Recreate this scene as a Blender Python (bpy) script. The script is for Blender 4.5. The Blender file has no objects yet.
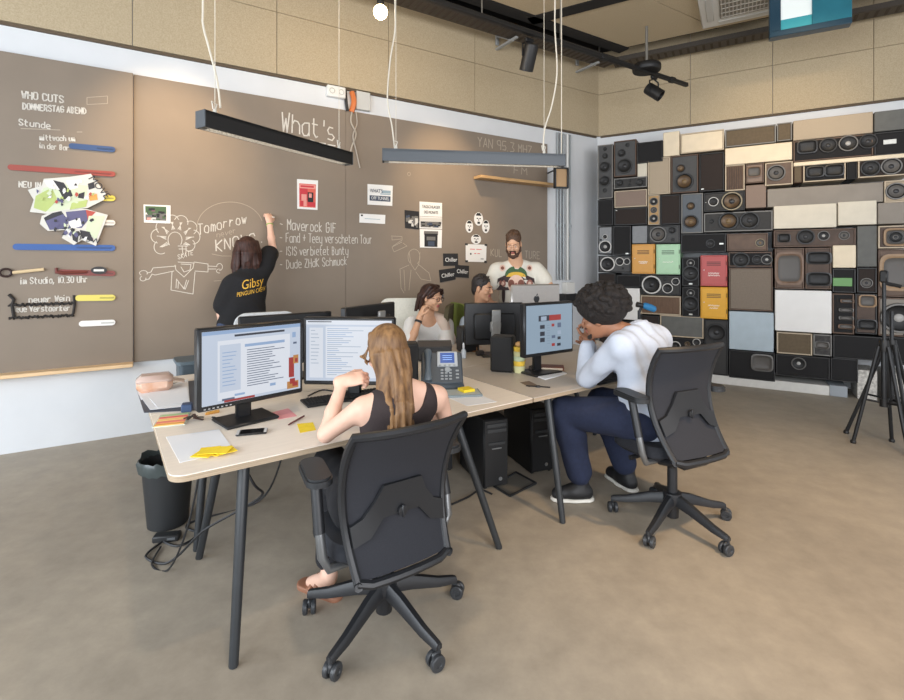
import bpy, bmesh, math, random
import numpy as np
from mathutils import Vector, Matrix, Euler
from mathutils.bvhtree import BVHTree
random.seed(7)
rng = np.random.default_rng(7)
SC = bpy.context.scene
COL = SC.collection
PI = math.pi

# ------------------------------------------------------------------ camera, light, exposure
FPX, HOR, CAMZ = 490.0, 263.0, 1.5
cd = bpy.data.cameras.new('camera'); cam = bpy.data.objects.new('camera', cd); COL.objects.link(cam)
cam.location = (0, 0, CAMZ); cam.rotation_euler = (PI/2, 0, 0)
cd.sensor_width = 36; cd.lens = FPX/904*36; cd.shift_y = -(350-HOR)/904; cd.clip_start = .05
SC.camera = cam
SC.view_settings.view_transform = 'Standard'; SC.view_settings.look = 'None'
SC.view_settings.gamma = 1; SC.view_settings.use_curve_mapping = False
SC.view_settings.exposure = 0.12
w = bpy.data.worlds.new('world'); SC.world = w; w.use_nodes = True
w.node_tree.nodes['Background'].inputs[0].default_value = (.85, .92, 1, 1)
w.node_tree.nodes['Background'].inputs[1].default_value = 1.1

def lamp(name, typ, loc, energy, color, aim=None, **kw):
    l = bpy.data.lights.new(name, typ); l.energy = energy; l.color = color
    for k, v in kw.items(): setattr(l, k, v)
    o = bpy.data.objects.new(name, l); COL.objects.link(o); o.location = loc
    if aim is not None: o.rotation_euler = (Vector(aim)-Vector(loc)).to_track_quat('-Z', 'Y').to_euler()
    return o
# daylight through the windows behind the camera and along the street side
lamp('daylight_window', 'AREA', (-3.4, -2.3, 2.1), 290, (.86, .93, 1), (0.2, 5, .9), shape='RECTANGLE', size=4.6, size_y=2.8)
lamp('daylight_window', 'AREA', (3.0, -2.3, 2.1), 260, (.97, .97, 1), (2.0, 5, 1.3), shape='RECTANGLE', size=4.6, size_y=2.8)
lamp('daylight_window', 'AREA', (-5.9, 0.2, 2.0), 130, (.85, .92, 1), (0, 3.4, .6), shape='RECTANGLE', size=2.6, size_y=2.6)
# warm track spots
lamp('track_spot_light', 'SPOT', (-1.75, 3.15, 3.9), 230, (1, .72, .42), (-2.56, 4.45, 2.3), spot_size=.9, spot_blend=1, shadow_soft_size=.06)
lamp('track_spot_light', 'SPOT', (.35, 4.75, 3.9), 190, (1, .72, .42), (-.12, 6.0, 2.1), spot_size=.9, spot_blend=1, shadow_soft_size=.06)
lamp('track_spot_light', 'SPOT', (3.0, 3.6, 3.9), 120, (1, .78, .52), (3.9, 5.7, 3.0), spot_size=1.0, spot_blend=1, shadow_soft_size=.06)
lamp('track_spot_light', 'SPOT', (2.5, 1.3, 4.1), 480, (1, .70, .40), (2.25, 2.35, 0), spot_size=1.15, spot_blend=1, shadow_soft_size=.1)
lamp('track_spot_light', 'SPOT', (-.2, 1.4, 4.0), 90, (1, .82, .6), (-.4, 2.5, .7), spot_size=1.2, spot_blend=1, shadow_soft_size=.1)

# ------------------------------------------------------------------ helpers
def lin(c):
    return tuple((x/12.92 if x <= .04045 else ((x+.055)/1.055)**2.4) for x in [v/255 for v in c])
MATS = {}
def mat(name, rgb, rough=.6, metal=0, noise=0, scale=20, bump=0, emit=0, trans=0, spec=.5, rgb2=None, stretch=None, coat=0, bscale=None, detail=6, alpha=1, base=None):
    if name in MATS: return MATS[name]
    m = bpy.data.materials.new(name); MATS[name] = m; m.use_nodes = True
    nt = m.node_tree; b = nt.nodes['Principled BSDF']
    c = lin(rgb)
    b.inputs['Base Color'].default_value = (*(lin(base) if base else c), 1); b.inputs['Roughness'].default_value = rough
    b.inputs['Metallic'].default_value = metal; b.inputs['Specular IOR Level'].default_value = spec
    b.inputs['Transmission Weight'].default_value = trans; b.inputs['Coat Weight'].default_value = coat
    b.inputs['Alpha'].default_value = alpha
    if emit:
        b.inputs['Emission Color'].default_value = (*c, 1); b.inputs['Emission Strength'].default_value = emit
    if noise or rgb2 or bump:
        tc = nt.nodes.new('ShaderNodeTexCoord'); mp = nt.nodes.new('ShaderNodeMapping')
        nt.links.new(tc.outputs['Object'], mp.inputs[0])
        if stretch: mp.inputs['Scale'].default_value = stretch
        n = nt.nodes.new('ShaderNodeTexNoise'); n.inputs['Scale'].default_value = scale; n.inputs['Detail'].default_value = detail
        nt.links.new(mp.outputs[0], n.inputs['Vector'])
        if noise or rgb2:
            r = nt.nodes.new('ShaderNodeValToRGB')
            r.color_ramp.elements[0].position = .32; r.color_ramp.elements[1].position = .68
            if rgb2: c0, c1 = c, lin(rgb2)
            else: c0, c1 = tuple(max(0, x*(1-noise)) for x in c), tuple(min(1, x*(1+noise)) for x in c)
            r.color_ramp.elements[0].color = (*c0, 1); r.color_ramp.elements[1].color = (*c1, 1)
            nt.links.new(n.outputs[0], r.inputs[0]); nt.links.new(r.outputs[0], b.inputs['Base Color'])
        if bump:
            n2 = n
            if bscale:
                n2 = nt.nodes.new('ShaderNodeTexNoise'); n2.inputs['Scale'].default_value = bscale
                nt.links.new(mp.outputs[0], n2.inputs['Vector'])
            bp = nt.nodes.new('ShaderNodeBump'); bp.inputs['Strength'].default_value = bump; bp.inputs['Distance'].default_value = .01
            nt.links.new(n2.outputs[0], bp.inputs['Height']); nt.links.new(bp.outputs[0], b.inputs['Normal'])
    return m

class MB:
    """collects shapes into one mesh"""
    def __init__(s): s.v, s.f, s.mi, s.c, s.T = [], [], [], 0, None
    def m(s, i): s.c = i; return s
    def add(s, vs, fs):
        b = len(s.v)
        for p in vs:
            p = Vector(p)
            s.v.append(tuple(s.T @ p) if s.T else tuple(p))
        for f in fs: s.f.append([b+i for i in f]); s.mi.append(s.c)
        return s
    def box(s, c, size, rot=None, bev=0.0):
        hx, hy, hz = [x/2 for x in size]; c = Vector(c)
        R = rot if isinstance(rot, Matrix) else (Matrix.Rotation(rot, 3, 'Z') if rot else Matrix.Identity(3))
        if bev <= 0:
            vs = [(x, y, z) for x in (-hx, hx) for y in (-hy, hy) for z in (-hz, hz)]
            fs = [(0,1,3,2),(4,6,7,5),(0,4,5,1),(2,3,7,6),(0,2,6,4),(1,5,7,3)]
        else:
            b = min(bev, hx*.98, hy*.98, hz*.98); vs = []; idx = {}
            for sx in (-1, 1):
                for sy in (-1, 1):
                    for sz in (-1, 1):
                        for ax in range(3):
                            p = [sx*(hx-b), sy*(hy-b), sz*(hz-b)]; h = (hx, hy, hz)[ax]; p[ax] = (sx, sy, sz)[ax]*h
                            idx[(sx, sy, sz, ax)] = len(vs); vs.append(tuple(p))
            fs = []
            for ax in range(3):
                o = [a for a in range(3) if a != ax]
                for sg in (-1, 1):
                    q = []
                    for (a, b2) in ((-1,-1),(1,-1),(1,1),(-1,1)):
                        k = [0, 0, 0]; k[ax] = sg; k[o[0]] = a; k[o[1]] = b2; q.append(idx[(*k, ax)])
                    fs.append(q)
            for ax in range(3):
                o = [a for a in range(3) if a != ax]
                for a in (-1, 1):
                    for b2 in (-1, 1):
                        q = []
                        for (sg, w_) in ((-1, o[0]), (1, o[0]), (1, o[1]), (-1, o[1])):
                            k = [0, 0, 0]; k[ax] = sg; k[o[0]] = a; k[o[1]] = b2; q.append(idx[(*k, w_)])
                        fs.append(q)
            for sx in (-1, 1):
                for sy in (-1, 1):
                    for sz in (-1, 1): fs.append([idx[(sx, sy, sz, a)] for a in range(3)])
        return s.add([c + R @ Vector(p) for p in vs], fs)
    def prism(s, poly, z0, z1):
        n = len(poly)
        vs = [(x, y, z0) for x, y in poly] + [(x, y, z1) for x, y in poly]
        return s.add(vs, [list(range(n))[::-1], list(range(n, 2*n))] + [(i, (i+1) % n, n+(i+1) % n, n+i) for i in range(n)])
    def tube(s, pts, r, seg=8, caps=True):
        pts = [Vector(p) for p in pts]; n = len(pts)
        rs = r if isinstance(r, (list, tuple)) else [r]*n
        vs, fs = [], []; prev = None
        for i, p in enumerate(pts):
            t = (pts[min(i+1, n-1)]-pts[max(i-1, 0)]).normalized()
            if prev is None:
                a = Vector((0, 0, 1)) if abs(t.z) < .9 else Vector((1, 0, 0))
                u = t.cross(a).normalized()
            else:
                u = (prev - t*prev.dot(t)).normalized()
            prev = u; v = t.cross(u)
            for k in range(seg):
                an = 2*PI*k/seg; vs.append(p + (u*math.cos(an)+v*math.sin(an))*rs[i])
        for i in range(n-1):
            for k in range(seg):
                a, b = i*seg+k, i*seg+(k+1) % seg; fs.append((a, b, b+seg, a+seg))
        if caps: fs.append(list(range(seg))[::-1]); fs.append(list(range((n-1)*seg, n*seg)))
        return s.add(vs, fs)
    def cyl(s, p0, p1, r0, r1=None, seg=16): return s.tube([p0, p1], [r0, r0 if r1 is None else r1], seg)
    def lathe(s, prof, seg=24, o=(0, 0, 0), M=None, mats=None):
        """profile of (r, h); axis +Z, or M"""
        M = M or Matrix.Identity(3); o = Vector(o); vs = []
        for r, h in prof:
            for k in range(seg):
                a = 2*PI*k/seg; vs.append(o + M @ Vector((r*math.cos(a), r*math.sin(a), h)))
        n = len(prof); keep = s.c
        for i in range(n-1):
            if mats: s.c = mats[i]
            b = [(i*seg+k, i*seg+(k+1) % seg, (i+1)*seg+(k+1) % seg, (i+1)*seg+k) for k in range(seg)]
            if i == 0: base = len(s.v); s.add(vs, b)
            else:
                for q in b: s.f.append([base+j for j in q]); s.mi.append(s.c)
        s.c = keep
        return s
    def ball(s, c, r, seg=16, rings=10, M=None):
        r = (r, r, r) if not isinstance(r, (tuple, list)) else r
        vs, fs = [], []; c = Vector(c); M = M or Matrix.Identity(3)
        for i in range(rings+1):
            th = PI*i/rings
            for k in range(seg):
                a = 2*PI*k/seg
                vs.append(c + M @ Vector((r[0]*math.sin(th)*math.cos(a), r[1]*math.sin(th)*math.sin(a), r[2]*math.cos(th))))
        for i in range(rings):
            for k in range(seg):
                a, b = i*seg+k, i*seg+(k+1) % seg; fs.append((a, a+seg, b+seg, b))
        return s.add(vs, fs)
    def ribbon(s, pts, wd, y=0.0):
        """flat stroke in the local XZ plane facing -Y"""
        for a, b in zip(pts, pts[1:]):
            a, b = Vector((a[0], y, a[1])), Vector((b[0], y, b[1])); d = b-a
            if d.length < 1e-6: d = Vector((wd, 0, 0)); b = a+d
            d.normalize(); n = Vector((-d.z, 0, d.x))*wd/2; e = d*wd*.3
            s.add([a-n-e, b-n+e, b+n+e, a+n-e], [(0, 1, 2, 3)])
        return s
    def build(s, name, mats, parent=None, loc=None, rotz=None, smooth=40):
        me = bpy.data.meshes.new(name); me.from_pydata(s.v, [], s.f)
        mats = mats if isinstance(mats, (list, tuple)) else [mats]
        for m_ in mats: me.materials.append(m_)
        me.polygons.foreach_set('material_index', s.mi)
        bm = bmesh.new(); bm.from_mesh(me)
        if len(bm.faces) < 60000: bmesh.ops.recalc_face_normals(bm, faces=bm.faces)
        bm.to_mesh(me); bm.free()
        if smooth:
            me.polygons.foreach_set('use_smooth', [True]*len(me.polygons)); me.set_sharp_from_angle(angle=math.radians(smooth))
        me.update()
        return link(name, me, parent, loc, rotz)
def link(name, me, parent=None, loc=None, rotz=None):
    o = bpy.data.objects.new(name, me); COL.objects.link(o)
    if parent is not None: o.parent = parent
    if loc is not None: o.location = loc
    if rotz is not None: o.rotation_euler = (0, 0, rotz)
    return o
def tag(o, label, cat, group=None, kind=None):
    o['label'] = label; o['category'] = cat
    if group: o['group'] = group
    if kind: o['kind'] = kind
    return o
def thing(name, label, cat, loc=(0, 0, 0), rotz=0, group=None):
    o = bpy.data.objects.new(name, None); COL.objects.link(o); o.empty_display_size = .05
    o.location = loc; o.rotation_euler = (0, 0, rotz)
    return tag(o, label, cat, group)
def struct(name, mb, m, parent=None, smooth=40):
    o = mb.build(name, m, parent, smooth=smooth); o['kind'] = 'structure'; return o
def copy_tree(o, parent=None):
    c = o.copy(); COL.objects.link(c)
    if parent is not None: c.parent = parent
    for ch in list(o.children): copy_tree(ch, c)
    return c
def G(px, py, z=0.0):
    """point at height z seen at pixel"""
    D = FPX*(CAMZ-z)/(py-HOR); return Vector(((px-452)/FPX*D, D, z))
def PD(px, py, D): return Vector(((px-452)/FPX*D, D, CAMZ+(HOR-py)*D/FPX))

class Plane:
    """vertical plane: local X along it (to the viewer's right hand), local Y into the wall, Z up"""
    def __init__(s, o, d): s.o, s.d = Vector(o), Vector(d).normalized(); s.ang = math.atan2(s.d.y, s.d.x)
    def hit(s, px, py, off=0.0):
        n = Vector((s.d.y, -s.d.x)); o = s.o + n*off     # n points into the room
        k = (px-452)/FPX; t = (k*o.y-o.x)/(s.d.x-k*s.d.y); D = o.y+t*s.d.y
        return t, CAMZ+(HOR-py)*D/FPX
    def at(s, t, z, off=0.0):
        n = Vector((s.d.y, -s.d.x)); p = s.o+s.d*t+n*off; return Vector((p.x, p.y, z))
LW = Plane((-3.535, 3.83), (5.715, 3.51))
CORNER_S = math.hypot(5.715, 3.51)
RW = Plane((2.18, 7.34), (2.99, -1.74))
SF = Plane((3.78, 5.82), (.865, -.503))          # front of the loudspeaker stack

def text_geo(body, size, extrude=.0006, align='CENTER'):
    cu = bpy.data.curves.new('lettering', 'FONT'); cu.body = body; cu.size = size; cu.extrude = extrude
    cu.align_x = align; cu.align_y = 'CENTER'; cu.resolution_u = 3
    ob = bpy.data.objects.new('lettering', cu); COL.objects.link(ob)
    me = bpy.data.meshes.new_from_object(ob.evaluated_get(bpy.context.evaluated_depsgraph_get()))
    vs = [tuple(v.co) for v in me.vertices]; fs = [tuple(p.vertices) for p in me.polygons]
    bpy.data.objects.remove(ob); bpy.data.curves.remove(cu); bpy.data.meshes.remove(me)
    return vs, fs
def add_text(mb, body, size, cx, cz, y, align='CENTER', sx=1.0, rot=0.0, width=None):
    """lettering in the local XZ plane facing -Y"""
    vs, fs = text_geo(body, size, align=align)
    if width:
        w_ = max(v[0] for v in vs)-min(v[0] for v in vs); sx = width/max(w_, 1e-6)
    c, s_ = math.cos(rot), math.sin(rot)
    mb.add([(cx+(v[0]*sx*c-v[1]*s_), y-v[2], cz+(v[0]*sx*s_+v[1]*c)) for v in vs], fs)

GL = dict(A="02 28 42;14 34", B="02 08 28 37 36 25 05;25 34 33 22 02", C="47 38 18 07 03 12 32 43", D="02 08 28 46 44 22 02",
 E="48 08 02 42;05 35", F="48 08 02;05 35", G="47 38 18 07 03 12 32 43 45 25", H="08 02;48 42;05 45", I="28 22", J="38 33 22 12 03",
 K="08 02;48 05 42", L="08 02 42", M="02 08 25 48 42", N="02 08 42 48", O="18 38 47 43 32 12 03 07 18", P="02 08 38 47 46 35 05",
 R="02 08 38 47 46 35 05;25 42", S="47 38 18 07 06 44 43 32 12 03", T="08 48;28 22", U="08 03 12 32 43 48", V="08 22 48",
 W="08 12 26 32 48", X="08 42;48 02", Y="08 25 48;25 22", Z="08 48 02 42", a="46 16 05 03 12 32 43;46 42",
 b="08 02;05 16 36 45 43 32 12 03", c="45 36 16 05 03 12 32 43", d="48 42;45 36 16 05 03 12 32 43", e="04 44 45 36 16 05 03 12 42",
 f="47 38 28 17 12;06 36", g="46 41 30 10;45 36 16 05 03 12 32 43", h="08 02;05 16 36 45 42", i="16 12;18 18", k="08 02;36 04 32",
 l="18 12", m="06 02;05 16 25 22;25 36 45 42", n="06 02;05 16 36 45 42", o="16 36 45 43 32 12 03 05 16", p="06 00;05 16 36 45 43 32 12 03",
 r="06 02;04 16 36", s="36 16 05 14 34 43 32 02", t="18 13 22 32;06 36", u="06 03 12 32 43;46 42", v="06 22 46", w="06 12 25 32 46",
 x="06 42;46 02", y="06 03 12 32;46 40 20", z="06 46 02 42")
GL.update({'-': "05 35", "'": "28 26", '.': "12 12", '+': "05 45;27 23", '5': "48 08 05 35 44 43 32 02", '3': "08 48 25 44 43 32 02",
 '9': "45 15 06 07 18 38 47 42", '1': "17 28 22", '0': "18 38 47 43 32 12 03 07 18", '2': "07 18 38 47 46 02 42", '$': "47 18 07 06 44 43 32 03;29 21", ',': "13 01"})
NARROW = set("ilI'.,1")
def chalk(mb, txt, x, z, h, wd, slope=0.0, sx=1.0, jit=.25, sp=5.4):
    """hand lettering, baseline starting at (x, z); h = capital height"""
    u = h/6; cx = x
    for ch in txt:
        if ch == ' ': cx += 3.2*u*sx; continue
        for st in GL[ch].split(';'):
            pts = [(cx+(int(p[0])-(1 if ch in NARROW else 0)+random.uniform(-jit, jit))*u*sx*.92, z+(int(p[1])-2+random.uniform(-jit, jit))*u+(cx-x)*slope) for p in st.split()]
            mb.ribbon(pts, wd)
        cx += (sp-2.4 if ch in NARROW else sp)*u*sx
    return cx
# ------------------------------------------------------------------ room
M_white = mat('white_plaster', (214, 216, 218), .75, noise=.03, scale=3)
M_fibre = mat('wood_fibre_panel', (170, 153, 124), .9, rgb2=(188, 172, 144), scale=90, bump=.15, bscale=200)
M_slab = mat('dark_slab', (24, 21, 19), .9, noise=.2, scale=4)
M_conc = None
def floor_mat():
    m = bpy.data.materials.new('polished_concrete'); m.use_nodes = True; nt = m.node_tree; b = nt.nodes['Principled BSDF']
    tc = nt.nodes.new('ShaderNodeTexCoord')
    n1 = nt.nodes.new('ShaderNodeTexNoise'); n1.inputs['Scale'].default_value = .55; n1.inputs['Detail'].default_value = 5; n1.inputs['Distortion'].default_value = .6
    n2 = nt.nodes.new('ShaderNodeTexNoise'); n2.inputs['Scale'].default_value = 7; n2.inputs['Detail'].default_value = 10; n2.inputs['Roughness'].default_value = .7
    for n in (n1, n2): nt.links.new(tc.outputs['Object'], n.inputs['Vector'])
    r1 = nt.nodes.new('ShaderNodeValToRGB'); r1.color_ramp.elements[0].position = .3; r1.color_ramp.elements[1].position = .7
    r1.color_ramp.elements[0].color = (*lin((150, 140, 126)), 1); r1.color_ramp.elements[1].color = (*lin((178, 167, 150)), 1)
    r2 = nt.nodes.new('ShaderNodeValToRGB'); r2.color_ramp.elements[0].position = .3; r2.color_ramp.elements[1].position = .72
    r2.color_ramp.elements[0].color = (.82, .82, .82, 1); r2.color_ramp.elements[1].color = (1.1, 1.1, 1.1, 1)
    nt.links.new(n1.outputs[0], r1.inputs[0]); nt.links.new(n2.outputs[0], r2.inputs[0])
    mx = nt.nodes.new('ShaderNodeMix'); mx.data_type = 'RGBA'; mx.blend_type = 'MULTIPLY'; mx.inputs[0].default_value = 1
    nt.links.new(r1.outputs[0], mx.inputs[6]); nt.links.new(r2.outputs[0], mx.inputs[7]); nt.links.new(mx.outputs[2], b.inputs['Base Color'])
    r3 = nt.nodes.new('ShaderNodeMapRange'); r3.inputs[3].default_value = .42; r3.inputs[4].default_value = .62
    nt.links.new(n2.outputs[0], r3.inputs[0]); nt.links.new(r3.outputs[0], b.inputs['Roughness'])
    b.inputs['Specular IOR Level'].default_value = .4
    return m
ROOM = [tuple(LW.at(-4.2, 0)[:2]), (2.18, 7.34), tuple(RW.at(6.2, 0)[:2]), (6.6, -2.6), (-5.6, -2.6)]
struct('floor', MB().prism(ROOM, -.1, 0), floor_mat())
struct('ceiling', MB().prism(ROOM, 4.95, 5.1), M_slab)
def wall(name, plane, t0, t1, z0, z1, thick=.2, m=M_white):
    mb = MB(); c = plane.at((t0+t1)/2, (z0+z1)/2, -thick/2); mb.box(c, (t1-t0, thick, z1-z0), plane.ang); return struct(name, mb, m)
wall('wall_left', LW, -4.2, CORNER_S+.1, 0, 4.95)
wall('wall_right', RW, -.1, 6.2, 0, 4.95)
# window side behind the viewer: parapet and lintel with open window bays between mullions
pts = [Vector(p) for p in ROOM]
for nm, a, b in (('wall_front', pts[3], pts[4]), ('wall_back', pts[4], pts[0]), ('wall_side', pts[2], pts[3])):
    d = (b-a); L = d.length; ang = math.atan2(d.y, d.x); n = Vector((-d.y, d.x)).normalized()*.1; c = (a+b)/2-n*.0
    mb = MB()
    mb.box((c.x, c.y, .35), (L, .2, .7), ang); mb.box((c.x, c.y, 4.25), (L, .2, 1.4), ang)
    k = max(2, int(L/1.9))
    for i in range(k+1):
        q = a+d*(i/k); mb.box((q.x, q.y, 2.1), (.3, .2, 2.9), ang)
    struct(nm, mb, M_white)
# wood fibre panels above the white band
ZS, ZM, ZT = 3.385, 4.0, 4.62
def panels(name, plane, seams_lo, seams_hi):
    mb = MB()
    for seams, z0, z1 in ((seams_lo, ZS, ZM), (seams_hi, ZM, ZT)):
        for a, b in zip(seams, seams[1:]):
            mb.box(plane.at((a+b)/2, (z0+z1)/2, .02), (b-a-.006, .04, z1-z0-.006), plane.ang)
    return struct(name, mb, M_fibre)
sl = [-4.1]+[LW.hit(132.5, 20)[0]-1.28*k for k in (2, 1)]+[LW.hit(x, 20)[0] for x in (132.5, 276, 387, 473)]+[CORNER_S-.005]
panels('trim_1', LW, sl, sl)
sr = [.005]+[RW.hit(x, 60)[0] for x in (690.5, 772.5, 873)]; sr += [sr[-1]+1.25, sr[-1]+2.5, 6.1]
panels('trim_2', RW, sr, sr)
mb = MB(); mb.box(LW.at(CORNER_S/2-2.1, ZS-.012, .012), (CORNER_S+4.1, .03, .02), LW.ang); mb.box(RW.at(3.1, ZS-.012, .012), (6.1, .03, .02), RW.ang)
struct('trim_3', mb, mat('painted_shade_line', (92, 78, 62), .8))  # solid dark strip, painted in as the shade line under the panel edges
mb = MB(); mb.box(LW.at(CORNER_S/2-2.1, 4.79, .03), (CORNER_S+4.1, .06, .32), LW.ang); mb.box(RW.at(3.1, 4.79, .03), (6.1, .06, .32), RW.ang); struct('trim_5', mb, M_slab)  # dark band on both walls, painted shade of the void above the rafts
# ceiling rafts of the same fibre board
RZ = 4.4
def raft(name, c0, a, b, m=M_fibre):
    """corner c0, edges a and b (2d vectors), slab at RZ"""
    c0, a, b = Vector(c0), Vector(a), Vector(b)
    mb = MB(); mb.prism([tuple(c0), tuple(c0+a), tuple(c0+a+b), tuple(c0+b)], RZ, RZ+.06); return struct(name, mb, m)
dl, dr_ = LW.d, RW.d
cr = G(627, 47, RZ).to_2d()                              # raft corner by the room corner
g1 = G(546, 19, RZ).to_2d(); L1 = (g1-cr).length
raft('ceiling_raft', cr+dr_*.0, -dl*(L1-.03), dr_*1.05)
raft('ceiling_raft', cr+dr_*1.062, -dl*(L1-.03), dr_*2.6)
raft('ceiling_raft', cr-dl*(L1+.16), -dl*3.4, dr_*2.4)
mb = MB(); c = cr-dl*(L1+.065)+dr_*1.3; mb.box((c.x, c.y, RZ+.012), (2.9, .185, .05), RW.ang); c = cr-dl*2.4+Vector((-dl.y, dl.x))*.09; mb.box((c.x, c.y, RZ+.012), (4.9, .16, .05), math.atan2(dl.y, dl.x)); struct('raft_gap_shade', mb, M_slab)  # dark strips added for the shade in the raft gap and along the edge
# ------------------------------------------------------------------ loudspeaker wall
SP_MAT = dict(
 grey=mat('charcoal_baffle', (72, 72, 72), .7, noise=.08, scale=30), dgrey=mat('dark_baffle', (50, 49, 48), .7, noise=.1, scale=30),
 black=mat('black_cloth', (24, 23, 24), .85, noise=.15, scale=80), dbrown=mat('dark_brown_cloth', (43, 34, 30), .85, noise=.12, scale=80),
 cream=mat('cream_veneer', (224, 208, 180), .6, noise=.05, scale=8), beige=mat('beige_cloth', (172, 156, 134), .85, noise=.08, scale=120),
 mauve=mat('mauve_cloth', (136, 118, 106), .85, noise=.08, scale=90), pine=mat('pine_face', (176, 140, 92), .6, noise=.12, scale=9, stretch=(1, 1, 6)),
 walnut=mat('walnut_face', (112, 86, 66), .6, noise=.2, scale=12, stretch=(8, 8, 1)), taupe=mat('taupe_cloth', (122, 110, 97), .85, noise=.07, scale=60),
 blue=mat('blue_grey_face', (92, 98, 104), .7, noise=.06, scale=30), silver=mat('silver_grey_face', (128, 130, 132), .55, noise=.06, scale=30),
 sky=mat('pale_blue_panel', (168, 182, 190), .6, noise=.05, scale=10), white=mat('white_panel', (226, 224, 220), .55, noise=.02, scale=8),
 ivory=mat('ivory_panel', (208, 200, 182), .6, noise=.04, scale=10), olive=mat('olive_brown_panel', (94, 80, 60), .75, noise=.1, scale=30),
 umber=mat('umber_face', (78, 62, 52), .65, noise=.25, scale=8), brown=mat('brown_face', (96, 76, 62), .6, noise=.2, scale=9),
 stone=mat('stone_grey_panel', (138, 130, 120), .7, noise=.08, scale=5), slate=mat('slate_panel', (96, 96, 92), .7, noise=.1, scale=12),
 concrete=mat('mottled_grey_face', (78, 76, 74), .8, rgb2=(40, 38, 38), scale=24))
CAB = dict(wood=mat('cabinet_walnut', (88, 66, 50), .5, noise=.2, scale=14, stretch=(6, 1, 1)), dark=mat('cabinet_black', (30, 29, 29), .5),
 light=mat('cabinet_pale', (186, 170, 146), .55, noise=.05), metal=mat('cabinet_grey', (120, 118, 114), .5))
RING = dict(dark=mat('driver_ring_black', (30, 30, 31), .4), white=mat('driver_ring_white', (205, 203, 198), .4), grey=mat('driver_ring_grey', (104, 102, 99), .45, metal=.4), gold=mat('driver_ring_brass', (132, 120, 98), .4, metal=.5))
CONE = dict(dark=mat('driver_cone_black', (26, 26, 27), .55), gold=mat('driver_cone_bronze', (84, 65, 44), .4, metal=.3), grey=mat('driver_cone_grey', (84, 80, 76), .5))
M_sur = mat('driver_surround_rubber', (18, 18, 18), .5)
M_cap = {k: mat('dust_cap_'+k, v, .4) for k, v in dict(dark=(40, 40, 42), light=(170, 168, 164), gold=(116, 94, 62)).items()}
DRV = {}
def driver_mesh(ring, cone, cap, shape):
    k = (ring, cone, cap, shape)
    if k in DRV: return DRV[k]
    mb = MB(); R = Matrix.Rotation(PI/2, 3, 'X')                 # axis +Z -> -Y
    prof = [(1, 0), (1, .16), (.97, .2), (.86, .2), (.84, .15), (.79, .20), (.72, .15), (.32, .03), (.27, .03), (.2, .09), (.1, .12), (.0005, .125)]
    mb.lathe(prof, 28, M=R, mats=[0, 0, 0, 0, 1, 1, 2, 2, 3, 3, 3])
    o = mb.build('driver', [RING[ring], M_sur, CONE[cone], M_cap[cap]]); me = o.data; bpy.data.objects.remove(o); DRV[k] = me
    return me
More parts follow.
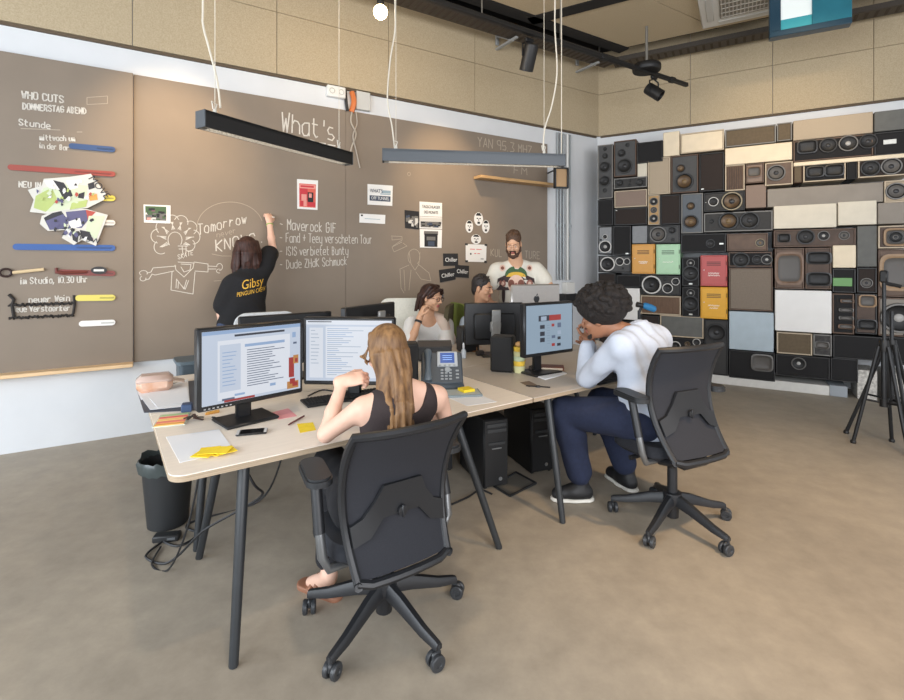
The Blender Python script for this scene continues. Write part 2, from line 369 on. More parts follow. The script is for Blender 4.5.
def speaker(label, x0, x1, yt, yb, face, cab='dark', parts=(), name='loudspeaker', cat='loudspeaker', out=None, frame=True, depth=.40, group='loudspeakers stacked along the wall'):
    t0, t1 = SF.hit(x0, yt)[0], SF.hit(x1, yt)[0]
    xm = 452+FPX*(lambda p: p.x/p.y)(SF.at((t0+t1)/2, 0)); zt, zb = SF.hit(xm, yt)[1], SF.hit(xm, yb)[1]
    out = random.uniform(-.012, .012) if out is None else out
    wd, h = t1-t0-.006, zt-zb-.006
    root = thing(name, label, cat, SF.at((t0+t1)/2, zb+.003, out), SF.ang, group)
    mb = MB()
    if frame:
        e = min(.014, wd*.08, h*.1)
        mb.box((0, depth/2+.012, h/2), (wd, depth, h), bev=.004)
        for sx in (-1, 1): mb.box((sx*(wd-e)/2, .008, h/2), (e, .03, h), bev=.002)
        for sz in (e/2, h-e/2): mb.box((0, .008, sz), (wd-2*e, .03, e), bev=.002)
        mb.build('cabinet', CAB[cab], root)
        MB().box((0, .006, h/2), (wd-2*e-.004, .014, h-2*e-.004), bev=.002).build('front_panel' if parts else 'grille', SP_MAT[face], root)
    else:
        mb.box((0, depth/2, h/2), (wd, depth, h), bev=.006); mb.build('cabinet', SP_MAT[face], root)
    for p in parts:
        kind, px, py, r = p[:4]; sty = p[4] if len(p) > 4 else 'dark'
        t, z = SF.hit(px, py); lx, lz = t-(t0+t1)/2, z-zb-.003
        D = SF.at(t, 0).y; R = r*D/FPX
        y0 = -.001 if frame else 0
        if kind in ('woofer', 'tweeter', 'midrange'):
            ring, cone, cap = dict(dark=('dark', 'dark', 'dark'), white=('white', 'dark', 'dark'), whitelight=('white', 'dark', 'light'), gold=('dark', 'gold', 'gold'), goldring=('gold', 'gold', 'dark'),
                                   grey=('grey', 'grey', 'dark'), greydark=('grey', 'dark', 'light'), brass=('gold', 'grey', 'gold'))[sty]
            o = link(kind, driver_mesh(ring, cone, cap, 'round'), root, (lx, y0, lz)); o.scale = (R*(p[5] if len(p) > 5 else 1), R, R)
        elif kind == 'port':
            m2 = MB(); m2.lathe([(R, 0), (R, .01), (R*.8, .012), (R*.75, .002), (.001, .001)], 20, (lx, y0, lz), Matrix.Rotation(PI/2, 3, 'X')); m2.build('bass_port', M_sur, root)
        elif kind == 'badge':
            m2 = MB(); m2.box((lx, y0-.003, lz), (R*2, .006, R*.9), bev=.001); m2.build('badge', mat('badge_silver', (196, 196, 190), .35, metal=.5), root)
        elif kind == 'greenbadge':
            m2 = MB(); m2.box((lx, y0-.004, lz), (R*2.4, .01, R*1.3), bev=.003); m2.build('badge', mat('badge_green', (98, 146, 84), .5), root)['label'] = 'green badge'
        elif kind == 'horn':                              # rounded rectangular horn or racetrack driver
            hx, hz = R, R*(p[5] if len(p) > 5 else .7); m2 = MB()
            def ringpts(f, y, n=28, pw=.45):
                return [(lx+f*hx*math.copysign(abs(math.cos(a))**pw, math.cos(a)), y, lz+f*hz*math.copysign(abs(math.sin(a))**pw, math.sin(a))) for a in [2*PI*i/n for i in range(n)]]
            lv = [(1, 0), (1, -.022), (.86, -.024), (.78, -.012), (.55, -.003)]; n = 28; vs = []
            for f, y in lv: vs += ringpts(f, y0+y)
            for i in range(len(lv)-1):
                m2.c = 0 if i < 3 else 1
                if i == 0: b0 = 0; m2.add(vs, [(k, (k+1) % n, n+(k+1) % n, n+k) for k in range(n)])
                else:
                    for k in range(n): m2.f.append([i*n+k, i*n+(k+1) % n, (i+1)*n+(k+1) % n, (i+1)*n+k]); m2.mi.append(m2.c)
            m2.f.append(list(range(4*n, 5*n))); m2.mi.append(1)
            rm = dict(dark=RING['dark'], brown=mat('horn_brown', (116, 92, 74), .5, noise=.15), grey=RING['grey'], tan=mat('horn_tan', (150, 122, 92), .5, noise=.1))[sty]
            m2.build('horn', [rm, CONE['grey'] if sty != 'dark' else CONE['dark']], root)
        elif kind == 'slats':
            m2 = MB(); n = int(wd/.022)
            for i in range(n): m2.box((-wd/2+.02+(wd-.04)*(i+.5)/n, y0-.004, h/2), (.011, .01, h-.04), bev=.002)
            m2.build('slat_grille', SP_MAT[sty], root)
    return root
S = speaker
S('tall grey floor speaker with two woofers and a port, standing in the room corner', 597.5, 613, 144.5, 198.8, 'grey', 'metal', [('tweeter', 605, 149, 2), ('midrange', 605, 156, 3), ('woofer', 604.8, 167, 5.5), ('woofer', 604.8, 181, 5.5), ('port', 605, 190.5, 2)])
S('grey two-way speaker with one big black woofer and walnut edge beside the tall corner speaker', 613.7, 636.5, 140, 176.5, 'grey', 'wood', [('tweeter', 621.5, 153, 4), ('woofer', 624.5, 166, 7.5), ('port', 627.5, 145, 2)])
S('black grille box next to the top cream block', 637, 663, 141.5, 162.7, 'black')
S('small cream block under the black grille box', 637, 647.3, 163, 177, 'ivory', 'light', frame=False)
S('long low grey speaker with three drivers above the mauve grille', 613.7, 647.3, 177.3, 188.3, 'dgrey', 'metal', [('woofer', 620, 183, 3.8), ('woofer', 640, 182.5, 4.2), ('tweeter', 630, 180.7, 1.6), ('port', 630, 185.5, 1.5)])
S('upright beige cloth grille with pale frame', 647.7, 670.5, 157.5, 194.5, 'beige', 'light')
S('bright cream square block at the top of the stack', 663.3, 679.8, 132, 156.5, 'cream', 'light', frame=False, out=.03)
S('wide cream veneer box with pale frame in the top row', 680.2, 724.3, 131.3, 152, 'cream', 'light')
S('dark brown-grey panel in the top row above the glowing cream box', 724.8, 776.3, 127, 145.3, 'olive', 'metal')
S('short brown-grey panel end touching the wide beige top panel', 776.7, 792.3, 122.3, 140.8, 'olive', 'metal')
S('wide bright cream box below the dark brown-grey panels', 724.8, 792.3, 145.2, 163, 'cream', 'light', frame=False, out=.02)
S('grey walnut-edged speaker with bronze woofer and bronze tweeter', 671, 698.5, 155, 193, 'grey', 'wood', [('tweeter', 680.7, 168.5, 4.2, 'gold'), ('woofer', 684.3, 181.5, 8.5, 'gold')])
S('tall dark brown grille with a small silver badge', 699, 724.3, 152.5, 191.2, 'dbrown', 'dark', [('badge', 702.5, 189, 1.3)])
S('walnut slatted speaker front below the bright cream box', 724.8, 745, 164.5, 190.8, 'walnut', 'light', [('slats', 735, 177, 4, 'umber')])
S('small grey-brown speaker with one square driver', 745.3, 764.3, 163.3, 183.3, 'mauve', 'wood', [('horn', 754, 172, 6.5, 'brown', .85)])
S('small tan-framed speaker with one round driver, shiny pink edge', 764.7, 793, 162, 185.5, 'brown', 'light', [('woofer', 776, 173, 8, 'grey')])
S('narrow pine speaker with three stacked grey drivers', 647.8, 659.7, 194.8, 225, 'pine', 'light', [('woofer', 653.7, 201.5, 4, 'greydark'), ('midrange', 653.7, 210, 3.2, 'grey'), ('woofer', 653.7, 218.5, 4.2, 'greydark')])
S('dark brown grille beside the narrow pine speaker', 660, 680.7, 194.6, 224.6, 'dbrown')
S('mauve cloth grille with pale lower band', 614.3, 647.3, 190, 207.4, 'mauve', 'light')
S('dark brown grille under the mauve one with a tiny logo', 614.3, 647.3, 207.8, 225.2, 'dbrown', 'dark', [('badge', 616.8, 210.7, .7)])
S('plain black grille under the tall corner speaker', 597.7, 613.6, 199.3, 225.6, 'black')
S('silver-grey speaker with white-ringed tweeter and woofer', 597.9, 612.8, 226, 254.6, 'silver', 'dark', [('tweeter', 605, 236.7, 2.4, 'white'), ('woofer', 605.2, 246.7, 6.2, 'whitelight'), ('port', 600.8, 240, 1)])
S('black grille with a small badge beside the silver-grey speaker', 613.2, 631.3, 225.8, 255, 'black', 'dark', [('badge', 627.3, 253.6, 1.5)])
S('small silver-grey plate above the orange locker', 631.7, 647.6, 225.5, 243.6, 'silver', 'metal', frame=False)
S('lying grey speaker with one grey woofer above the mint locker', 648, 680.5, 225.2, 243.6, 'grey', 'dark', [('woofer', 658.3, 234.5, 8, 'grey'), ('tweeter', 672.2, 230.4, 3.8, 'dark'), ('port', 673, 239.7, 1.6)])
S('blue-grey speaker with bronze woofer and half-domed tweeter', 681, 703.2, 193.3, 233.4, 'blue', 'metal', [('tweeter', 690.7, 206, 4, 'gold'), ('woofer', 690.7, 221.7, 7, 'gold')])
S('lying dark speaker with a white-ringed tweeter and silver-ringed woofer', 703.6, 745, 191.6, 211.2, 'dgrey', 'dark', [('badge', 705.8, 202.5, .6), ('tweeter', 713.4, 201.7, 4.6, 'white'), ('woofer', 731.8, 201.2, 9.4, 'goldring')])
S('long lying grey speaker with two big bronze and black woofers', 703.6, 773, 211.6, 231.5, 'dgrey', 'metal', [('tweeter', 711.5, 221.5, 2.6), ('woofer', 728.5, 221, 9, 'gold'), ('woofer', 749.5, 220.3, 8.6, 'dark')])
S('plain mauve-brown panel above the long lying speaker', 745.4, 766.5, 184.5, 208, 'mauve', 'light', frame=False)
S('black lying box with a white badge above the red locker', 680.9, 726.2, 233.6, 252.8, 'black', 'dark', [('midrange', 710.5, 243.5, 4.2, 'dark'), ('badge', 721.5, 243.7, 1.8)])
S('light brown lying box with a small brass driver', 726.6, 768.3, 233.2, 251.3, 'brown', 'wood', [('tweeter', 760.2, 242.8, 4.2, 'brass')])
S('lying grey speaker with three white-ringed drivers beside the orange locker', 598.2, 631.2, 255.5, 272.6, 'grey', 'dark', [('woofer', 607.7, 264, 7.2, 'white'), ('midrange', 619.8, 261.5, 4.2, 'white'), ('tweeter', 627, 261.5, 3.2, 'white'), ('port', 623, 268.3, 1.2)])
S('dark brown strip under the three-ringed grey speaker', 598.3, 616, 273, 287.5, 'dbrown', 'dark')
S('black strip under the orange locker', 616.4, 640.8, 274.8, 287.5, 'black')
S('white panel behind the curly-haired man', 620, 640, 288, 320, 'white', 'light', frame=False)
S('dark brown grille under the white panel', 599, 640, 320.5, 345, 'dbrown')
S('black box between the curly hair and the room corner', 598.5, 619.6, 288, 320, 'black')
S('black box at floor level under the dark brown grille', 599, 640, 345.5, 366, 'black')
S('small dark brown box beside the lying speaker with two white rings', 640.5, 659.5, 337.4, 357, 'dbrown')
S('lying grey speaker with a silver-ringed woofer and two ringed tweeters', 641.2, 681.2, 275.4, 295.2, 'dgrey', 'dark', [('woofer', 651.6, 284.7, 9.2, 'white'), ('midrange', 667.6, 288.3, 5, 'white'), ('tweeter', 675.6, 281.6, 3.8, 'white'), ('port', 665.7, 278.8, 2)])
S('walnut slatted speaker under the silver-ringed lying speaker', 640.5, 681, 295.6, 314.8, 'walnut', 'light', [('slats', 660, 305, 4, 'walnut')])
S('black two-way speaker beside the red locker', 682, 699.6, 257, 286.6, 'black', 'dark', [('tweeter', 690.7, 263, 3.8, 'greydark'), ('woofer', 690.7, 273.3, 7.8, 'dark'), ('badge', 690.7, 283.8, 1.6)])
S('black two-way speaker beside the yellow locker', 682, 699.6, 287, 317, 'black', 'dark', [('tweeter', 690.7, 293, 3.8, 'greydark'), ('woofer', 690.7, 303.5, 7.8, 'dark'), ('badge', 690.7, 314.3, 1.6)])
S('dark lying speaker with two black drivers under the light brown box', 728.3, 772.3, 251.7, 267, 'black', 'wood', [('woofer', 741, 259.8, 7.6, 'dark'), ('midrange', 757, 259.5, 4.5, 'dark'), ('tweeter', 766.8, 259.5, 5, 'greydark')])
S('large plain taupe cloth panel above the pale blue panel', 728.7, 773, 267.5, 310.8, 'taupe', 'wood')
S('dark brown box with faded logo under the walnut slats', 640.5, 659.4, 315.3, 337, 'dbrown')
S('charcoal cloth speaker with pale frame behind the office chair', 659.8, 703.8, 315.6, 337.5, 'slate', 'light')
S('dark grey subwoofer with one big driver under the yellow locker', 704.2, 728.3, 319.6, 375, 'dgrey', 'dark', [('woofer', 716.3, 332.4, 9, 'dark')])
S('black lying speaker with two white rings just above the office chair', 660, 703.8, 338, 357, 'black', 'dark', [('woofer', 675.6, 346, 4.8, 'white'), ('tweeter', 696.6, 342.2, 3.6, 'white'), ('midrange', 687.5, 344, 2.6, 'goldring')])
S('black box low in the stack behind the office chair', 640, 703.8, 357.5, 376, 'black')
S('pale blue flat panel', 728.8, 774, 311.5, 350.6, 'sky', 'light', frame=False, out=.02)
S('black floor-level cabinet with a rounded square driver', 728.8, 775.2, 351, 379.5, 'black', 'dark', [('horn', 762, 362.5, 9.5, 'grey', .9)])
S('large white rectangular panel', 774.5, 831.5, 290, 332, 'white', 'light', frame=False, out=.035)
S('olive-brown grille with pale side strip under the large white panel', 776.5, 812.6, 332.6, 354.6, 'olive', 'light')
S('black floor-level cabinet with a silver-ringed driver', 775.6, 830, 355.3, 377.3, 'black', 'dark', [('woofer', 798.5, 363.2, 6.2, 'greydark')])
S('plain black floor-level cabinet end with a thicker edge', 830.4, 858.5, 358.4, 382, 'black', 'dark')
S('mottled grey box beside the olive-brown grille', 813, 832.2, 334.3, 356, 'concrete', 'metal', [('horn', 822, 345, 6, 'grey', .6)])
S('wide plain black panel beside the tripod', 832.6, 882, 335.5, 359.5, 'black')
S('black panel at the edge of the wall behind the tripod', 882.4, 912, 337, 365, 'black')
S('dark grey speaker with a ladder of small oval drivers', 832, 854.4, 293.3, 334, 'black', 'wood', [('horn', 847, 301, 5.5, 'brown', .35), ('horn', 846, 310, 6, 'grey', .35), ('horn', 846, 318, 6, 'grey', .35), ('horn', 846, 326.5, 6.5, 'brown', .35)])
S('speaker with a brown square horn over a black oval driver', 855, 877.6, 293.6, 334.4, 'umber', 'dark', [('horn', 867.5, 301, 7, 'tan', .9), ('horn', 867, 324.5, 8, 'dark', .65)])
S('brown speaker with one large upright oval driver', 774.5, 804.4, 248, 289, 'brown', 'wood', [('horn', 789, 268.5, 12, 'brown', 1.4)])
S('brown and black speaker with two wide horns', 804.9, 831.6, 247.6, 289.3, 'umber', 'wood', [('horn', 818.5, 258, 10.5, 'dark', .6), ('horn', 818.5, 279, 10.5, 'dark', .65)])
S('small cream square panel above the green badge', 832.2, 856, 245, 268, 'cream', 'light', frame=False, out=.02)
S('black speaker with a green badge', 832.2, 856, 268.4, 292.8, 'black', 'dark', [('greenbadge', 842.3, 282, 6.4)])
S('upright plain slate panel', 856.6, 877.2, 225.6, 267, 'slate', 'metal', frame=False)
S('dark box with a small round driver under the slate panel', 856.6, 877.2, 267.4, 293, 'dbrown', 'dark', [('midrange', 866.5, 283, 5, 'grey')])
S('long umber speaker with four drivers under the ivory panels', 773.4, 856, 229, 247, 'umber', 'wood', [('horn', 784, 238, 5.5, 'dark', .8), ('woofer', 805.5, 236.8, 7.6, 'dark'), ('midrange', 823.5, 235.8, 5, 'greydark'), ('tweeter', 844, 235.5, 4.5, 'grey')])
S('large brown speaker with a rounded square driver at the edge of the wall', 877.7, 914, 249, 297, 'brown', 'wood', [('horn', 899, 272.5, 15.5, 'tan', 1.2)])
S('pale wood speaker with a dark rounded driver', 877.7, 912, 225.3, 248.6, 'umber', 'light', [('horn', 895.5, 237.2, 9.5, 'tan', .95), ('woofer', 895.5, 237.2, 6, 'dark')])
S('big grey-brown speaker with a large oval driver behind the tripod', 878, 914, 297.5, 336.6, 'stone', 'wood', [('woofer', 899, 318, 15, 'greydark')])
S('wide ivory panel with faint lines, part of the pale band', 773.3, 836.8, 204.5, 228.4, 'ivory', 'light', frame=False, out=.015)
S('plain ivory panel with a grey joint beside it', 837.4, 876.8, 201, 225.2, 'ivory', 'light', frame=False, out=.015)
S('plain stone-grey panel at the end of the pale band', 877.3, 914, 202, 224, 'stone', 'light', frame=False)
S('long grey band panel above the ivory panels', 767, 883.4, 185.5, 205, 'stone', 'metal', frame=False)
S('pale wood speaker with one round grey driver at the end of the grey band', 883.8, 912, 180, 202.5, 'beige', 'light', [('woofer', 896, 191.2, 8.5, 'grey')])
S('long black speaker with four dark drivers under the beige top panel', 793, 873.5, 137.5, 159.3, 'black', 'wood', [('horn', 807, 147, 8.5, 'dark', .8), ('woofer', 828, 145.5, 7.5, 'dark'), ('woofer', 848, 143.5, 8, 'greydark'), ('woofer', 868, 141.5, 7.5, 'dark')])
S('black speaker with a faded silver logo under the grey top panel', 874, 912, 131, 154.6, 'black', 'dark', [('badge', 890, 141.6, 5)])
S('narrow cream shelf board running between the black speaker rows', 793, 912, 158, 162.6, 'cream', 'light', frame=False, out=.03, name='shelf_board', cat='board', group=None)
S('short brown block under the cream shelf board', 793.4, 802.4, 164.6, 183, 'olive', 'wood')
S('lying black speaker with two oval drivers and silver edge', 802.8, 846, 162.9, 181.4, 'black', 'light', [('horn', 815, 172, 7.5, 'dark', .75), ('horn', 834, 170.5, 8, 'dark', .75)])
S('narrow black block between two lying black speakers', 846.4, 857, 161.4, 179.6, 'black')
S('lying brown-black speaker with two scratched grey drivers', 857.4, 912, 157.5, 176.8, 'dbrown', 'light', [('woofer', 870, 168.5, 8, 'dark'), ('woofer', 891, 166.5, 8.5, 'grey')])
S('wide beige panel in the top row', 792.9, 873.5, 116, 137, 'beige', 'light', frame=False)
S('grey-brown panel at the end of the top row', 874, 912, 109.5, 130.4, 'slate', 'wood', frame=False)
# small metal lockers mixed into the stack
def scribble(mb, cx, cz, wd, h, th, y):
    n = max(4, int(wd/h*2.4)); pts = []
    for i in range(n+1):
        pts.append((cx-wd/2+wd*i/n+random.uniform(-.2, .2)*wd/n, cz+(h/2 if i % 2 else -h/2)*random.uniform(.5, 1)))
    mb.ribbon(pts, th, y)
def locker(label, x0, x1, yt, yb, rgb, line, nm):
    t0, t1 = SF.hit(x0, yt)[0], SF.hit(x1, yt)[0]
    xm = 452+FPX*(lambda p: p.x/p.y)(SF.at((t0+t1)/2, 0)); zt, zb = SF.hit(xm, yt)[1], SF.hit(xm, yb)[1]
    wd, h = t1-t0-.006, zt-zb-.006
    root = thing('locker', label, 'locker', SF.at((t0+t1)/2, zb+.003, .012), SF.ang, 'small coloured lockers in the loudspeaker wall')
    m = mat('locker_'+nm, rgb, .45, noise=.03); md = mat('locker_dark_'+nm, tuple(int(v*.55) for v in rgb), .5)
    MB().box((0, .2, h/2), (wd, .40, h), bev=.004).build('body', m, root)
    d = MB().box((0, -.006, h/2), (wd-.03, .012, h-.03), bev=.003).build('door', m, root)
    mb = MB()
    for i in range(3): mb.box((0, -.0125, h*.78-i*h*.05), (wd*.52, .003, h*.028))
    mb.build('vent', md, d)
    mb = MB(); mb.box((-wd*.36, -.018, h*.52), (.012, .014, .012), bev=.003); mb.build('lock', mat('lock_white', (225, 222, 215), .4), d)
    mb = MB()
    for k, (fw, fz) in enumerate(line): scribble(mb, 0, h*fz, wd*fw, h*.055, .004, -.0128)
    mb.build('lettering', mat('lettering_white', (240, 236, 225), .5), d)
    mb = MB()
    for z in (h*.25, h*.75): mb.cyl((wd/2-.01, -.008, z-.025), (wd/2-.01, -.008, z+.025), .006, seg=8)
    mb.build('hinge', md, root)
locker('orange metal locker in the loudspeaker wall', 631.8, 655.4, 244, 274, (208, 148, 56), [(.40, .41), (.3, .36)], 'orange')
locker('mint green metal locker in the loudspeaker wall', 656, 680.6, 244, 274.6, (168, 206, 168), [(.44, .41)], 'mint')
locker('red metal locker above the yellow one', 700.2, 727.6, 255, 286.4, (178, 74, 70), [(.40, .42), (.42, .35)], 'red')
locker('yellow metal locker under the red one', 700.2, 727.8, 286.9, 319, (216, 158, 26), [(.42, .42), (.3, .34)], 'yellow')
# white plinth under the stack
t0 = SF.hit(597, 300)[0]; mb = MB()
tb = SF.hit(830, 380)[0]
mb.box(SF.at((t0+tb)/2, .055, -.2), (tb-t0, .40, .11), SF.ang, bev=.004)
struct('trim_4', mb, mat('plinth_white', (214, 212, 206), .6, noise=.04))
tag(MB().box(SF.at((SF.hit(829, 380)[0]+SF.hit(848, 380)[0])/2, .062, -.19), (SF.hit(848, 380)[0]-SF.hit(829, 380)[0]-.01, .4, .122), SF.ang, bev=.004).build('plinth_block', mat('plinth_grey', (150, 156, 162), .6)),
    'short blue-grey block at floor level beside the white plinth', 'block')
tag(MB().box(SF.at((SF.hit(859, 380)[0]+SF.hit(876, 380)[0])/2, .16, -.19), (.17, .36, .32), SF.ang, bev=.004).build('marble_box', mat('speckled_white', (212, 208, 200), .6, rgb2=(150, 146, 140), scale=40)),
    'speckled white box on the floor behind the tripod', 'box')
tag(MB().box(SF.at((SF.hit(892, 380)[0]+SF.hit(904, 380)[0])/2, .16, -.19), (.2, .36, .32), SF.ang, bev=.004).build('marble_box', MATS['speckled_white']),
    'speckled pale box on the floor at the far end of the stack', 'box')
# ------------------------------------------------------------------ blackboard wall
M_board = mat('brown_board_paint', (133, 120, 106), .75, noise=.05, scale=2.2)
M_chalk = mat('chalk_white', (214, 208, 198), .95)
M_chalkdim = mat('chalk_faint', (176, 164, 148), .95)
M_ply = mat('birch_ply', (226, 192, 148), .55, noise=.08, scale=6, stretch=(1, 10, 10))
s133, s345, sEnd = LW.hit(133.5, 200)[0], LW.hit(345, 200)[0], LW.hit(546.3, 200)[0]
ZB0, ZB1 = .635, 3.145
board = thing('chalkboard', 'wide brown writing board covering the wall, full of chalk writing and pinned prints', 'chalkboard', LW.at(0, 0, .003), LW.ang)
def bp(px, py): return LW.hit(px, py, .05 if px < 133 else .025)
for a, b, th in ((-2.2, s133-.002, .045), (s133+.002, s345, .02), (s345+.002, sEnd, .02)):
    MB().box(((a+b)/2, -th/2, (ZB0+ZB1)/2), (b-a, th, ZB1-ZB0), bev=.002).build('board_panel', M_board, board)
MB().box(((-2.2+s133)/2, -.075, ZB0-.005), (s133+2.2, .15, .03), bev=.003).build('chalk_ledge', M_ply, board)['label'] = 'birch ledge'
def words(name, items, m=M_chalk, y=-.0225):
    """items: (text, x, y(px of baseline), px height, px width or None, thick)"""
    mb = MB()
    if items[0][1] < 133: y = -.0475
    for it in items:
        txt, px, py, hp, xe, th = it; th *= .6
        x, z = bp(px, py); z1 = bp(px, py-hp)[1]; xe_ = bp(xe[0], xe[1])
        h = z1-z; tmp = MB(); w_ = chalk(tmp, txt, 0, 0, h, th, 0, 1)
        sx = (xe_[0]-x)/max(w_, .01); chalk(mb, txt, x, z, h, th, (xe_[1]-z)/(xe_[0]-x), sx)
    return mb.build(name, m, board, (0, y, 0), smooth=0)
words('chalk_lettering', [("What's", 282, 131, 19, (337, 141), .022)])
words('chalk_lettering', [("OFF", 309, 152, 12, (338, 159), .02)])
words('chalk_lettering', [("YAN 95.3 MHZ", 478, 146, 9, (533, 155), .018)], M_chalkdim)
words('chalk_lettering', [("FM", 514, 173, 7, (529, 176), .016)], M_chalkdim)
words('chalk_lettering', [("KUL", 491, 256, 7, (503, 257), .016), ("TURE", 525, 258, 7, (541, 259), .016)], M_chalkdim)
words('chalk_lettering', [("Tomorrow", 198, 234, 10, (248, 222), .013)])
words('chalk_lettering', [("never", 217, 237, 5, (237, 232), .008)], M_chalkdim)
words('chalk_lettering', [("KNOWS..", 216, 251, 11, (266, 241), .017)])
words('chalk_lettering', [("- Maverock GIF", 280, 229, 10, (337, 233), .013), ("- Fand + Teey verscheten Tour", 280, 242, 9, (373, 243.5), .011),
    ("- ISIS verbietet Bunty", 280, 255.5, 8.5, (349, 254.5), .011), ("- Dude ZHdK Schmuck", 280, 269, 8.5, (348, 264.5), .011)])
words('chalk_lettering', [("WHO CUTS", 22, 98, 7, (65, 103), .016), ("DONNERSTAG ABEND", 23, 109, 6, (87, 114), .015)])
words('chalk_lettering', [("Stunde", 19, 125, 6, (52, 129), .013)])
words('chalk_lettering', [("mittwoch um", 40, 140, 5, (76, 141), .013), ("in der Bar", 40, 148, 5, (70, 150.5), .012)])
words('chalk_lettering', [("NEU IN", 19, 187, 5.5, (42, 188), .014)])
words('chalk_lettering', [("im Studio, 10.30 Uhr", 21, 284, 6, (89, 282), .013)])
words('chalk_lettering', [("neuer Wein", 29, 302.5, 5.5, (71, 300.5), .013), ("Neue Verstaerker", 12, 312, 5.5, (71, 310.5), .013)])
# drawings
def sketch(name, lines, th, m=M_chalk, y=-.0222):
    mb = MB()
    if lines[0][0][0] < 133: y = -.0473
    for ln in lines: mb.ribbon([bp(*p) for p in ln], th*.62)
    return mb.build(name, m, board, (0, y, 0), smooth=0)
def arc(cx, cy, rx, ry, a0, a1, n=20): return [(cx+rx*math.cos(a0+(a1-a0)*i/n), cy-ry*math.sin(a0+(a1-a0)*i/n)) for i in range(n+1)]
fig = []
petals = [(161, 247, 7), (158, 236, 7), (163, 227, 7), (172, 222, 7), (181, 222.5, 7), (190, 228, 7), (193, 237, 7), (189, 245, 6)]
for (x, y_, r) in petals:
    a = math.atan2(236-y_, x-176); fig.append(arc(x, y_, r, r, a-1.5, a+1.5, 10))
    for d in (-2.5, 0, 2.5): fig.append([(176+math.cos(a+d*.06)*10, 238-math.sin(a+d*.06)*9), (x+d*.4, y_)])
fig += [arc(175, 240, 7, 8, -.6, 3.8, 14), [(178, 246), (188, 246)], [(179, 249), (187, 249)], [(182, 246), (183, 255)], [(186, 246), (186, 253)]]
fig += [[(178, 262), (194, 263), (193, 268), (184, 277), (176, 270), (175, 265)], [(181, 264), (191, 264.5), (190, 270), (184, 272), (181, 267)]]
fig += [[(176, 266), (153, 268), (151, 272), (147, 273)], [(174, 271), (155, 275), (152, 274), (149, 279), (145, 280)], arc(143.5, 273, 4, 2.5, -.5, 4, 9), arc(143, 278.5, 3, 2.5, 2, 6.5, 9), [(172, 272), (171, 290), (193, 294), (195, 272)]]
fig += [[(194, 262), (208, 264), (208, 272), (195, 271)], [(208, 266), (217, 266.5)], [(208, 269), (216, 269)], arc(219.5, 267, 3, 3.5, -1.6, 3, 9), arc(219, 271, 2.5, 2, 1, 5, 8)]
sketch('chalk_drawing', fig, .009)
sketch('chalk_drawing', [[(176, 288), (176.5, 279), (184, 289), (186.5, 280)], [(178, 288.5), (178.4, 282), (185.2, 289.4), (188.6, 280.4)]], .009)
words('chalk_lettering', [("SKATE", 178, 259, 4.5, (194, 254), .008)])
sketch('chalk_drawing', [arc(230, 227, 33, 25, .25, 3.25, 30)], .008, M_chalkdim)
sketch('chalk_drawing', [[(212, 254), (222, 256), (231, 256)], [(214, 281), (221, 280.5)], [(228, 284), (240, 276)]], .008, M_chalkdim)
sketch('chalk_drawing', [[(87, 97.5), (107.5, 96), (107.5, 103.5), (87, 104.5), (87, 97.5)]], .008, M_chalkdim)
sketch('chalk_drawing', [[(21, 128.5), (60, 130)], [(77, 132), (82, 132)]], .01, M_chalkdim)
sketch('chalk_drawing', [[(391, 236), (402, 236.5), (402, 240), (393, 246)], [(403, 243), (407, 246), (394, 252), (392, 247), (402, 242)], [(392, 237), (392, 240), (401, 239)]], .009, M_chalkdim)
sketch('chalk_drawing', [arc(414, 257, 6, 8, -1, 4, 14), [(409, 252), (411, 264), (415, 270), (419, 264), (420, 252)], [(409, 265), (400, 269), (401, 288), (404, 293)], [(418, 264), (429, 273), (431, 281), (421, 279), (416, 272)], [(411, 270), (409, 290)], [(404, 270), (405, 291)]], .010, M_chalkdim)
sketch('chalk_drawing', [arc(409, 174, 1.6, 1.8, 0, 6.3, 8)], .008, M_chalkdim)
# magnetic strips
def strip(label, x0, x1, yL, yR, hp, rgb, nm, group='magnetic strips on the writing board'):
    a, b = LW.hit(x0, yL, .045), LW.hit(x1, yR, .045); D = LW.at(a[0], 0).y; h = hp*D/FPX; L_ = math.hypot(b[0]-a[0], b[1]-a[1])
    root = thing('magnetic_strip', label, 'magnetic strip', LW.at((a[0]+b[0])/2, (a[1]+b[1])/2-h/2, .047), LW.ang, group)
    sl_ = math.atan2(b[1]-a[1], b[0]-a[0]); mb = MB(); pr = []
    for i in range(9): an = PI/2-PI*i/8; pr.append((L_/2-h/2+math.cos(an)*h/2, math.sin(an)*h/2))
    for i in range(9): an = -PI/2-PI*i/8; pr.append((-L_/2+h/2+math.cos(an)*h/2, math.sin(an)*h/2))
    mb.T = Matrix.Translation((0, 0, h/2)) @ Matrix.Rotation(-sl_, 4, 'Y') @ Matrix.Rotation(PI/2, 4, 'X')
    mb.prism(pr, 0, .014); mb.build('bar', mat('strip_'+nm, rgb, .4), root)
    mb = MB(); mb.T = Matrix.Rotation(-sl_, 4, 'Y').to_4x4(); mb.box((L_*.28, -.016, h/2), (L_*.36, .004, h*.25), bev=.001); mb.build('groove', mat('strip_dark_'+nm, tuple(int(c*.8) for c in rgb), .4), root)
    return root
strip('short blue magnetic strip under the first lines of chalk', 69, 115.5, 146, 150, 5.5, (52, 78, 122), 'blue')
strip('long red magnetic strip above the comic magazines', 8, 115.5, 167.3, 174.5, 5.5, (150, 62, 48), 'red')
strip('yellow magnetic strip end sticking out beside the upper magazine', 76, 115.5, 197.5, 198.5, 5.8, (214, 196, 66), 'yellow')
strip('white magnetic strip end sticking out beside the lower magazine', 76, 115.5, 221.5, 223, 5.5, (222, 214, 204), 'white')
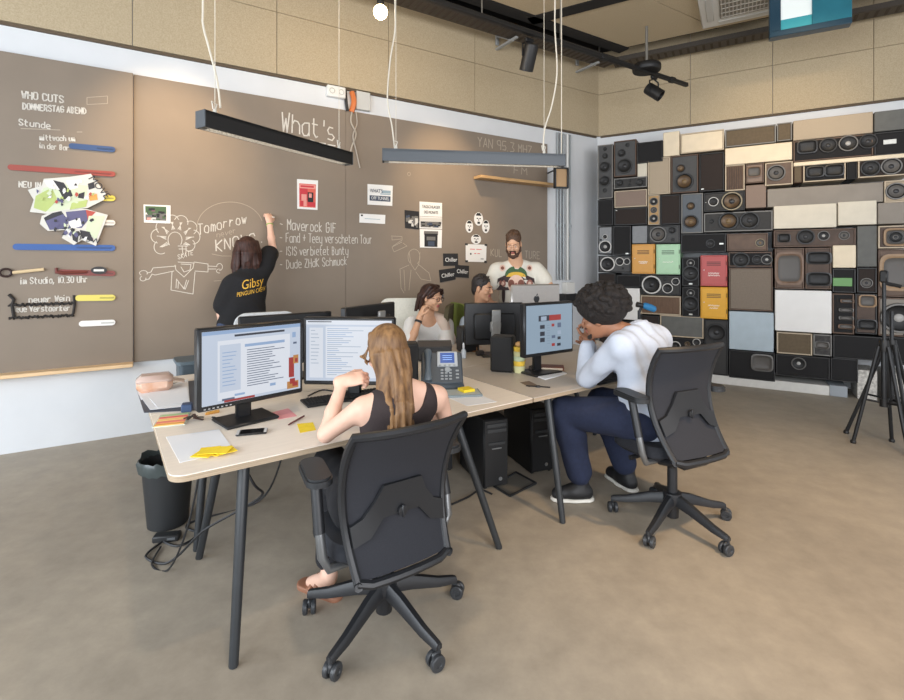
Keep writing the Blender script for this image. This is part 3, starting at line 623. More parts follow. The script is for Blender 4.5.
strip('long blue magnetic strip under the comic magazines', 13, 115.5, 246.8, 248, 6.2, (38, 82, 148), 'blue2')
strip('dark red magnetic strip holding a pencil and an oval tag', 58, 115.5, 272, 273.5, 5.5, (124, 52, 44), 'darkred')
strip('pale yellow magnetic strip beside the black-edged chalk note', 75.5, 115.5, 298, 297.5, 6, (216, 202, 96), 'paleyellow')
strip('white magnetic strip lowest on the writing board', 79, 115.5, 323.7, 322.2, 5.6, (232, 230, 226), 'white2')
def onboard(name, label, cat, px, py, off=.062): 
    t, z = LW.hit(px, py, off); return thing(name, label, cat, LW.at(t, z, off), LW.ang)
o = onboard('pencil', 'pale pencil on the dark red magnetic strip', 'pencil', 26, 271)
mb = MB(); mb.cyl((-.08, 0, -.012), (.11, 0, .012), .013, seg=8); mb.build('shaft', mat('pencil_pale', (214, 190, 150), .5), o)
mb = MB(); mb.tube([(-.12+.035*math.cos(a), -.004, -.012+.03*math.sin(a)) for a in [2*PI*i/16 for i in range(17)]], .009, 6); mb.build('loop', mat('dark_leather', (50, 32, 28), .6), o)
o = onboard('oval_tag', 'black oval tag with white mark on the dark red strip', 'tag', 99, 270.3, .07)
mb = MB(); mb.lathe([(.0005, 0), (1, 0), (1, .008), (.0005, .008)], 24, M=Matrix.Rotation(PI/2, 3, 'X')); mb.v = [(x*.055, y, z*.032) for x, y, z in mb.v]; mb.build('disc', mat('tag_black', (24, 22, 22), .4), o)
MB().box((0, -.010, 0), (.07, .003, .018), bev=.001).build('mark', mat('tag_white', (220, 218, 214), .5), o)
o = onboard('carved_stick', 'short dark red carved stick on the dark red magnetic strip', 'stick', 72, 272, .066)
mb = MB(); mb.tube([(-.1, 0, .035), (-.1, 0, 0), (-.05, 0, -.006), (.1, 0, 0)], [.012, .014, .014, .012], 8); mb.build('stick', mat('stick_red', (104, 46, 38), .5), o)
tag(o, o['label'], 'stick')
mb = MB(); x0, z0 = LW.hit(9, 297, .05); x1, z1 = LW.hit(74, 314, .05)
a = [(-.0, 0, 0), (.0, 0, -.03)]
pts = []
for i in range(90):
    u = i/89; pts.append((u*(x1-x0)*1.0+.012*math.sin(i*2.1), .006*math.sin(i*1.3), -(z0-z1)*.42+(.010*math.sin(i*2.9)))) 
mb.tube(pts, .008, 5)
pts = [(u/60*(x1-x0)+.01*math.sin(u*2.3), .006*math.sin(u*1.7), -(z0-z1)*1.06+.010*math.sin(u*2.7)) for u in range(61)]
mb.tube(pts, .008, 5)
mb.tube([(0, 0, .02), (.03, 0, -.02), (.02, .0, -.06), (.03, 0, -(z0-z1))], .012, 6)
mb.tube([(x1-x0, 0, -.0), (x1-x0+.005, 0, -(z0-z1)*.5), (x1-x0-.005, 0, -(z0-z1))], .01, 6)
tag(mb.build('paper_streamer', mat('crepe_black', (44, 40, 38), .8), None, LW.at(x0, z0, .056), LW.ang), 'black crinkled streamer around two lines of chalk writing', 'streamer')
# magazines clipped on the board
def magazine(label, corners, fills, title, off):
    c = [Vector((LW.hit(x, y, off)[0], LW.hit(x, y, off)[1])) for x, y in corners]
    ctr = sum(c, Vector((0, 0)))/len(c); root = thing('magazine', label, 'magazine', LW.at(ctr.x, ctr.y, off), LW.ang)
    mb = MB(); mb.T = Matrix.Rotation(PI/2, 4, 'X'); mb.prism([tuple(p-ctr) for p in c], 0, .012); mb.build('cover', mat('paper_cover', (206, 204, 196), .5), root)
    mb = MB(); fills = list(fills)
    for i in range(34):
        v = random.choice(corners); t = random.uniform(.1, .72); cx_ = sum(p[0] for p in corners)/len(corners); cy_ = sum(p[1] for p in corners)/len(corners); x_, y_ = cx_+(v[0]-cx_)*t, cy_+(v[1]-cy_)*t
        fills.append(([(x_+random.uniform(.6, 3)*math.cos(a), y_+random.uniform(.6, 3)*math.sin(a)) for a in (.3, 1.6, 2.9, 4.3, 5.4)], random.choice([1, 3, 6, 0, 2, 1, 3, 3, 4] if 'violet' not in label else [1, 2, 3, 1, 6, 2, 1])))
    for k, (poly, mi) in enumerate(fills):
        mb.c = mi; q = [Vector(LW.hit(x, y, off))-ctr for x, y in poly]
        mb.add([(p.x, -.0126-.0003*k, p.y) for p in q], [list(range(len(q)))])
    mb.build('cover_print', [mat('print_green', (170, 186, 110), .5), mat('print_black', (36, 34, 40), .5), mat('print_violet', (84, 82, 118), .5), mat('print_white', (226, 226, 224), .5), mat('print_red', (170, 70, 58), .5), mat('print_orange', (214, 150, 70), .5), mat('print_mint', (196, 208, 178), .5)], root, smooth=0)
    if title:
        mb = MB(); txt, px, py, sz, rot = title; p = Vector(LW.hit(px, py, off))-ctr; add_text(mb, txt, sz, p.x, p.y, -.0165, rot=rot); mb.build('lettering', MATS['print_black'], root, smooth=0)
    return root
magazine('crumpled comic magazine with green cover and the word MOVE', [(91, 174), (106, 194), (104, 200), (88, 208), (62, 211), (48, 214), (30, 212), (34, 200), (28, 190), (42, 186), (44, 179), (70, 177)],
    [([(44, 188), (72, 184), (88, 186), (86, 206), (50, 212), (34, 208)], 6), ([(36, 196), (52, 188), (58, 200), (46, 212), (34, 208)], 0), ([(52, 180), (64, 183), (70, 192), (64, 200), (60, 192)], 1), ([(60, 191), (70, 188), (73, 196), (64, 200)], 1), ([(66, 181), (80, 180), (78, 188), (70, 190)], 3),
     ([(44, 181), (53, 180), (60, 190), (50, 189)], 3), ([(79, 194), (85, 192), (84, 199), (78, 198)], 1), ([(88, 184), (94, 182), (95, 188), (89, 190)], 1), ([(89, 196), (97, 194), (98, 200), (90, 201)], 5), ([(72, 203), (88, 200), (86, 207), (70, 210)], 0)],
    ('MOVE', 99.5, 187.5, .075, -.95), .068)
magazine('crumpled comic magazine with violet cover under the green one', [(42, 216), (62, 208), (86, 209), (108, 215), (96, 246), (82, 240), (74, 245), (62, 238), (66, 230), (48, 231), (40, 224)],
    [([(44, 218), (60, 209), (68, 220), (66, 229), (50, 230)], 1), ([(46, 221), (64, 214), (68, 228), (50, 230)], 2), ([(66, 212), (86, 210), (90, 218), (82, 228), (70, 228)], 2), ([(68, 222), (80, 218), (82, 226), (72, 229)], 3), ([(86, 210), (96, 212), (88, 220)], 4), ([(89, 216), (105, 216), (96, 240), (86, 230)], 6), ([(80, 230), (90, 232), (94, 242), (82, 238)], 1), ([(64, 232), (72, 230), (70, 238)], 3), ([(72, 232), (79, 231), (78, 243), (73, 240)], 1)],
    ('POW', 90, 240, .06, -.2), .064)
# prints and cards
M_paper = mat('paper_white', (232, 231, 228), .7)
def card(name, label, cat, corners, m=None, off=.026, group=None, oval=False):
    """corners TL TR BR BL in pixels"""
    c = [Vector(LW.hit(x, y, off)) for x, y in corners]; ctr = sum(c, Vector((0, 0)))/4
    root = thing(name, label, cat, LW.at(ctr.x, ctr.y, off), LW.ang, group)
    mb = MB(); mb.T = Matrix.Rotation(PI/2, 4, 'X'); q = [Vector(p-ctr) for p in reversed(c)]
    if oval: ex, ez = (c[1]-c[0])/2, (c[0]-c[3])/2; q = [ex*math.cos(2*PI*i/20)+ez*math.sin(2*PI*i/20) for i in range(20)]
    mb.prism([tuple(p) for p in q], 0, .002); mb.build('sheet', m or M_paper, root, smooth=0)
    def uv(u, v): return ((c[0]*(1-u)+c[1]*u)*(1-v)+(c[3]*(1-u)+c[2]*u)*v)-ctr
    return root, uv
def patch(root, uv, name, items, mats, y=-.0026):
    mb = MB()
    for k, (u0, v0, u1, v1, mi) in enumerate(items):
        mb.c = mi; q = [uv(u0, v0), uv(u1, v0), uv(u1, v1), uv(u0, v1)]; mb.add([(p.x, y-.0003*k, p.y) for p in q], [(0, 1, 2, 3)])
    return mb.build(name, mats, root, smooth=0)
def cardtext(root, uv, txt, u, v, wu, size, m, rot=0):
    p = uv(u, v); a, b = uv(u-wu/2, v), uv(u+wu/2, v); mb = MB(); add_text(mb, txt, size, p.x, p.y, -.005, width=(b-a).length, rot=math.atan2((b-a).y, (b-a).x)); return mb.build('lettering', m, root, smooth=0)
K = [mat('ink_%d' % i, c, .6) for i, c in enumerate([(30, 30, 32), (70, 96, 62), (120, 84, 96), (196, 52, 62), (226, 150, 140), (64, 74, 92), (150, 170, 180), (110, 108, 104), (206, 204, 198), (214, 96, 80)])]
def rnd(n, cols, u0=.08, v0=.1, u1=.9, v1=.9, sz=.2):
    out = []
    for i in range(n):
        u, v = random.uniform(u0, u1-sz*.5), random.uniform(v0, v1-sz*.5); out.append((u, v, min(u1, u+random.uniform(.4, 1)*sz), min(v1, v+random.uniform(.4, 1)*sz), random.choice(cols)))
    return out
r, uv = card('photo_print', 'small photo print of a crowd with white border above the flower-headed chalk figure', 'photo', [(143.5, 204.5), (170.5, 205.5), (170.5, 223.5), (144, 222.5)])
patch(r, uv, 'picture', [(.06, .08, .84, .86, 7), (.06, .08, .84, .45, 1)]+rnd(26, [0, 1, 2, 4, 8, 0], .06, .15, .84, .86, .16), K)
r, uv = card('poster', 'small red poster of a dark-haired figure pinned above the chalk list', 'poster', [(297, 179), (318, 180.5), (317.5, 210), (297.2, 208.7)])
patch(r, uv, 'picture', [(.1, .14, .9, .93, 9), (.1, .3, .5, .7, 3), (.12, .17, .88, .3, 4), (.16, .2, .8, .26, 3), (.5, .42, .78, .8, 0), (.56, .46, .7, .6, 4), (.2, .5, .45, .9, 4), (.5, .75, .88, .9, 3), (.14, .72, .3, .9, 3)], K)
r, uv = card('card_sign', 'white card reading WHAT\'S with a dark blue bar', 'card', [(367.5, 184), (392.7, 185.7), (392.2, 206), (367.5, 204.5)])
patch(r, uv, 'bar', [(.08, .54, .92, .8, 5), (.56, .26, .92, .4, 6), (.5, .42, .92, .47, 6)], K); cardtext(r, uv, "WHAT'S", .34, .32, .5, .06, K[5]); cardtext(r, uv, "OFF TUNNEL", .5, .67, .72, .05, M_paper)
r, uv = card('paper_label', 'narrow white paper label under the WHAT\'S card', 'label', [(359.5, 213.5), (385.3, 215), (385, 224), (359.3, 222.5)])
patch(r, uv, 'print', [(.05, .1, .13, .28, 0), (.2, .5, .8, .56, 6)], K)
r, uv = card('photo_print', 'dark square photo beside the white framed prints', 'photo', [(404.5, 210), (419, 211.5), (419, 229.5), (405, 228)], K[0])
patch(r, uv, 'picture', rnd(16, [5, 7, 8, 7], .06, .1, .92, .92, .3), K)
r, uv = card('printed_sheet', 'white sheet with two lines of bold black text above a picture strip', 'sheet', [(419.5, 201.5), (442, 203), (442, 217), (419.5, 216)])
cardtext(r, uv, 'TAGSCHLAGER', .5, .34, .8, .05, K[0]); cardtext(r, uv, 'DES MONATS', .5, .72, .62, .05, K[0])
r, uv = card('photo_print', 'strip of black and white pictures under the bold text sheet', 'photo', [(419.5, 216.4), (442, 217.4), (442, 229), (419.5, 228.3)])
patch(r, uv, 'picture', [(.0, .08, 1, .38, 8), (.04, .4, .96, .9, 7)]+rnd(12, [0, 5, 0, 8], .04, .4, .96, .92, .22), K)
r, uv = card('printed_sheet', 'white sheet with one dark shield-shaped picture', 'sheet', [(419.7, 229), (442, 229.6), (441.5, 248), (419.9, 247.5)])
patch(r, uv, 'picture', [(.18, .1, .82, .3, 7), (.2, .24, .8, .95, 0), (.3, .4, .7, .6, 7), (.36, .65, .66, .9, 5)], K)
faces = [('topmost of the ring of cut-out faces above the rounded white sign', [(474, 212), (483, 212.5), (483, 226), (474, 225.5)]), ('cut-out face in the ring on the side of the framed prints', [(465.5, 220), (473, 220.3), (473, 233), (465.5, 232.6)]), ('cut-out face in the ring on the side of the standing man', [(482, 219.8), (489.5, 220), (489.5, 233.5), (482, 233)]), ('cut-out face touching the top of the rounded white sign', [(471, 234), (481, 234.4), (481, 244.5), (471, 244)])]
for lb, c in faces:
    r, uv = card('face_cutout', lb, 'cutout', c, M_paper, group='cut-out faces on the writing board', oval=True); patch(r, uv, 'print', [(.3, .06, .7, .2, 0), (.2, .16, .8, .26, 0), (.28, .42, .44, .5, 0), (.58, .42, .74, .5, 0), (.36, .7, .64, .86, 0), (.46, .5, .54, .64, 7)], K)
r, uv = card('small_sign', 'rounded white sign with red text held by black corners', 'sign', [(465.6, 244), (486.5, 244.8), (486, 262.2), (465.8, 261.6)])
patch(r, uv, 'print', [(.2, .26, .44, .3, 9), (.5, .26, .76, .3, 9), (.2, .5, .27, .6, 0), (.4, .5, .5, .54, 9), (.55, .5, .68, .54, 9), (.72, .8, .86, .84, 0)], K)
patch(r, uv, 'corner', [(-.03, -.04, .1, .07, 0), (.9, -.04, 1.03, .07, 0), (-.03, .92, .1, 1.04, 0), (.9, .92, 1.03, 1.04, 0)], K)
for lb, c in (('topmost of three black cards reading Chiller', [(443, 253.5), (457.8, 253.5), (458.2, 265.6), (443.3, 266)]), ('lower black card reading Chiller, tilted', [(438.8, 270), (454.8, 267.8), (455.6, 279.5), (440, 282.6)]), ('black card reading Chiller, touching the other two beside the seated man', [(455, 264.8), (469, 265.8), (468.8, 278), (454.8, 277)])):
    r, uv = card('black_card', lb, 'card', c, K[0], off=.026, group='black Chiller cards'); cardtext(r, uv, 'Chiller', .52, .52, .8, .07, M_paper)
# wooden plank shelf
a, b = LW.hit(476, 178, .08), LW.hit(554, 184, .08)
tag(MB().box((0, 0, 0), (b[0]-a[0], .16, .035), bev=.003).build('plank_shelf', mat('oak_plank', (196, 158, 110), .5, noise=.12, scale=8, stretch=(1, 8, 8)), None, LW.at((a[0]+b[0])/2, (a[1]+b[1])/2-.01, .106), LW.ang), 'narrow oak plank shelf high on the writing board', 'shelf')
# outlet and loose cables on the white band
o = thing('wall_socket', 'white double socket on the white band above the board', 'socket', LW.at(LW.hit(335, 93)[0], 0, 0), LW.ang)
z = LW.hit(335, 93)[1]; MB().box((0, -.03, z), (.2, .06, .12), bev=.008).build('box', mat('socket_white', (228, 227, 222), .4), o)
mb = MB()
for x in (-.05, .05): mb.lathe([(.03, 0), (.03, .006), (.024, .006), (.022, -.004), (.0005, -.004)], 16, (x, -.06, z), Matrix.Rotation(PI/2, 3, 'X'))
mb.build('outlet', mat('socket_grey', (188, 186, 180), .4), o)
def cable(label, pts, r, rgb, nm, name='cable', group=None):
    mb = MB(); P = [Vector(p) for p in pts]; sm = []
    for i in range(len(P)-1):
        p0, p1, p2, p3 = P[max(i-1, 0)], P[i], P[i+1], P[min(i+2, len(P)-1)]
        for k in range(6):
            t = k/6; sm.append(.5*((2*p1)+(p2-p0)*t+(2*p0-5*p1+4*p2-p3)*t*t+(3*p1-p0-3*p2+p3)*t**3))
    sm.append(P[-1]); base = sm[0].copy(); mb.tube([p-base for p in sm], r, 6)
    return tag(mb.build(name, mat('cable_'+nm, rgb, .5), None, base), label, 'cable', group)
def lw3(px, py, off): t, z = LW.hit(px, py, off); return LW.at(t, z, off)
cable('thick black cable dropping across the white band', [lw3(345.5, 90, .03), lw3(346, 100, .04), lw3(347.5, 111, .03)], .018, (34, 32, 32), 'black')
cable('orange cable dropping across the white band', [lw3(352, 92, .03), lw3(354, 102, .045), lw3(351.5, 112, .03)], .03, (206, 116, 62), 'orange')
cable('thin grey cable twisting down the board below the socket', [lw3(352, 112, .04), lw3(351, 122, .05), lw3(356, 134, .04), lw3(352, 146, .04), lw3(350, 155, .04)], .009, (176, 166, 152), 'grey')
cable('second thin grey cable crossing the first below the socket', [lw3(356, 112, .04), lw3(357, 124, .04), lw3(353, 136, .05), lw3(356, 150, .04), lw3(360, 168, .03)], .008, (168, 158, 146), 'grey2')
MB_ = MB().box((0, 0, 0), (.16, .05, .2), bev=.006); tag(MB_.build('junction_box', mat('junction_grey', (196, 196, 192), .5), None, LW.at(LW.hit(362, 100)[0], LW.hit(362, 102)[1], .025), LW.ang), 'flat grey junction box beside the orange cable', 'box')
# conduits by the corner
xs = [557.5, 560.5, 563.5, 567.5, 570]
for i, x in enumerate(xs):
    t = LW.hit(x, 200, .03)[0]; zt = LW.hit(x, 132, .03)[1]; zb = LW.hit(x, 280, .03)[1]
    mb = MB(); mb.cyl((0, 0, 0), (0, 0, 3.33-zb+.0), .014 if i != 3 else .018, seg=10); mb.cyl((0, 0, .75), (0, 0, .79), .022, seg=8)
    tag(mb.build('conduit_pipe', mat('conduit_grey', (150, 156, 158), .4, metal=.3) if i != 3 else mat('conduit_white', (214, 214, 210), .5), None, LW.at(t, zb, .03)), 'thin grey conduit pipe rising on the white wall near the corner' if i != 3 else 'thicker white conduit pipe among the grey ones', 'pipe', 'grey conduit pipes near the corner' if i != 3 else None)
o = thing('socket_tower', 'white socket block with dark front where the pipes end', 'socket', LW.at(LW.hit(567.5, 275, .03)[0], LW.hit(567.5, 302, .03)[1], .0), LW.ang)
MB().box((0, -.05, .2), (.16, .1, .16), bev=.006).build('box', MATS['socket_white'], o); MB().box((0, -.07, .05), (.3, .14, .14), bev=.006).build('dark_box', mat('box_black', (32, 32, 33), .5), o)
# framed flood lamp at the pipes
c = LW.at(*LW.hit(561, 178, .45), .45); o = thing('flood_lamp', 'square framed flood lamp hanging in front of the corner pipes', 'lamp', c, LW.ang-.35)
mb = MB()
for sx in (-1, 1): mb.box((sx*.085, 0, 0), (.02, .06, .27), bev=.004)
for sz in (-1, 1): mb.box((0, 0, sz*.125), (.19, .06, .02), bev=.004)
mb.box((0, .03, 0), (.17, .02, .25)); mb.build('frame', mat('lamp_frame_dark', (52, 54, 56), .4, metal=.4), o)
MB().box((0, .0, 0), (.15, .012, .23)).build('reflector', mat('reflector_warm', (190, 156, 118), .3, metal=.6), o)
mb = MB(); mb.tube([(0, .05, .1), (0, .2, .14), (0, .44, .14)], .012, 8); mb.build('bracket', MATS['lamp_frame_dark'], o)
# ------------------------------------------------------------------ desks and what stands on them
A0 = Vector((-1.023, 1.772)); E1 = Vector((.816, .578)).normalized(); E2 = Vector((-E1.y, E1.x)); DANG = math.atan2(E1.y, E1.x)
def dk(a, b, z=.72): p = A0+E1*a+E2*b; return Vector((p.x, p.y, z))
M_top = mat('desk_top_birch', (240, 229, 215), .45, noise=.03, scale=5, stretch=(1, 12, 12))
M_top2 = mat('desk_top_beige', (190, 180, 168), .45, noise=.03, scale=5, stretch=(1, 12, 12))
M_edge = mat('plywood_edge', (192, 172, 146), .6, rgb2=(150, 132, 110), scale=8, stretch=(.3, .3, 60))
M_leg = mat('leg_black_steel', (44, 47, 50), .42, noise=.05)
def rrect(x0, y0, x1, y1, r, round_=(1, 1, 1, 1), n=6):
    pts = []
    for (cx, cy, a0, k) in ((x0, y0, PI, 0), (x1, y0, 1.5*PI, 1), (x1, y1, 0, 2), (x0, y1, .5*PI, 3)):
        rr = r if round_[k] else .004; qx = cx+rr*(1 if cx == x0 else -1); qy = cy+rr*(1 if cy == y0 else -1)
        for i in range(n+1): a = a0+PI/2*i/n; pts.append((qx+rr*math.cos(a), qy+rr*math.sin(a)))
    return pts
def desk(label, a, b, L, Wd, rnd_, top, legs):
    o = thing('desk', label, 'desk', dk(a, b, 0), DANG, 'desks pushed together in one block')
    pl = rrect(.002, .002, L-.002, Wd-.002, .06, rnd_)
    MB().prism(pl, .694, .716).build('desk_edge', M_edge, o); MB().prism(pl, .716, .72).build('tabletop', top, o)
    mb = MB(); mb.box((L/2, Wd/2, .675), (L-.5, .05, .035)); mb.box((.3, Wd/2, .675), (.05, Wd-.24, .035)); mb.box((L-.3, Wd/2, .675), (.05, Wd-.24, .035)); mb.build('underframe', M_leg, o)
    for (fx, fy, tx, ty) in legs:
        mb = MB(); p0, p1 = Vector((fx, fy, .004)), Vector((tx, ty, .69)); mb.tube([p0, p0+Vector((0, 0, .002)), p1], [.0165, .0175, .024], 14); mb.build('leg', M_leg, o)
    return o
LF = [(.2, -.085, .28, .11), (1.5, -.08, 1.34, .11), (.2, .73, .31, .64), (1.6, .73, 1.5, .64)]
LBk = [(.2, -.08+.0, .29, .06), (1.6, -.08, 1.5, .06), (.2, .95, .3, .8), (1.6, .95, 1.5, .8)]
desk('birch desk where the woman in the dark tank top sits', 0, 0, 1.83, .90, (1, 0, 0, 0), M_top, LF)
desk('beige desk where the curly-haired man sits', 1.835, 0, 1.66, .90, (0, 1, 0, 0), M_top2, [(.13, -.10, .22, .11), (1.46, -.09, 1.36, .11), (.2, .73, .3, .64), (1.46, .73, 1.36, .64)])
desk('birch desk behind the two big front screens, by the writing board', 0, .905, 1.83, .92, (0, 0, 0, 1), M_top, [(.2, -.09, .28, .06)]+LBk[1:])
desk('beige desk with the silver all-in-one computer', 1.835, .905, 1.66, .92, (0, 0, 1, 0), M_top2, [(.2, -.08, .3, .06), (1.46, -.08, 1.36, .06), (.2, .95, .3, .8), (1.46, .95, 1.36, .8)])
# monitors
M_bez = mat('monitor_black', (26, 27, 29), .38); M_std = mat('monitor_stand_silver', (168, 168, 166), .35, metal=.6)
M_scr = mat('screen_light', (205, 212, 226), .3, emit=.8, base=(24, 25, 28))
def monitor(label, pl, pr, zt, zb, back=False, stand='black', name='monitor', frame=None, tilt=0.0, baseoff=.1, logo=False, screen=None, slab=.05):
    """pl, pr: ends (x, y) of the panel as the viewer sees them; z of top and bottom"""
    pl, pr = Vector(pl), Vector(pr); c = (pl+pr)/2; d = pr-pl; wd = d.length; h = zt-zb; ang = math.atan2(d.y, d.x)
    o = thing(name, label, 'monitor', (c.x, c.y, .72), ang, 'computer monitors on the desks')
    s = 1 if not back else -1                   # screen side is -Y when it faces the viewer
    fm = frame or M_bez; zc = (zt+zb)/2-.72
    mb = MB(); mb.box((0, s*slab/2, zc), (wd, slab, h), bev=.008); mb.box((0, s*(slab+.012), zc-.02), (wd*.7, .03, h*.62), bev=.012); mb.build('housing', fm, o)
    if not back or screen: MB().box((0, -s*.001, zc+.004), (wd-.036, .004, h-.042)).build('screen', screen or M_scr, o)
    sm = M_std if stand == 'silver' else fm
    y1 = s*(slab+.02); mb = MB()
    mb.box((0, y1+s*.03, zc-.02), (.09, .05, .09), bev=.01)
    if stand == 'silver':
        pts = [(0, y1+s*(.045-.02*math.cos(i/8*PI)), .015+(zc+.11)*i/8) for i in range(9)]
        for p, q in zip(pts, pts[1:]):
            p, q = Vector(p), Vector(q); m_ = (p+q)/2; dd = q-p; mb.box(m_, (.075, .022, dd.length+.004), Matrix.Rotation(math.atan2(-dd.y, dd.z), 3, 'X'), bev=.004)
    else: mb.box((0, y1+s*.06, zc/2), (.075, .03, zc), bev=.008)
    mb.build('stand', sm, o)
    MB().box((0, y1+s*.03, .008), (.26, .2, .016), bev=.007).build('base', fm, o)
    if logo:
        mb = MB(); R = Matrix.Rotation(PI/2*(-1 if back else 1), 3, 'X'); mb.lathe([(.026, 0), (.026, .002), (.022, .002), (.022, 0)], 24, (0, s*(slab+.027), zc+.02), Matrix.Rotation(PI/2, 3, 'X')); add_text(mb, 'DELL', .016, 0, zc+.02, s*(slab+.027)-.001); mb.build('logo', mat('logo_grey', (150, 150, 150), .4), o)
    return o, wd, h, zc
def ui(o, items, mats, y=-.0035):
    mb = MB()
    for k, (x0, z0, x1, z1, mi) in enumerate(items): mb.c = mi; mb.add([(x0, y-.0002*k, z0), (x1, y-.0002*k, z0), (x1, y-.0002*k, z1), (x0, y-.0002*k, z1)], [(0, 1, 2, 3)])
    return mb.build('screen_content', mats, o, smooth=0)
UI = [mat('ui_%d' % i, c, .3, emit=e, base=(24, 25, 28)) for i, (c, e) in enumerate([((222, 227, 236), .85), ((150, 176, 212), .8), ((100, 114, 140), .7), ((176, 60, 54), .7), ((204, 144, 80), .7), ((60, 64, 76), .6), ((200, 211, 228), .8), ((168, 184, 204), .75), ((138, 156, 176), .7)])]
def frame_of(wd, h, zc):
    def f(u0, v0, u1, v1, mi): return (-wd/2+.018+(wd-.036)*u0, zc+.004+(h-.042)*(.5-v1), -wd/2+.018+(wd-.036)*u1, zc+.004+(h-.042)*(.5-v0), mi)
    return f
o, wd, h, zc = monitor('black monitor with web page, red figures and orange toys, nearest the paper-strewn desk end', (-1.135, 2.185), (-.775, 2.55), 1.205, .828, logo=False)
F = frame_of(wd, h, zc)
it = [F(0, 0, 1, 1, 6), F(0, .0, 1, .05, 1), F(.30, .07, .82, .1, 5), F(.14, .14, .88, .96, 0), F(.16, .2, .36, .85, 6), F(.4, .22, .82, .26, 1), F(.3, .9, .4, .93, 1), F(.66, .84, .72, .88, 1), F(.18, .94, .30, .97, 2), F(.2, .965, .5, .995, 3)]
for i in range(16): it.append(F(.42, .3+i*.034, .42+random.uniform(.2, .4), .311+i*.034, 2))
for i in range(10): it.append(F(.18, .3+i*.05, .18+random.uniform(.06, .16), .312+i*.05, 1))
it += [F(.90, .12, .94, .2, 1), F(.91, .27, .95, .3, 2), F(.86, .5, .92, .8, 3), F(.91, .47, .97, .6, 4), F(.93, .52, .96, .58, 3), F(.84, .86, .97, .97, 4), F(.87, .82, .93, .9, 3), F(.9, .88, .96, .94, 3)]
ui(o, it, UI)
mb = MB()
for i in range(7): mb.box((-wd/2+.03+i*.019, -.002, zc-h/2+.011), (.008, .003, .005))
mb.build('buttons', mat('button_pale', (170, 170, 170), .4), o)
o, wd, h, zc = monitor('black monitor with pale mail window in front of the long-haired woman', (-.838, 2.76), (-.318, 2.73), 1.195, .815)
F = frame_of(wd, h, zc); it = [F(0, 0, 1, 1, 6), F(0, 0, 1, .07, 0), F(.02, .015, .3, .03, 5), F(.04, .12, .2, .95, 0), F(.23, .1, .98, .95, 0)]
for i in range(24): it.append(F(.25, .13+i*.033, .25+random.uniform(.1, .45), .14+i*.033, random.choice([1, 7])))
for i in range(10): it.append(F(.06, .16+i*.06, .06+random.uniform(.05, .1), .17+i*.06, 7))
ui(o, it, UI)
a, b = dk(.508, 1.389), dk(1.15, 1.424)
monitor('back of a wide black monitor with round logo, below the girl at the board', (-1.40, 3.2), (-.905, 3.60), 1.15, .80, back=True, logo=True)
monitor('back of a grey-edged black monitor with round logo, below the chalk list', (-.777, 3.4), (-.50, 3.95), 1.19, .85, back=True, logo=True, stand='silver')
monitor('back of a black monitor on a curved silver stand beside the black desk speaker', (.103, 4.2), (.61, 4.26), 1.16, .80, back=True, stand='silver', slab=.04)
M_scr2 = mat('screen_bluegrey', (152, 172, 190), .3, emit=.75, base=(24, 25, 28))
o, wd, h, zc = monitor('black monitor showing a grid of small pictures and a red banner', (.482, 3.27), (.875, 3.53), 1.228, .862, screen=M_scr2)
F = frame_of(wd, h, zc); it = [F(.25, .22, .74, .34, 5), F(.48, .22, .74, .34, 3), F(.3, .24, .42, .33, 7)]
for (u, v, w_, hh, m_) in ((.28, .42, .1, .08, 5), (.28, .56, .1, .09, 5), (.28, .69, .1, .09, 5), (.53, .41, .06, .06, 3), (.66, .40, .08, .1, 2), (.66, .57, .08, .08, 7), (.53, .66, .08, .06, 2), (.66, .7, .07, .06, 5), (.53, .83, .07, .06, 3), (.65, .84, .08, .06, 5)): it.append(F(u, v, u+w_, v+hh, m_))
for i in range(8): it.append(F(.42, .43+i*.055, .42+.07, .44+i*.055, 8))
ui(o, it, UI)
# silver all-in-one computer seen from behind
M_alu = mat('brushed_aluminium', (178, 172, 166), .35, metal=.55, noise=.03, scale=40)
pl, pr = Vector((.525, 4.38)), Vector((1.01, 4.62)); c = (pl+pr)/2; wd = (pr-pl).length; ang = math.atan2((pr-pl).y, (pr-pl).x)
o = thing('all_in_one_computer', 'silver all-in-one computer seen from behind with a dark fruit mark', 'computer', (c.x, c.y, .72), ang)
mb = MB(); mb.box((0, -.0, .385), (wd, .03, .40), bev=.012); mb.build('housing', M_alu, o)
mb = MB(); mb.box((0, .0, .1), (.17, .012, .2), Matrix.Rotation(-.15, 3, 'X'), bev=.003); mb.box((0, .03, .006), (.19, .19, .012), bev=.004); mb.build('stand', M_alu, o)
mb = MB(); mb.ball((-.012, -.0148, .452), (.0215, .003, .026), 14, 8); mb.ball((.012, -.0148, .452), (.0215, .003, .026), 14, 8); mb.ball((-.006, -.0150, .440), (.018, .003, .027), 12, 8); mb.ball((.006, -.0150, .440), (.018, .003, .027), 12, 8)
mb.ball((.006, -.0150, .489), (.006, .002, .012), 10, 6, Matrix.Rotation(.6, 3, 'Y')); mb.build('emblem', mat('emblem_dark', (30, 30, 32), .3), o)
MB().box((0, .0165, .40), (wd-.03, .004, .33)).build('screen', M_scr2, o)
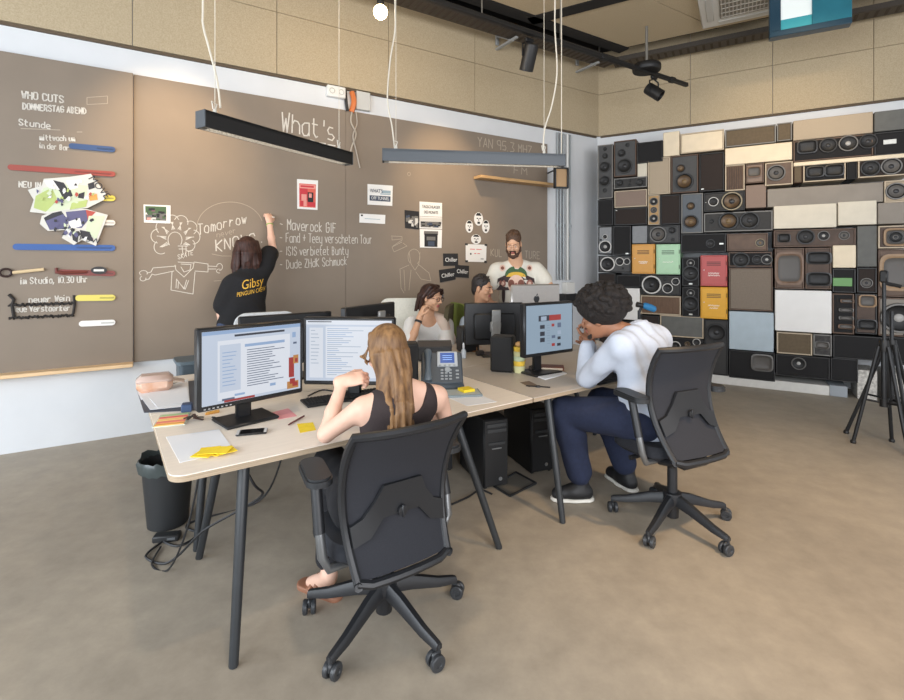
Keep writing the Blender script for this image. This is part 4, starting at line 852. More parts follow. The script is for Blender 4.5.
# keyboards
M_key = mat('key_black', (34, 35, 37), .5)
def keyboard(label, p, ang, L=.44, Wd=.15):
    o = thing('keyboard', label, 'keyboard', p, ang); MB().box((0, 0, .009), (L, Wd, .014), bev=.004).build('body', mat('keyboard_black', (24, 25, 27), .45), o)
    mb = MB()
    for r in range(6):
        y = Wd/2-.02-r*.0215; x = -L/2+.012
        while x < L/2-.02:
            k = .0165 if not (r == 5 and -.1 < x < .02) else .1
            if r == 0 and random.random() < .15: x += .02; continue
            mb.box((x+k/2, y, .0185), (k, .0165, .007), bev=.002); x += k+.0025
    mb.build('keys', M_key, o); return o
keyboard('black keyboard under the hands of the person in the tank top', G(344, 399, .72), .56, .46)
keyboard('black keyboard in front of the curly-haired man', (1.06, 3.29, .72), DANG, .42)
# desk telephone
o = thing('desk_telephone', 'grey desk telephone with handset and blue lit display', 'telephone', (-.06, 3.02, .72), .06)
M_ph = mat('phone_grey', (66, 74, 82), .45); M_ph2 = mat('phone_silver', (176, 182, 186), .4)
T = Matrix.Translation((0, 0, .03)) @ Matrix.Rotation(.9, 4, 'X')
mb = MB(); mb.T = T; mb.box((0, .11, 0), (.26, .22, .03), bev=.01); mb.T = None; mb.box((0, .11, .06), (.2, .1, .12), bev=.01); mb.box((0, .04, .018), (.27, .12, .036), bev=.01); mb.build('body', M_ph, o)
mb = MB(); mb.T = T; mb.box((.035, .165, .017), (.13, .105, .014), bev=.004); mb.build('display_frame', M_ph2, o)
mb = MB(); mb.T = T; mb.box((.035, .17, .0245), (.09, .07, .004)); mb.build('display', mat('phone_display_blue', (40, 96, 186), .3, emit=.7, base=(20, 24, 32)), o)['label'] = 'blue lit display'
mb = MB(); mb.T = T
for r in range(3): mb.box((.035, .185-r*.014, .0268), (.06, .003, .0006))
mb.build('display_lines', mat('phone_display_text', (140, 180, 230), .3, emit=.5), o)
mb = MB(); mb.T = T
pts = [(-.088, .015+.2*i/10, .03+.022*math.sin(PI*i/10)) for i in range(11)]; mb.tube(pts, [.024, .026, .022, .018, .017, .017, .017, .018, .022, .026, .024], 10); mb.build('handset', mat('handset_grey', (88, 98, 106), .4), o)
mb = MB(); mb.T = T
for r in range(4):
    for c_ in range(3): mb.box((-.0+c_*.026, .09-r*.02, .0175), (.018, .011, .007), bev=.002)
for r in range(3): mb.box((.095, .085-r*.024, .0175), (.02, .011, .007), bev=.002)
for c_ in range(4): mb.box((-.012+c_*.03, .118, .0265), (.014, .008, .006), bev=.002)
mb.lathe([(.018, .015), (.018, .022), (.012, .024), (.0005, .023)], 18, (.035, .093, 0)); mb.build('buttons', mat('phone_button', (150, 156, 160), .4), o)
# speakers, trays and dark boxes on the desks
def deskbox(name, label, cat, p, size, ang, m, bev=.012, tilt=0.0, extra=None, group=None):
    o = thing(name, label, cat, p, ang, group); mb = MB(); mb.T = Matrix.Rotation(tilt, 4, 'X'); mb.box((0, 0, size[2]/2+.004*abs(tilt)), size, bev=bev); mb.build('body', m, o)
    if extra: extra(o, size)
    return o
M_blk = mat('matt_black_plastic', (34, 35, 36), .5); M_gr = mat('speaker_mesh_black', (22, 22, 23), .8)
def spk(o, s):
    MB().box((0, -s[1]/2-.002, s[2]/2), (s[0]*.86, .006, s[2]*.9), bev=.002).build('grille', M_gr, o)
g = G(504, 373, .72); deskbox('desk_speaker', 'black desk speaker standing beside the picture-grid monitor', 'speaker', (g.x, g.y+.07, .722), (.165, .13, .255), -.28, M_blk, extra=spk)
g = G(468, 352, .72); deskbox('desk_speaker', 'black desk speaker beside the back of the silver-stand monitor', 'speaker', (g.x, g.y+.05, .722), (.17, .14, .22), .35, M_blk, extra=spk)
g = G(410, 392, .72); deskbox('desk_speaker', 'black desk speaker half hidden by the long-haired woman', 'speaker', (g.x-.02, g.y+.12, .722), (.12, .13, .28), .1, M_blk, extra=spk)
g = G(194, 411, .72); deskbox('file_holder', 'upright black file holder behind the web-page monitor', 'holder', (g.x+.0, g.y+.14, .722), (.06, .24, .25), .62, M_blk, .006, extra=lambda o, s: MB().box((-s[0]/2-.002, 0, s[2]/2), (.006, s[1]*.9, s[2]*.96), bev=.002).build('edge_panel', mat('holder_edge', (120, 108, 96), .5), o))
def tray(o, s): MB().box((0, -.02, s[2]+.006), (s[0]*1.02, s[1]*.9, .012), Matrix.Rotation(.22, 3, 'X'), bev=.004).build('lid', mat('lid_charcoal', (62, 62, 64), .4), o)
g = G(434, 362, .72); deskbox('desk_caddy', 'low black box with sloping lid in front of the woman with glasses', 'box', (g.x, g.y+.1, .722), (.27, .16, .12), .08, M_blk, extra=tray)
# papers, notes, pens
def sheet(name, label, cat, corners, m, z=.7205, th=.0012, group=None):
    P = [G(x, y, z) for x, y in corners]; c = sum(P, Vector())/len(P); mb = MB(); pl = [((p-c).x, (p-c).y) for p in P]
    ar = sum(pl[i][0]*pl[(i+1) % len(pl)][1]-pl[(i+1) % len(pl)][0]*pl[i][1] for i in range(len(pl)))
    mb.prism(pl if ar > 0 else pl[::-1], 0, th); return tag(mb.build(name, m, None, (c.x, c.y, z)), label, cat, group)
M_pap = mat('office_paper', (238, 240, 244), .7); M_yel = mat('sticky_yellow', (244, 214, 44), .7, noise=.06, scale=30); M_pink = mat('sticky_pink', (236, 160, 164), .7)
sheet('paper_sheet', 'white sheet under the yellow sticky notes at the rounded desk corner', 'paper', [(166, 437), (219, 429.5), (234, 450), (180, 463)], M_pap)
o = thing('sticky_notes', 'pile of bright yellow sticky notes on a white sheet', 'sticky notes', G(213, 453, .722), .3)
for i in range(5):
    mb = MB(); mb.box((random.uniform(-.045, .045), random.uniform(-.018, .018), .002+i*.0028), (.076, .076, .0022), random.uniform(-.6, .6)); mb.build('note', M_yel, o)
sheet('sticky_note', 'single pink sticky note beside the pen', 'sticky note', [(270, 413), (288, 408.5), (297, 416), (279, 419.5)], M_pink)
sheet('sticky_note', 'single yellow sticky note by the elbow of the person in the tank top', 'sticky note', [(297, 424), (313, 422.5), (316, 430), (300, 433)], M_yel)
def pen(label, a, b, m, name='pen', r=.0045):
    p, q = G(*a, .727), G(*b, .727); mb = MB(); d = q-p; mb.tube([(0, 0, 0), d*.85, d*.86, d*.97, d], [r, r, r*.8, r*.7, r*.2], 8); return tag(mb.build(name, m, None, p), label, 'pen')
pen('slim red and black pen beside the pink sticky note', (304, 416), (288, 425), mat('pen_maroon', (96, 48, 44), .4))
pen('orange highlighter pen near the monitor base', (219, 411), (205, 414), mat('pen_orange', (204, 150, 74), .4), r=.009)
pen('short black pen near the monitor base', (225, 422), (212, 417), M_blk, r=.006)
o = thing('smartphone', 'black smartphone lying face up on the birch desk', 'phone', G(252, 433, .7205), .28+PI/2)
MB().box((0, 0, .005), (.066, .132, .009), bev=.004).build('body', M_blk, o); MB().box((0, 0, .0099), (.058, .095, .0006)).build('screen', mat('phone_glass', (20, 20, 22), .12), o)
for sy in (-1, 1): MB().box((0, sy*.0585, .0096), (.06, .012, .001)).build('end_cap', mat('phone_white', (214, 214, 212), .3), o)
# page markers
P = [G(x, y, .721) for x, y in ((160, 414), (183, 411), (185, 428), (161, 430))]
o = thing('page_markers', 'clear holder with orange, pink and yellow page markers', 'page markers', sum(P, Vector())/4, DANG-.25)
MB().box((0, 0, .002), (.14, .20, .004), bev=.001).build('holder', mat('clear_plastic', (216, 222, 206), .2), o)
for i, c_ in enumerate([(240, 180, 96), (236, 140, 120), (246, 208, 130), (232, 120, 110), (176, 200, 150)]): MB().box((0, -.076+i*.038, .0055), (.125, .032, .003)).build('marker', mat('marker_%d' % i, c_, .6), o)
o = thing('key_ring', 'dark bunch of keys beside the page markers', 'keys', G(194, 420, .722), 0)
for i in range(7):
    a = i*.9; MB().box((.022*math.cos(a), .022*math.sin(a), .006+i*.003), (.05, .014, .004), Matrix.Rotation(a, 3, 'Z') @ Matrix.Rotation(.2, 3, 'Y'), bev=.001).build('key', [mat('key_dark', (66, 44, 42), .4, metal=.3), M_blk][i % 2], o)
o = thing('eraser', 'small blue box behind the page markers', 'box', G(187, 411, .721), .4); tag(o, o['label'], 'box'); MB().box((0, 0, .02), (.05, .06, .04), bev=.004).build('body', mat('box_blue', (58, 78, 112), .5), o)
# paper heap and bread at the far end
sheet('paper_sheet', 'white sheets spread over the desk end beside the bread', 'paper', [(140, 396), (188, 379), (190, 406), (150, 410)], M_pap, .7265)
sheet('paper_sheet', 'topmost white sheet lying askew in front of the bread', 'paper', [(150, 399), (187, 383), (189, 401), (158, 408)], M_pap, .7285)
sheet('paper_sheet', 'white sheet sticking out under the spread sheets', 'paper', [(137, 391), (176, 385), (178, 394), (141, 400)], M_pap, .7235)
sheet('folder', 'dark blue folder under the spread sheets', 'folder', [(136, 388), (200, 380), (204, 410), (144, 413)], mat('folder_slate', (70, 78, 92), .5), .7205, .0025)
o = thing('bread_loaf', 'wrapped loaf of bread at the far desk end', 'bread', G(155, 391, .7205), DANG-.1)
mb = MB(); mb.box((0, 0, .05), (.19, .14, .10), bev=.03); mb.build('loaf', mat('bread_crust', (206, 150, 116), .6, rgb2=(222, 190, 170), scale=14, bump=.3), o)
mb = MB(); mb.box((0, 0, .074), (.196, .146, .06), bev=.026); mb.box((.125, .02, .05), (.07, .10, .006), Matrix.Rotation(.3, 3, 'Y'), bev=.002); mb.build('wrapper', mat('clear_wrapper', (226, 206, 196), .25, alpha=.6), o)
# notebook and notes by the telephone
o = sheet('paper_sheet', 'white sheet under the grey notebook beside the telephone', 'paper', [(449, 398), (470, 391), (497, 402), (467, 406)], M_pap)
g = G(463, 394, .7225); o = thing('notebook', 'grey notebook beside the telephone', 'notebook', g, .15)
MB().box((0, 0, .006), (.21, .14, .012), bev=.002).build('cover', mat('notebook_grey', (126, 138, 142), .5), o); MB().box((0, .004, .0125), (.19, .12, .001)).build('page', mat('notebook_page', (176, 184, 184), .6), o)
o = thing('sticky_note_pad', 'yellow sticky note pad on the grey notebook', 'sticky notes', (g.x+.02, g.y+.02, .736), .5); MB().box((0, 0, .008), (.076, .076, .016), bev=.001).build('pad', M_yel, o)
# right desk litter
sheet('paper_sheet', 'white papers under the red-brown notebook', 'paper', [(527, 373), (548, 366), (567, 374), (545, 380)], M_pap, .7205, .006)
o = thing('notebook', 'red-brown leather notebook on white papers', 'notebook', G(552, 369, .728), -.2); MB().box((0, 0, .012), (.17, .11, .022), bev=.004).build('cover', mat('leather_redbrown', (112, 62, 48), .5), o); MB().box((0, -.052, .012), (.15, .01, .014)).build('page_block', mat('page_block', (206, 190, 168), .7), o)
sheet('card', 'brown card on the beige desk edge', 'card', [(520, 382.5), (529, 381), (537, 385), (529, 387)], mat('card_brown', (120, 100, 84), .6))
o = thing('wristwatch', 'black wristwatch lying near the beige desk edge', 'watch', G(538, 387, .721), -.3)
mb = MB(); mb.lathe([(.0005, .008), (.016, .008), (.018, 0), (.0005, 0)], 18, (0, 0, .0)); mb.build('case', M_blk, o); mb = MB(); mb.box((-.045, 0, .003), (.06, .018, .004), bev=.001); mb.box((.045, .004, .003), (.06, .018, .004), bev=.001); mb.build('strap', mat('strap_black', (28, 28, 28), .6), o)
# stacked tape cups
g = G(520, 374, .72); o = thing('cup_stack', 'stack of yellow and pale green cups beside the black desk speaker', 'cups', (g.x, g.y+.05, .7205), 0)
for i in range(5): mb = MB(); mb.lathe([(.0005, .003), (.036, .0), (.046, .05), (.049, .052), (.044, .046)], 20, (0, 0, i*.034)); mb.build('cup', mat('cup_%d' % (i % 3), [(206, 204, 156), (226, 190, 74), (186, 200, 168)][i % 3], .4), o)
mb = MB(); mb.ball((0, 0, .2), (.03, .03, .02)); mb.build('bread_roll', mat('roll_tan', (206, 160, 104), .6), o)
o = thing('spray_bottle', 'small white bottle behind the telephone', 'bottle', G(463.5, 358, .7205), 0)
mb = MB(); mb.lathe([(.0005, 0), (.02, 0), (.021, .005), (.021, .06), (.010, .075), (.008, .085)], 18); mb.build('body', mat('bottle_white', (206, 214, 222), .3), o); mb = MB(); mb.lathe([(.010, .085), (.009, .11), (.004, .125), (.0005, .126)], 14); mb.build('cap', mat('cap_white', (232, 234, 236), .3), o)
for i, (px, py, s_, c_) in enumerate([(473, 352, .05, (170, 120, 74)), (480, 356, .04, (52, 44, 40)), (445, 344, .05, (186, 140, 96)), (534, 372, .04, (64, 56, 50))]):
    lb = ['light brown wooden block behind the telephone', 'small dark block behind the telephone', 'light brown block near the woman with glasses', 'small dark dock under the picture-grid monitor'][i]
    deskbox('desk_block', lb, 'block', G(px, py, .7205)+Vector((0, .03, 0)), (s_*1.6, s_*1.2, s_), .3*i, mat('block_%d' % i, c_, .5), .006)
# floor: computer towers, bin, floor box, cables
def tower(label, p, ang):
    o = thing('computer_tower', label, 'computer', p, ang, 'black computer towers under the desks'); MB().box((0, .2, .235), (.18, .42, .45), bev=.006).build('case', mat('tower_black', (20, 21, 23), .5), o)
    MB().box((0, -.014, .235), (.172, .014, .44), bev=.005).build('front_panel', mat('tower_front', (25, 26, 28), .45), o)
    mb = MB(); mb.box((.0, -.024, .30), (.12, .01, .02), bev=.003); mb.box((0, -.024, .42), (.14, .008, .025), bev=.002); mb.box((0, -.024, .385), (.14, .008, .025), bev=.002); mb.build('drive_bay', mat('tower_bay', (54, 56, 58), .4), o)
    mb = MB(); mb.lathe([(.0005, .004), (.012, .004), (.013, 0)], 16, (.03, -.021, .06), Matrix.Rotation(PI/2, 3, 'X')); mb.box((0, -.028, .268), (.07, .004, .006)); mb.build('power_button', mat('tower_button', (150, 152, 154), .3, metal=.5), o)
    for x in (-.07, .07): MB().box((x, .2, .005), (.02, .4, .01)).build('foot', M_blk, o)
g = G(495, 487, 0); tower('black computer tower under the birch desk', (g.x, g.y, 0), DANG-.25)
g = G(541, 472, 0); tower('black computer tower under the beige desk', (g.x, g.y, 0), DANG-.25)
g = G(440, 478, 0); tower('black computer tower behind the office chair of the long-haired woman', (g.x, g.y+.1, 0), DANG-.25)
mb = MB(); P = [G(x, y, 0) for x, y in ((494, 487), (516, 473), (536, 484), (510, 497))]; c = sum(P, Vector())/4
for p, q in zip(P, P[1:]+P[:1]): p, q = p-c, q-c; mb.tube([p+Vector((0, 0, .006)), q+Vector((0, 0, .006))], .008, 6)
o = thing('floor_box', 'square floor outlet box with black rim under the desk', 'floor outlet', (c.x, c.y, 0)); mb.build('rim', M_blk, o)
mb = MB(); mb.prism([tuple((p-c)[:2]) for p in P][::-1] if 0 else [tuple((p-c)[:2]) for p in (P[0], P[3], P[2], P[1])], 0.001, .004); mb.build('plate', mat('plate_grey', (112, 108, 100), .4), o)
o = thing('power_adapter', 'flat black power adapter on the floor in front of the black waste bin', 'adapter', G(167, 540, 0), .2); MB().box((0, 0, .018), (.13, .06, .034), bev=.006).build('body', M_blk, o); MB().box((.03, -.031, .02), (.04, .003, .012)).build('socket', mat('adapter_grey', (90, 92, 94), .4), o)
o = thing('waste_bin', 'black waste bin with liner under the desk corner', 'bin', (-1.64, 2.83, 0), 0)
mb = MB(); mb.lathe([(.0005, .004), (.10, .0), (.105, .004), (.135, .37), (.139, .37), (.130, .36), (.1, .012), (.0005, .01)], 28); mb.build('bucket', mat('bin_black', (36, 38, 40), .5), o)
mb = MB(); n = 40; vs = []; prof = [(.128, .30), (.134, .372), (.147, .392), (.152, .36), (.150, .325)]
for j, (r, z) in enumerate(prof):
    for i in range(n): a = 2*PI*i/n; f = random.uniform(-.006, .006)*(j > 0); vs.append(((r+f)*math.cos(a), (r+f)*math.sin(a), z+f*2))
mb.add(vs, [(j*n+i, j*n+(i+1) % n, (j+1)*n+(i+1) % n, (j+1)*n+i) for j in range(len(prof)-1) for i in range(n)]); mb.build('liner', mat('liner_black', (58, 66, 66), .3), o)
o = thing('waste_bin', 'tall dark grey bin with rim behind the bread', 'bin', (-1.95, 3.72, 0), DANG)
mb = MB(); mb.prism(rrect(-.09, -.09, .09, .09, .03), 0, .03)
for k in range(6):
    f0, f1 = .8+.2*k/6, .8+.2*(k+1)/6; mb2 = rrect(-.12*f0, -.12*f0, .12*f0, .12*f0, .03); mb3 = rrect(-.12*f1, -.12*f1, .12*f1, .12*f1, .03); n = len(mb2); z0, z1 = .78*k/6, .78*(k+1)/6
    mb.add([(x, y, z0) for x, y in mb2]+[(x, y, z1) for x, y in mb3], [(i, (i+1) % n, n+(i+1) % n, n+i) for i in range(n)])
mb.build('bucket', mat('bin_slate', (70, 82, 90), .5), o)
mb = MB(); mb.prism(rrect(-.135, -.135, .135, .135, .035), .755, .78); mb.build('rim', mat('bin_rim', (88, 102, 110), .5), o)
cable('black cable looping from the desk edge to the floor beside the bin', [dk(.28, .35, .68), dk(.36, .3, .5), dk(.42, .38, .4), dk(.34, .5, .3), dk(.2, .6, .2), dk(.1, .72, .05), dk(.04, .78, .008), dk(-.02, .9, .008), dk(.06, 1.0, .008)], .006, (30, 31, 33), 'loop')
cable('thin black cable hanging straight under the desk corner', [dk(.18, .5, .68), dk(.16, .52, .45), dk(.12, .6, .2), dk(.06, .7, .01), dk(.0, .8, .008), dk(.05, .95, .008)], .005, (34, 35, 37), 'hang')
cable('black cable lying tangled on the floor behind the bin', [G(162, 541, .008), G(176, 546, .008), G(190, 541, .008), G(197, 533, .008), G(186, 527, .008), G(200, 519, .008), (-1.2, 3.05, .02), (-1.05, 3.02, .3), (-1.0, 3.05, .66)], .006, (32, 33, 35), 'tangle')
cable('black cable running over the desk behind the keyboard', [G(308, 396, .724), G(322, 390, .724), G(338, 391, .724), G(352, 384, .724), G(362, 386, .724)], .004, (40, 40, 42), 'deskrun')
cable('black cable on the floor behind the office chair', [G(450, 505, .008), G(468, 497, .008), G(480, 490, .008), G(492, 494, .008)], .006, (32, 33, 35), 'floorrun')
# ------------------------------------------------------------------ office chairs
M_fr = mat('chair_frame_black', (32, 33, 36), .45); M_mesh = mat('chair_mesh_charcoal', (37, 38, 44), .85, noise=.12, scale=220); M_seat = mat('chair_seat_fabric', (36, 38, 44), .9, noise=.1, scale=120)
M_lum = mat('chair_lumbar_black', (28, 29, 32), .55); M_metal = mat('chair_bracket_steel', (126, 128, 130), .35, metal=.7)
def office_chair(label, loc, rot, seat=.44, base_rot=0.0, top=.92, curve=(-.17, -.12, -.25), zb=.33, wk=1.0):
    o = thing('office_chair', label, 'chair', loc, rot, 'black mesh office chairs')
    for k in range(5):
        a = base_rot+2*PI*k/5; d = Vector((math.cos(a), math.sin(a), 0)); mb = MB(); n = 6; vs = []; s_ = Vector((-d.y, d.x, 0))
        prof = [(.02, .155, .026, .03), (.12, .135, .023, .026), (.25, .095, .019, .018), (.325, .082, .016, .014), (.338, .078, .014, .012)]
        for (r, z, hw, hh) in prof:
            c_ = d*r+Vector((0, 0, z))
            for (u, v) in ((-1, -1), (1, -1), (1, .3), (.5, 1), (-.5, 1), (-1, .3)): vs.append(c_+s_*hw*u+Vector((0, 0, hh*v)))
        fs = [(j*n+i, j*n+(i+1) % n, (j+1)*n+(i+1) % n, (j+1)*n+i) for j in range(4) for i in range(n)]+[list(range(n))[::-1], list(range(4*n, 5*n))]
        mb.add(vs, fs); lg = mb.build('base_leg', M_fr, o)
        ca = link_caster(d*.332, a+.9+k*1.3, lg)
    mb = MB(); mb.lathe([(.0005, .19), (.05, .185), (.055, .15), (.05, .125), (.036, .12), (.034, .045), (.028, .04), (.0005, .04)], 20); mb.lathe([(.028, .18), (.027, seat-.16)], 16); mb.build('gas_lift', M_fr, o)
    mb = MB(); mb.lathe([(.015, seat-.18), (.015, seat-.08)], 14); mb.build('piston', mat('piston_steel', (180, 172, 160), .25, metal=.9), o)
    mb = MB(); mb.box((0, -.02, seat-.085), (.2, .3, .05), bev=.015); mb.tube([(.1, .06, seat-.085), (.24, .06, seat-.085)], .01, 8); mb.tube([(-.1, .06, seat-.085), (-.26, .06, seat-.09)], [.01, .014], 8); mb.build('mechanism', M_fr, o)
    # seat cushion
    mb = MB(); vs = []; n = 36; lv = [(0.0, -.05), (.9, -.055), (1, -.03), (1.0, .0), (.93, .022), (.6, .03), (0.0, .024)]
    for f, z in lv:
        for i in range(n):
            a = 2*PI*i/n; x = .25*f*math.copysign(abs(math.cos(a))**.55, math.cos(a)); y = .20*f*math.copysign(abs(math.sin(a))**.55, math.sin(a)); vs.append((x, y+.075, seat+z-.02-.03*max(0, y/.245)**3))
    mb.add(vs, [(j*n+i, j*n+(i+1) % n, (j+1)*n+(i+1) % n, (j+1)*n+i) for j in range(len(lv)-1) for i in range(n)]); mb.build('seat', M_seat, o)
    # backrest: frame, mesh, lumbar panel
    zt = top
    def sp(v, u):       # v up 0..1, u across -1..1 -> point; lumbar bulges forward, sides curve forward
        a_, b_, c_ = curve; y = a_*(v-.45)*(v-1)/.45+b_*v*(1-v)/.2475+c_*v*(v-.45)/.55
        hw = (.192+.026*math.sin(v*PI*.62)+.016*v)*wk
        return Vector((u*hw, y+.055*u*u*(.3+.7*v), zb+(zt-zb)*v))
    mb = MB(); left = [sp(v/14, -1) for v in range(15)]; right = [sp(v/14, 1) for v in range(15)]
    topb = [sp(1, -1+2*i/10)+Vector((0, 0, .006*(1-abs(-1+2*i/10)))) for i in range(1, 10)]
    mb.tube(left+topb+right[::-1], .017, 8); 
    bot = [sp(0, -1)]+[sp(0, -1+2*i/8)+Vector((0, -.01, -.012)) for i in range(1, 8)]+[sp(0, 1)]; mb.tube(bot, .017, 8)
    for sx in (-1, 1): mb.tube([sp(0, sx), Vector((sx*.2, -.2, zb-.005)), Vector((sx*.16, -.06, seat-.085)), Vector((sx*.05, -.03, seat-.085))], .017, 8)
    mb.build('back_frame', M_fr, o)
    def surf(v0, v1, u0, u1, nv, nu, dy, th):
        vs, fs = [], []
        for side in (0, 1):
            for j in range(nv+1):
                for i in range(nu+1): vs.append(sp(v0+(v1-v0)*j/nv, u0+(u1-u0)*i/nu)+Vector((0, dy-side*th, 0)))
        m_ = (nv+1)*(nu+1)
        for j in range(nv):
            for i in range(nu): a = j*(nu+1)+i; fs += [(a, a+1, a+nu+2, a+nu+1), (m_+a, m_+a+nu+1, m_+a+nu+2, m_+a+1)]
        return vs, fs
    mb = MB(); mb.add(*surf(.01, .995, -.97, .97, 16, 12, .004, .008)); mb.build('back_mesh', M_mesh, o)
    mb = MB(); vs = []; out = [(-.95, .20), (-.95, .33), (-.72, .37), (-.5, .47), (-.36, .58), (.36, .58), (.5, .47), (.72, .37), (.95, .33), (.95, .20), (.62, .24), (.36, .35), (-.36, .35), (-.62, .24)]
    vs = [sp(v, u)+Vector((0, -.012, 0)) for u, v in out]+[sp(v, u)+Vector((0, -.026, 0)) for u, v in out]; n = len(out)
    mb.add(vs, [(i, (i+1) % n, n+(i+1) % n, n+i) for i in range(n)]+[[n+i for i in (0, 1, 2, 13)], [n+i for i in (2, 3, 12, 13)], [n+i for i in (3, 4, 5, 6, 11, 12)], [n+i for i in (6, 7, 10, 11)], [n+i for i in (7, 8, 9, 10)]])
    lum = mb.build('lumbar_panel', M_lum, o, smooth=20)
    mb = MB(); p = sp(.37, 0); mb.lathe([(.02, 0), (.02, .01), (.0005, .012)], 14, p+Vector((0, -.026, 0)), Matrix.Rotation(PI/2, 3, 'X')); mb.box(p+Vector((0, -.036, 0)), (.012, .012, .05), bev=.003); mb.build('knob', M_fr, lum)
    for sx in (-1, 1):
        ar = MB(); zt2 = seat+.275
        ar.T = Matrix.Translation((sx*.285, .025, zt2)) @ Matrix.Rotation(sx*.14, 4, 'Z'); ar.prism(rrect(-.05, -.125, .05, .125, .046), -.016, .006); ar.prism(rrect(-.044, -.118, .044, .118, .042), .006, .014); ar.T = None; pad = ar.build('armrest', mat('armrest_black', (36, 38, 41), .5), o)
        mb = MB(); mb.tube([(sx*.285, .025, zt2-.01), (sx*.289, -.035, seat+.06)], .022, 10); mb.build('arm_post', M_fr, pad)
        mb = MB(); mb.tube([(sx*.289, -.034, seat+.07), (sx*.285, -.055, seat-.02), (sx*.26, -.055, seat-.075), (sx*.12, -.04, seat-.085)], [.018, .019, .017, .014], 10); mb.build('arm_bracket', M_metal, pad)
    return o
CAST = {}
def link_caster(p, a, parent):
    if 'm' not in CAST:
        mb = MB()
        for sx in (-1, 1):
            mb.lathe([(.0005, -.010), (.026, -.010), (.030, -.006), (.030, .006), (.026, .010), (.012, .010), (.010, .007), (.0005, .007)], 22, (sx*.017, -.012, .030), Matrix.Rotation(PI/2*sx, 3, 'Y'))
        mb.box((0, -.008, .045), (.016, .04, .035), bev=.006); mb.cyl((0, .0, .05), (0, 0, .085), .008, seg=8)
        o = mb.build('caster', mat('caster_black', (50, 52, 55), .4)); CAST['m'] = o.data; bpy.data.objects.remove(o)
    return link('caster', CAST['m'], parent, p, a)
office_chair('black mesh office chair of the woman in the dark tank top', (-.285, 2.055, 0), DANG-.02, .41, -.13, .885, (-.20, -.135, -.30), .325, 1.02)
office_chair('black mesh office chair of the curly-haired man', (1.268, 2.82, 0), .42, .49, -.25, 1.035, (-.21, -.09, -.185), .455, 1.03)
# simpler upholstered chairs on the far side of the desks
def side_chair(label, loc, rot, rgb, nm, top=1.08):
    o = thing('swivel_chair', label, 'chair', loc, rot, 'upholstered chairs by the writing board'); m = mat('chair_cover_'+nm, rgb, .8, noise=.05, scale=60)
    mb = MB(); mb.box((0, 0, .45), (.48, .46, .07), bev=.03); mb.build('seat', m, o)
    mb = MB(); vs, fs = [], []; pl = rrect(-.23, .52, .23, top, .09, (0, 0, 1, 1)); n = len(pl)
    vs = [(x, -.25-.05*(z-.5)+.25*x*x, z) for x, z in pl]+[(x, -.21-.05*(z-.5)+.25*x*x, z) for x, z in pl]
    mb.add(vs, [list(range(n)), list(range(n, 2*n))[::-1]]+[(i, (i+1) % n, n+(i+1) % n, n+i) for i in range(n)]); mb.build('backrest', m, o)
    mb = MB(); mb.tube([(0, -.03, .42), (0, -.24, .42), (0, -.27, .55)], .02, 8); mb.cyl((0, 0, .06), (0, 0, .42), .025); mb.build('post', M_fr, o)
    for k in range(5): a = 2*PI*k/5; MB().tube([(0, 0, .08), (.3*math.cos(a), .3*math.sin(a), .05), (.3*math.cos(a), .3*math.sin(a), .0)], .018, 8).build('leg', M_fr, o)
    return o
side_chair('white high-backed chair behind the wide black monitor', (-1.58, 4.0, 0), .6, (206, 208, 208), 'white', 1.12)
side_chair('cream high-backed chair beside the woman with glasses', (-.47, 4.78, 0), 3.3, (214, 210, 196), 'cream', 1.14)
side_chair('olive chair of the woman with glasses', (-.27, 5.0, 0), 1.45, (92, 84, 60), 'olive', 1.08)
side_chair('green chair of the seated young man', (.30, 5.34, 0), -1.2, (124, 140, 66), 'green', 1.07)
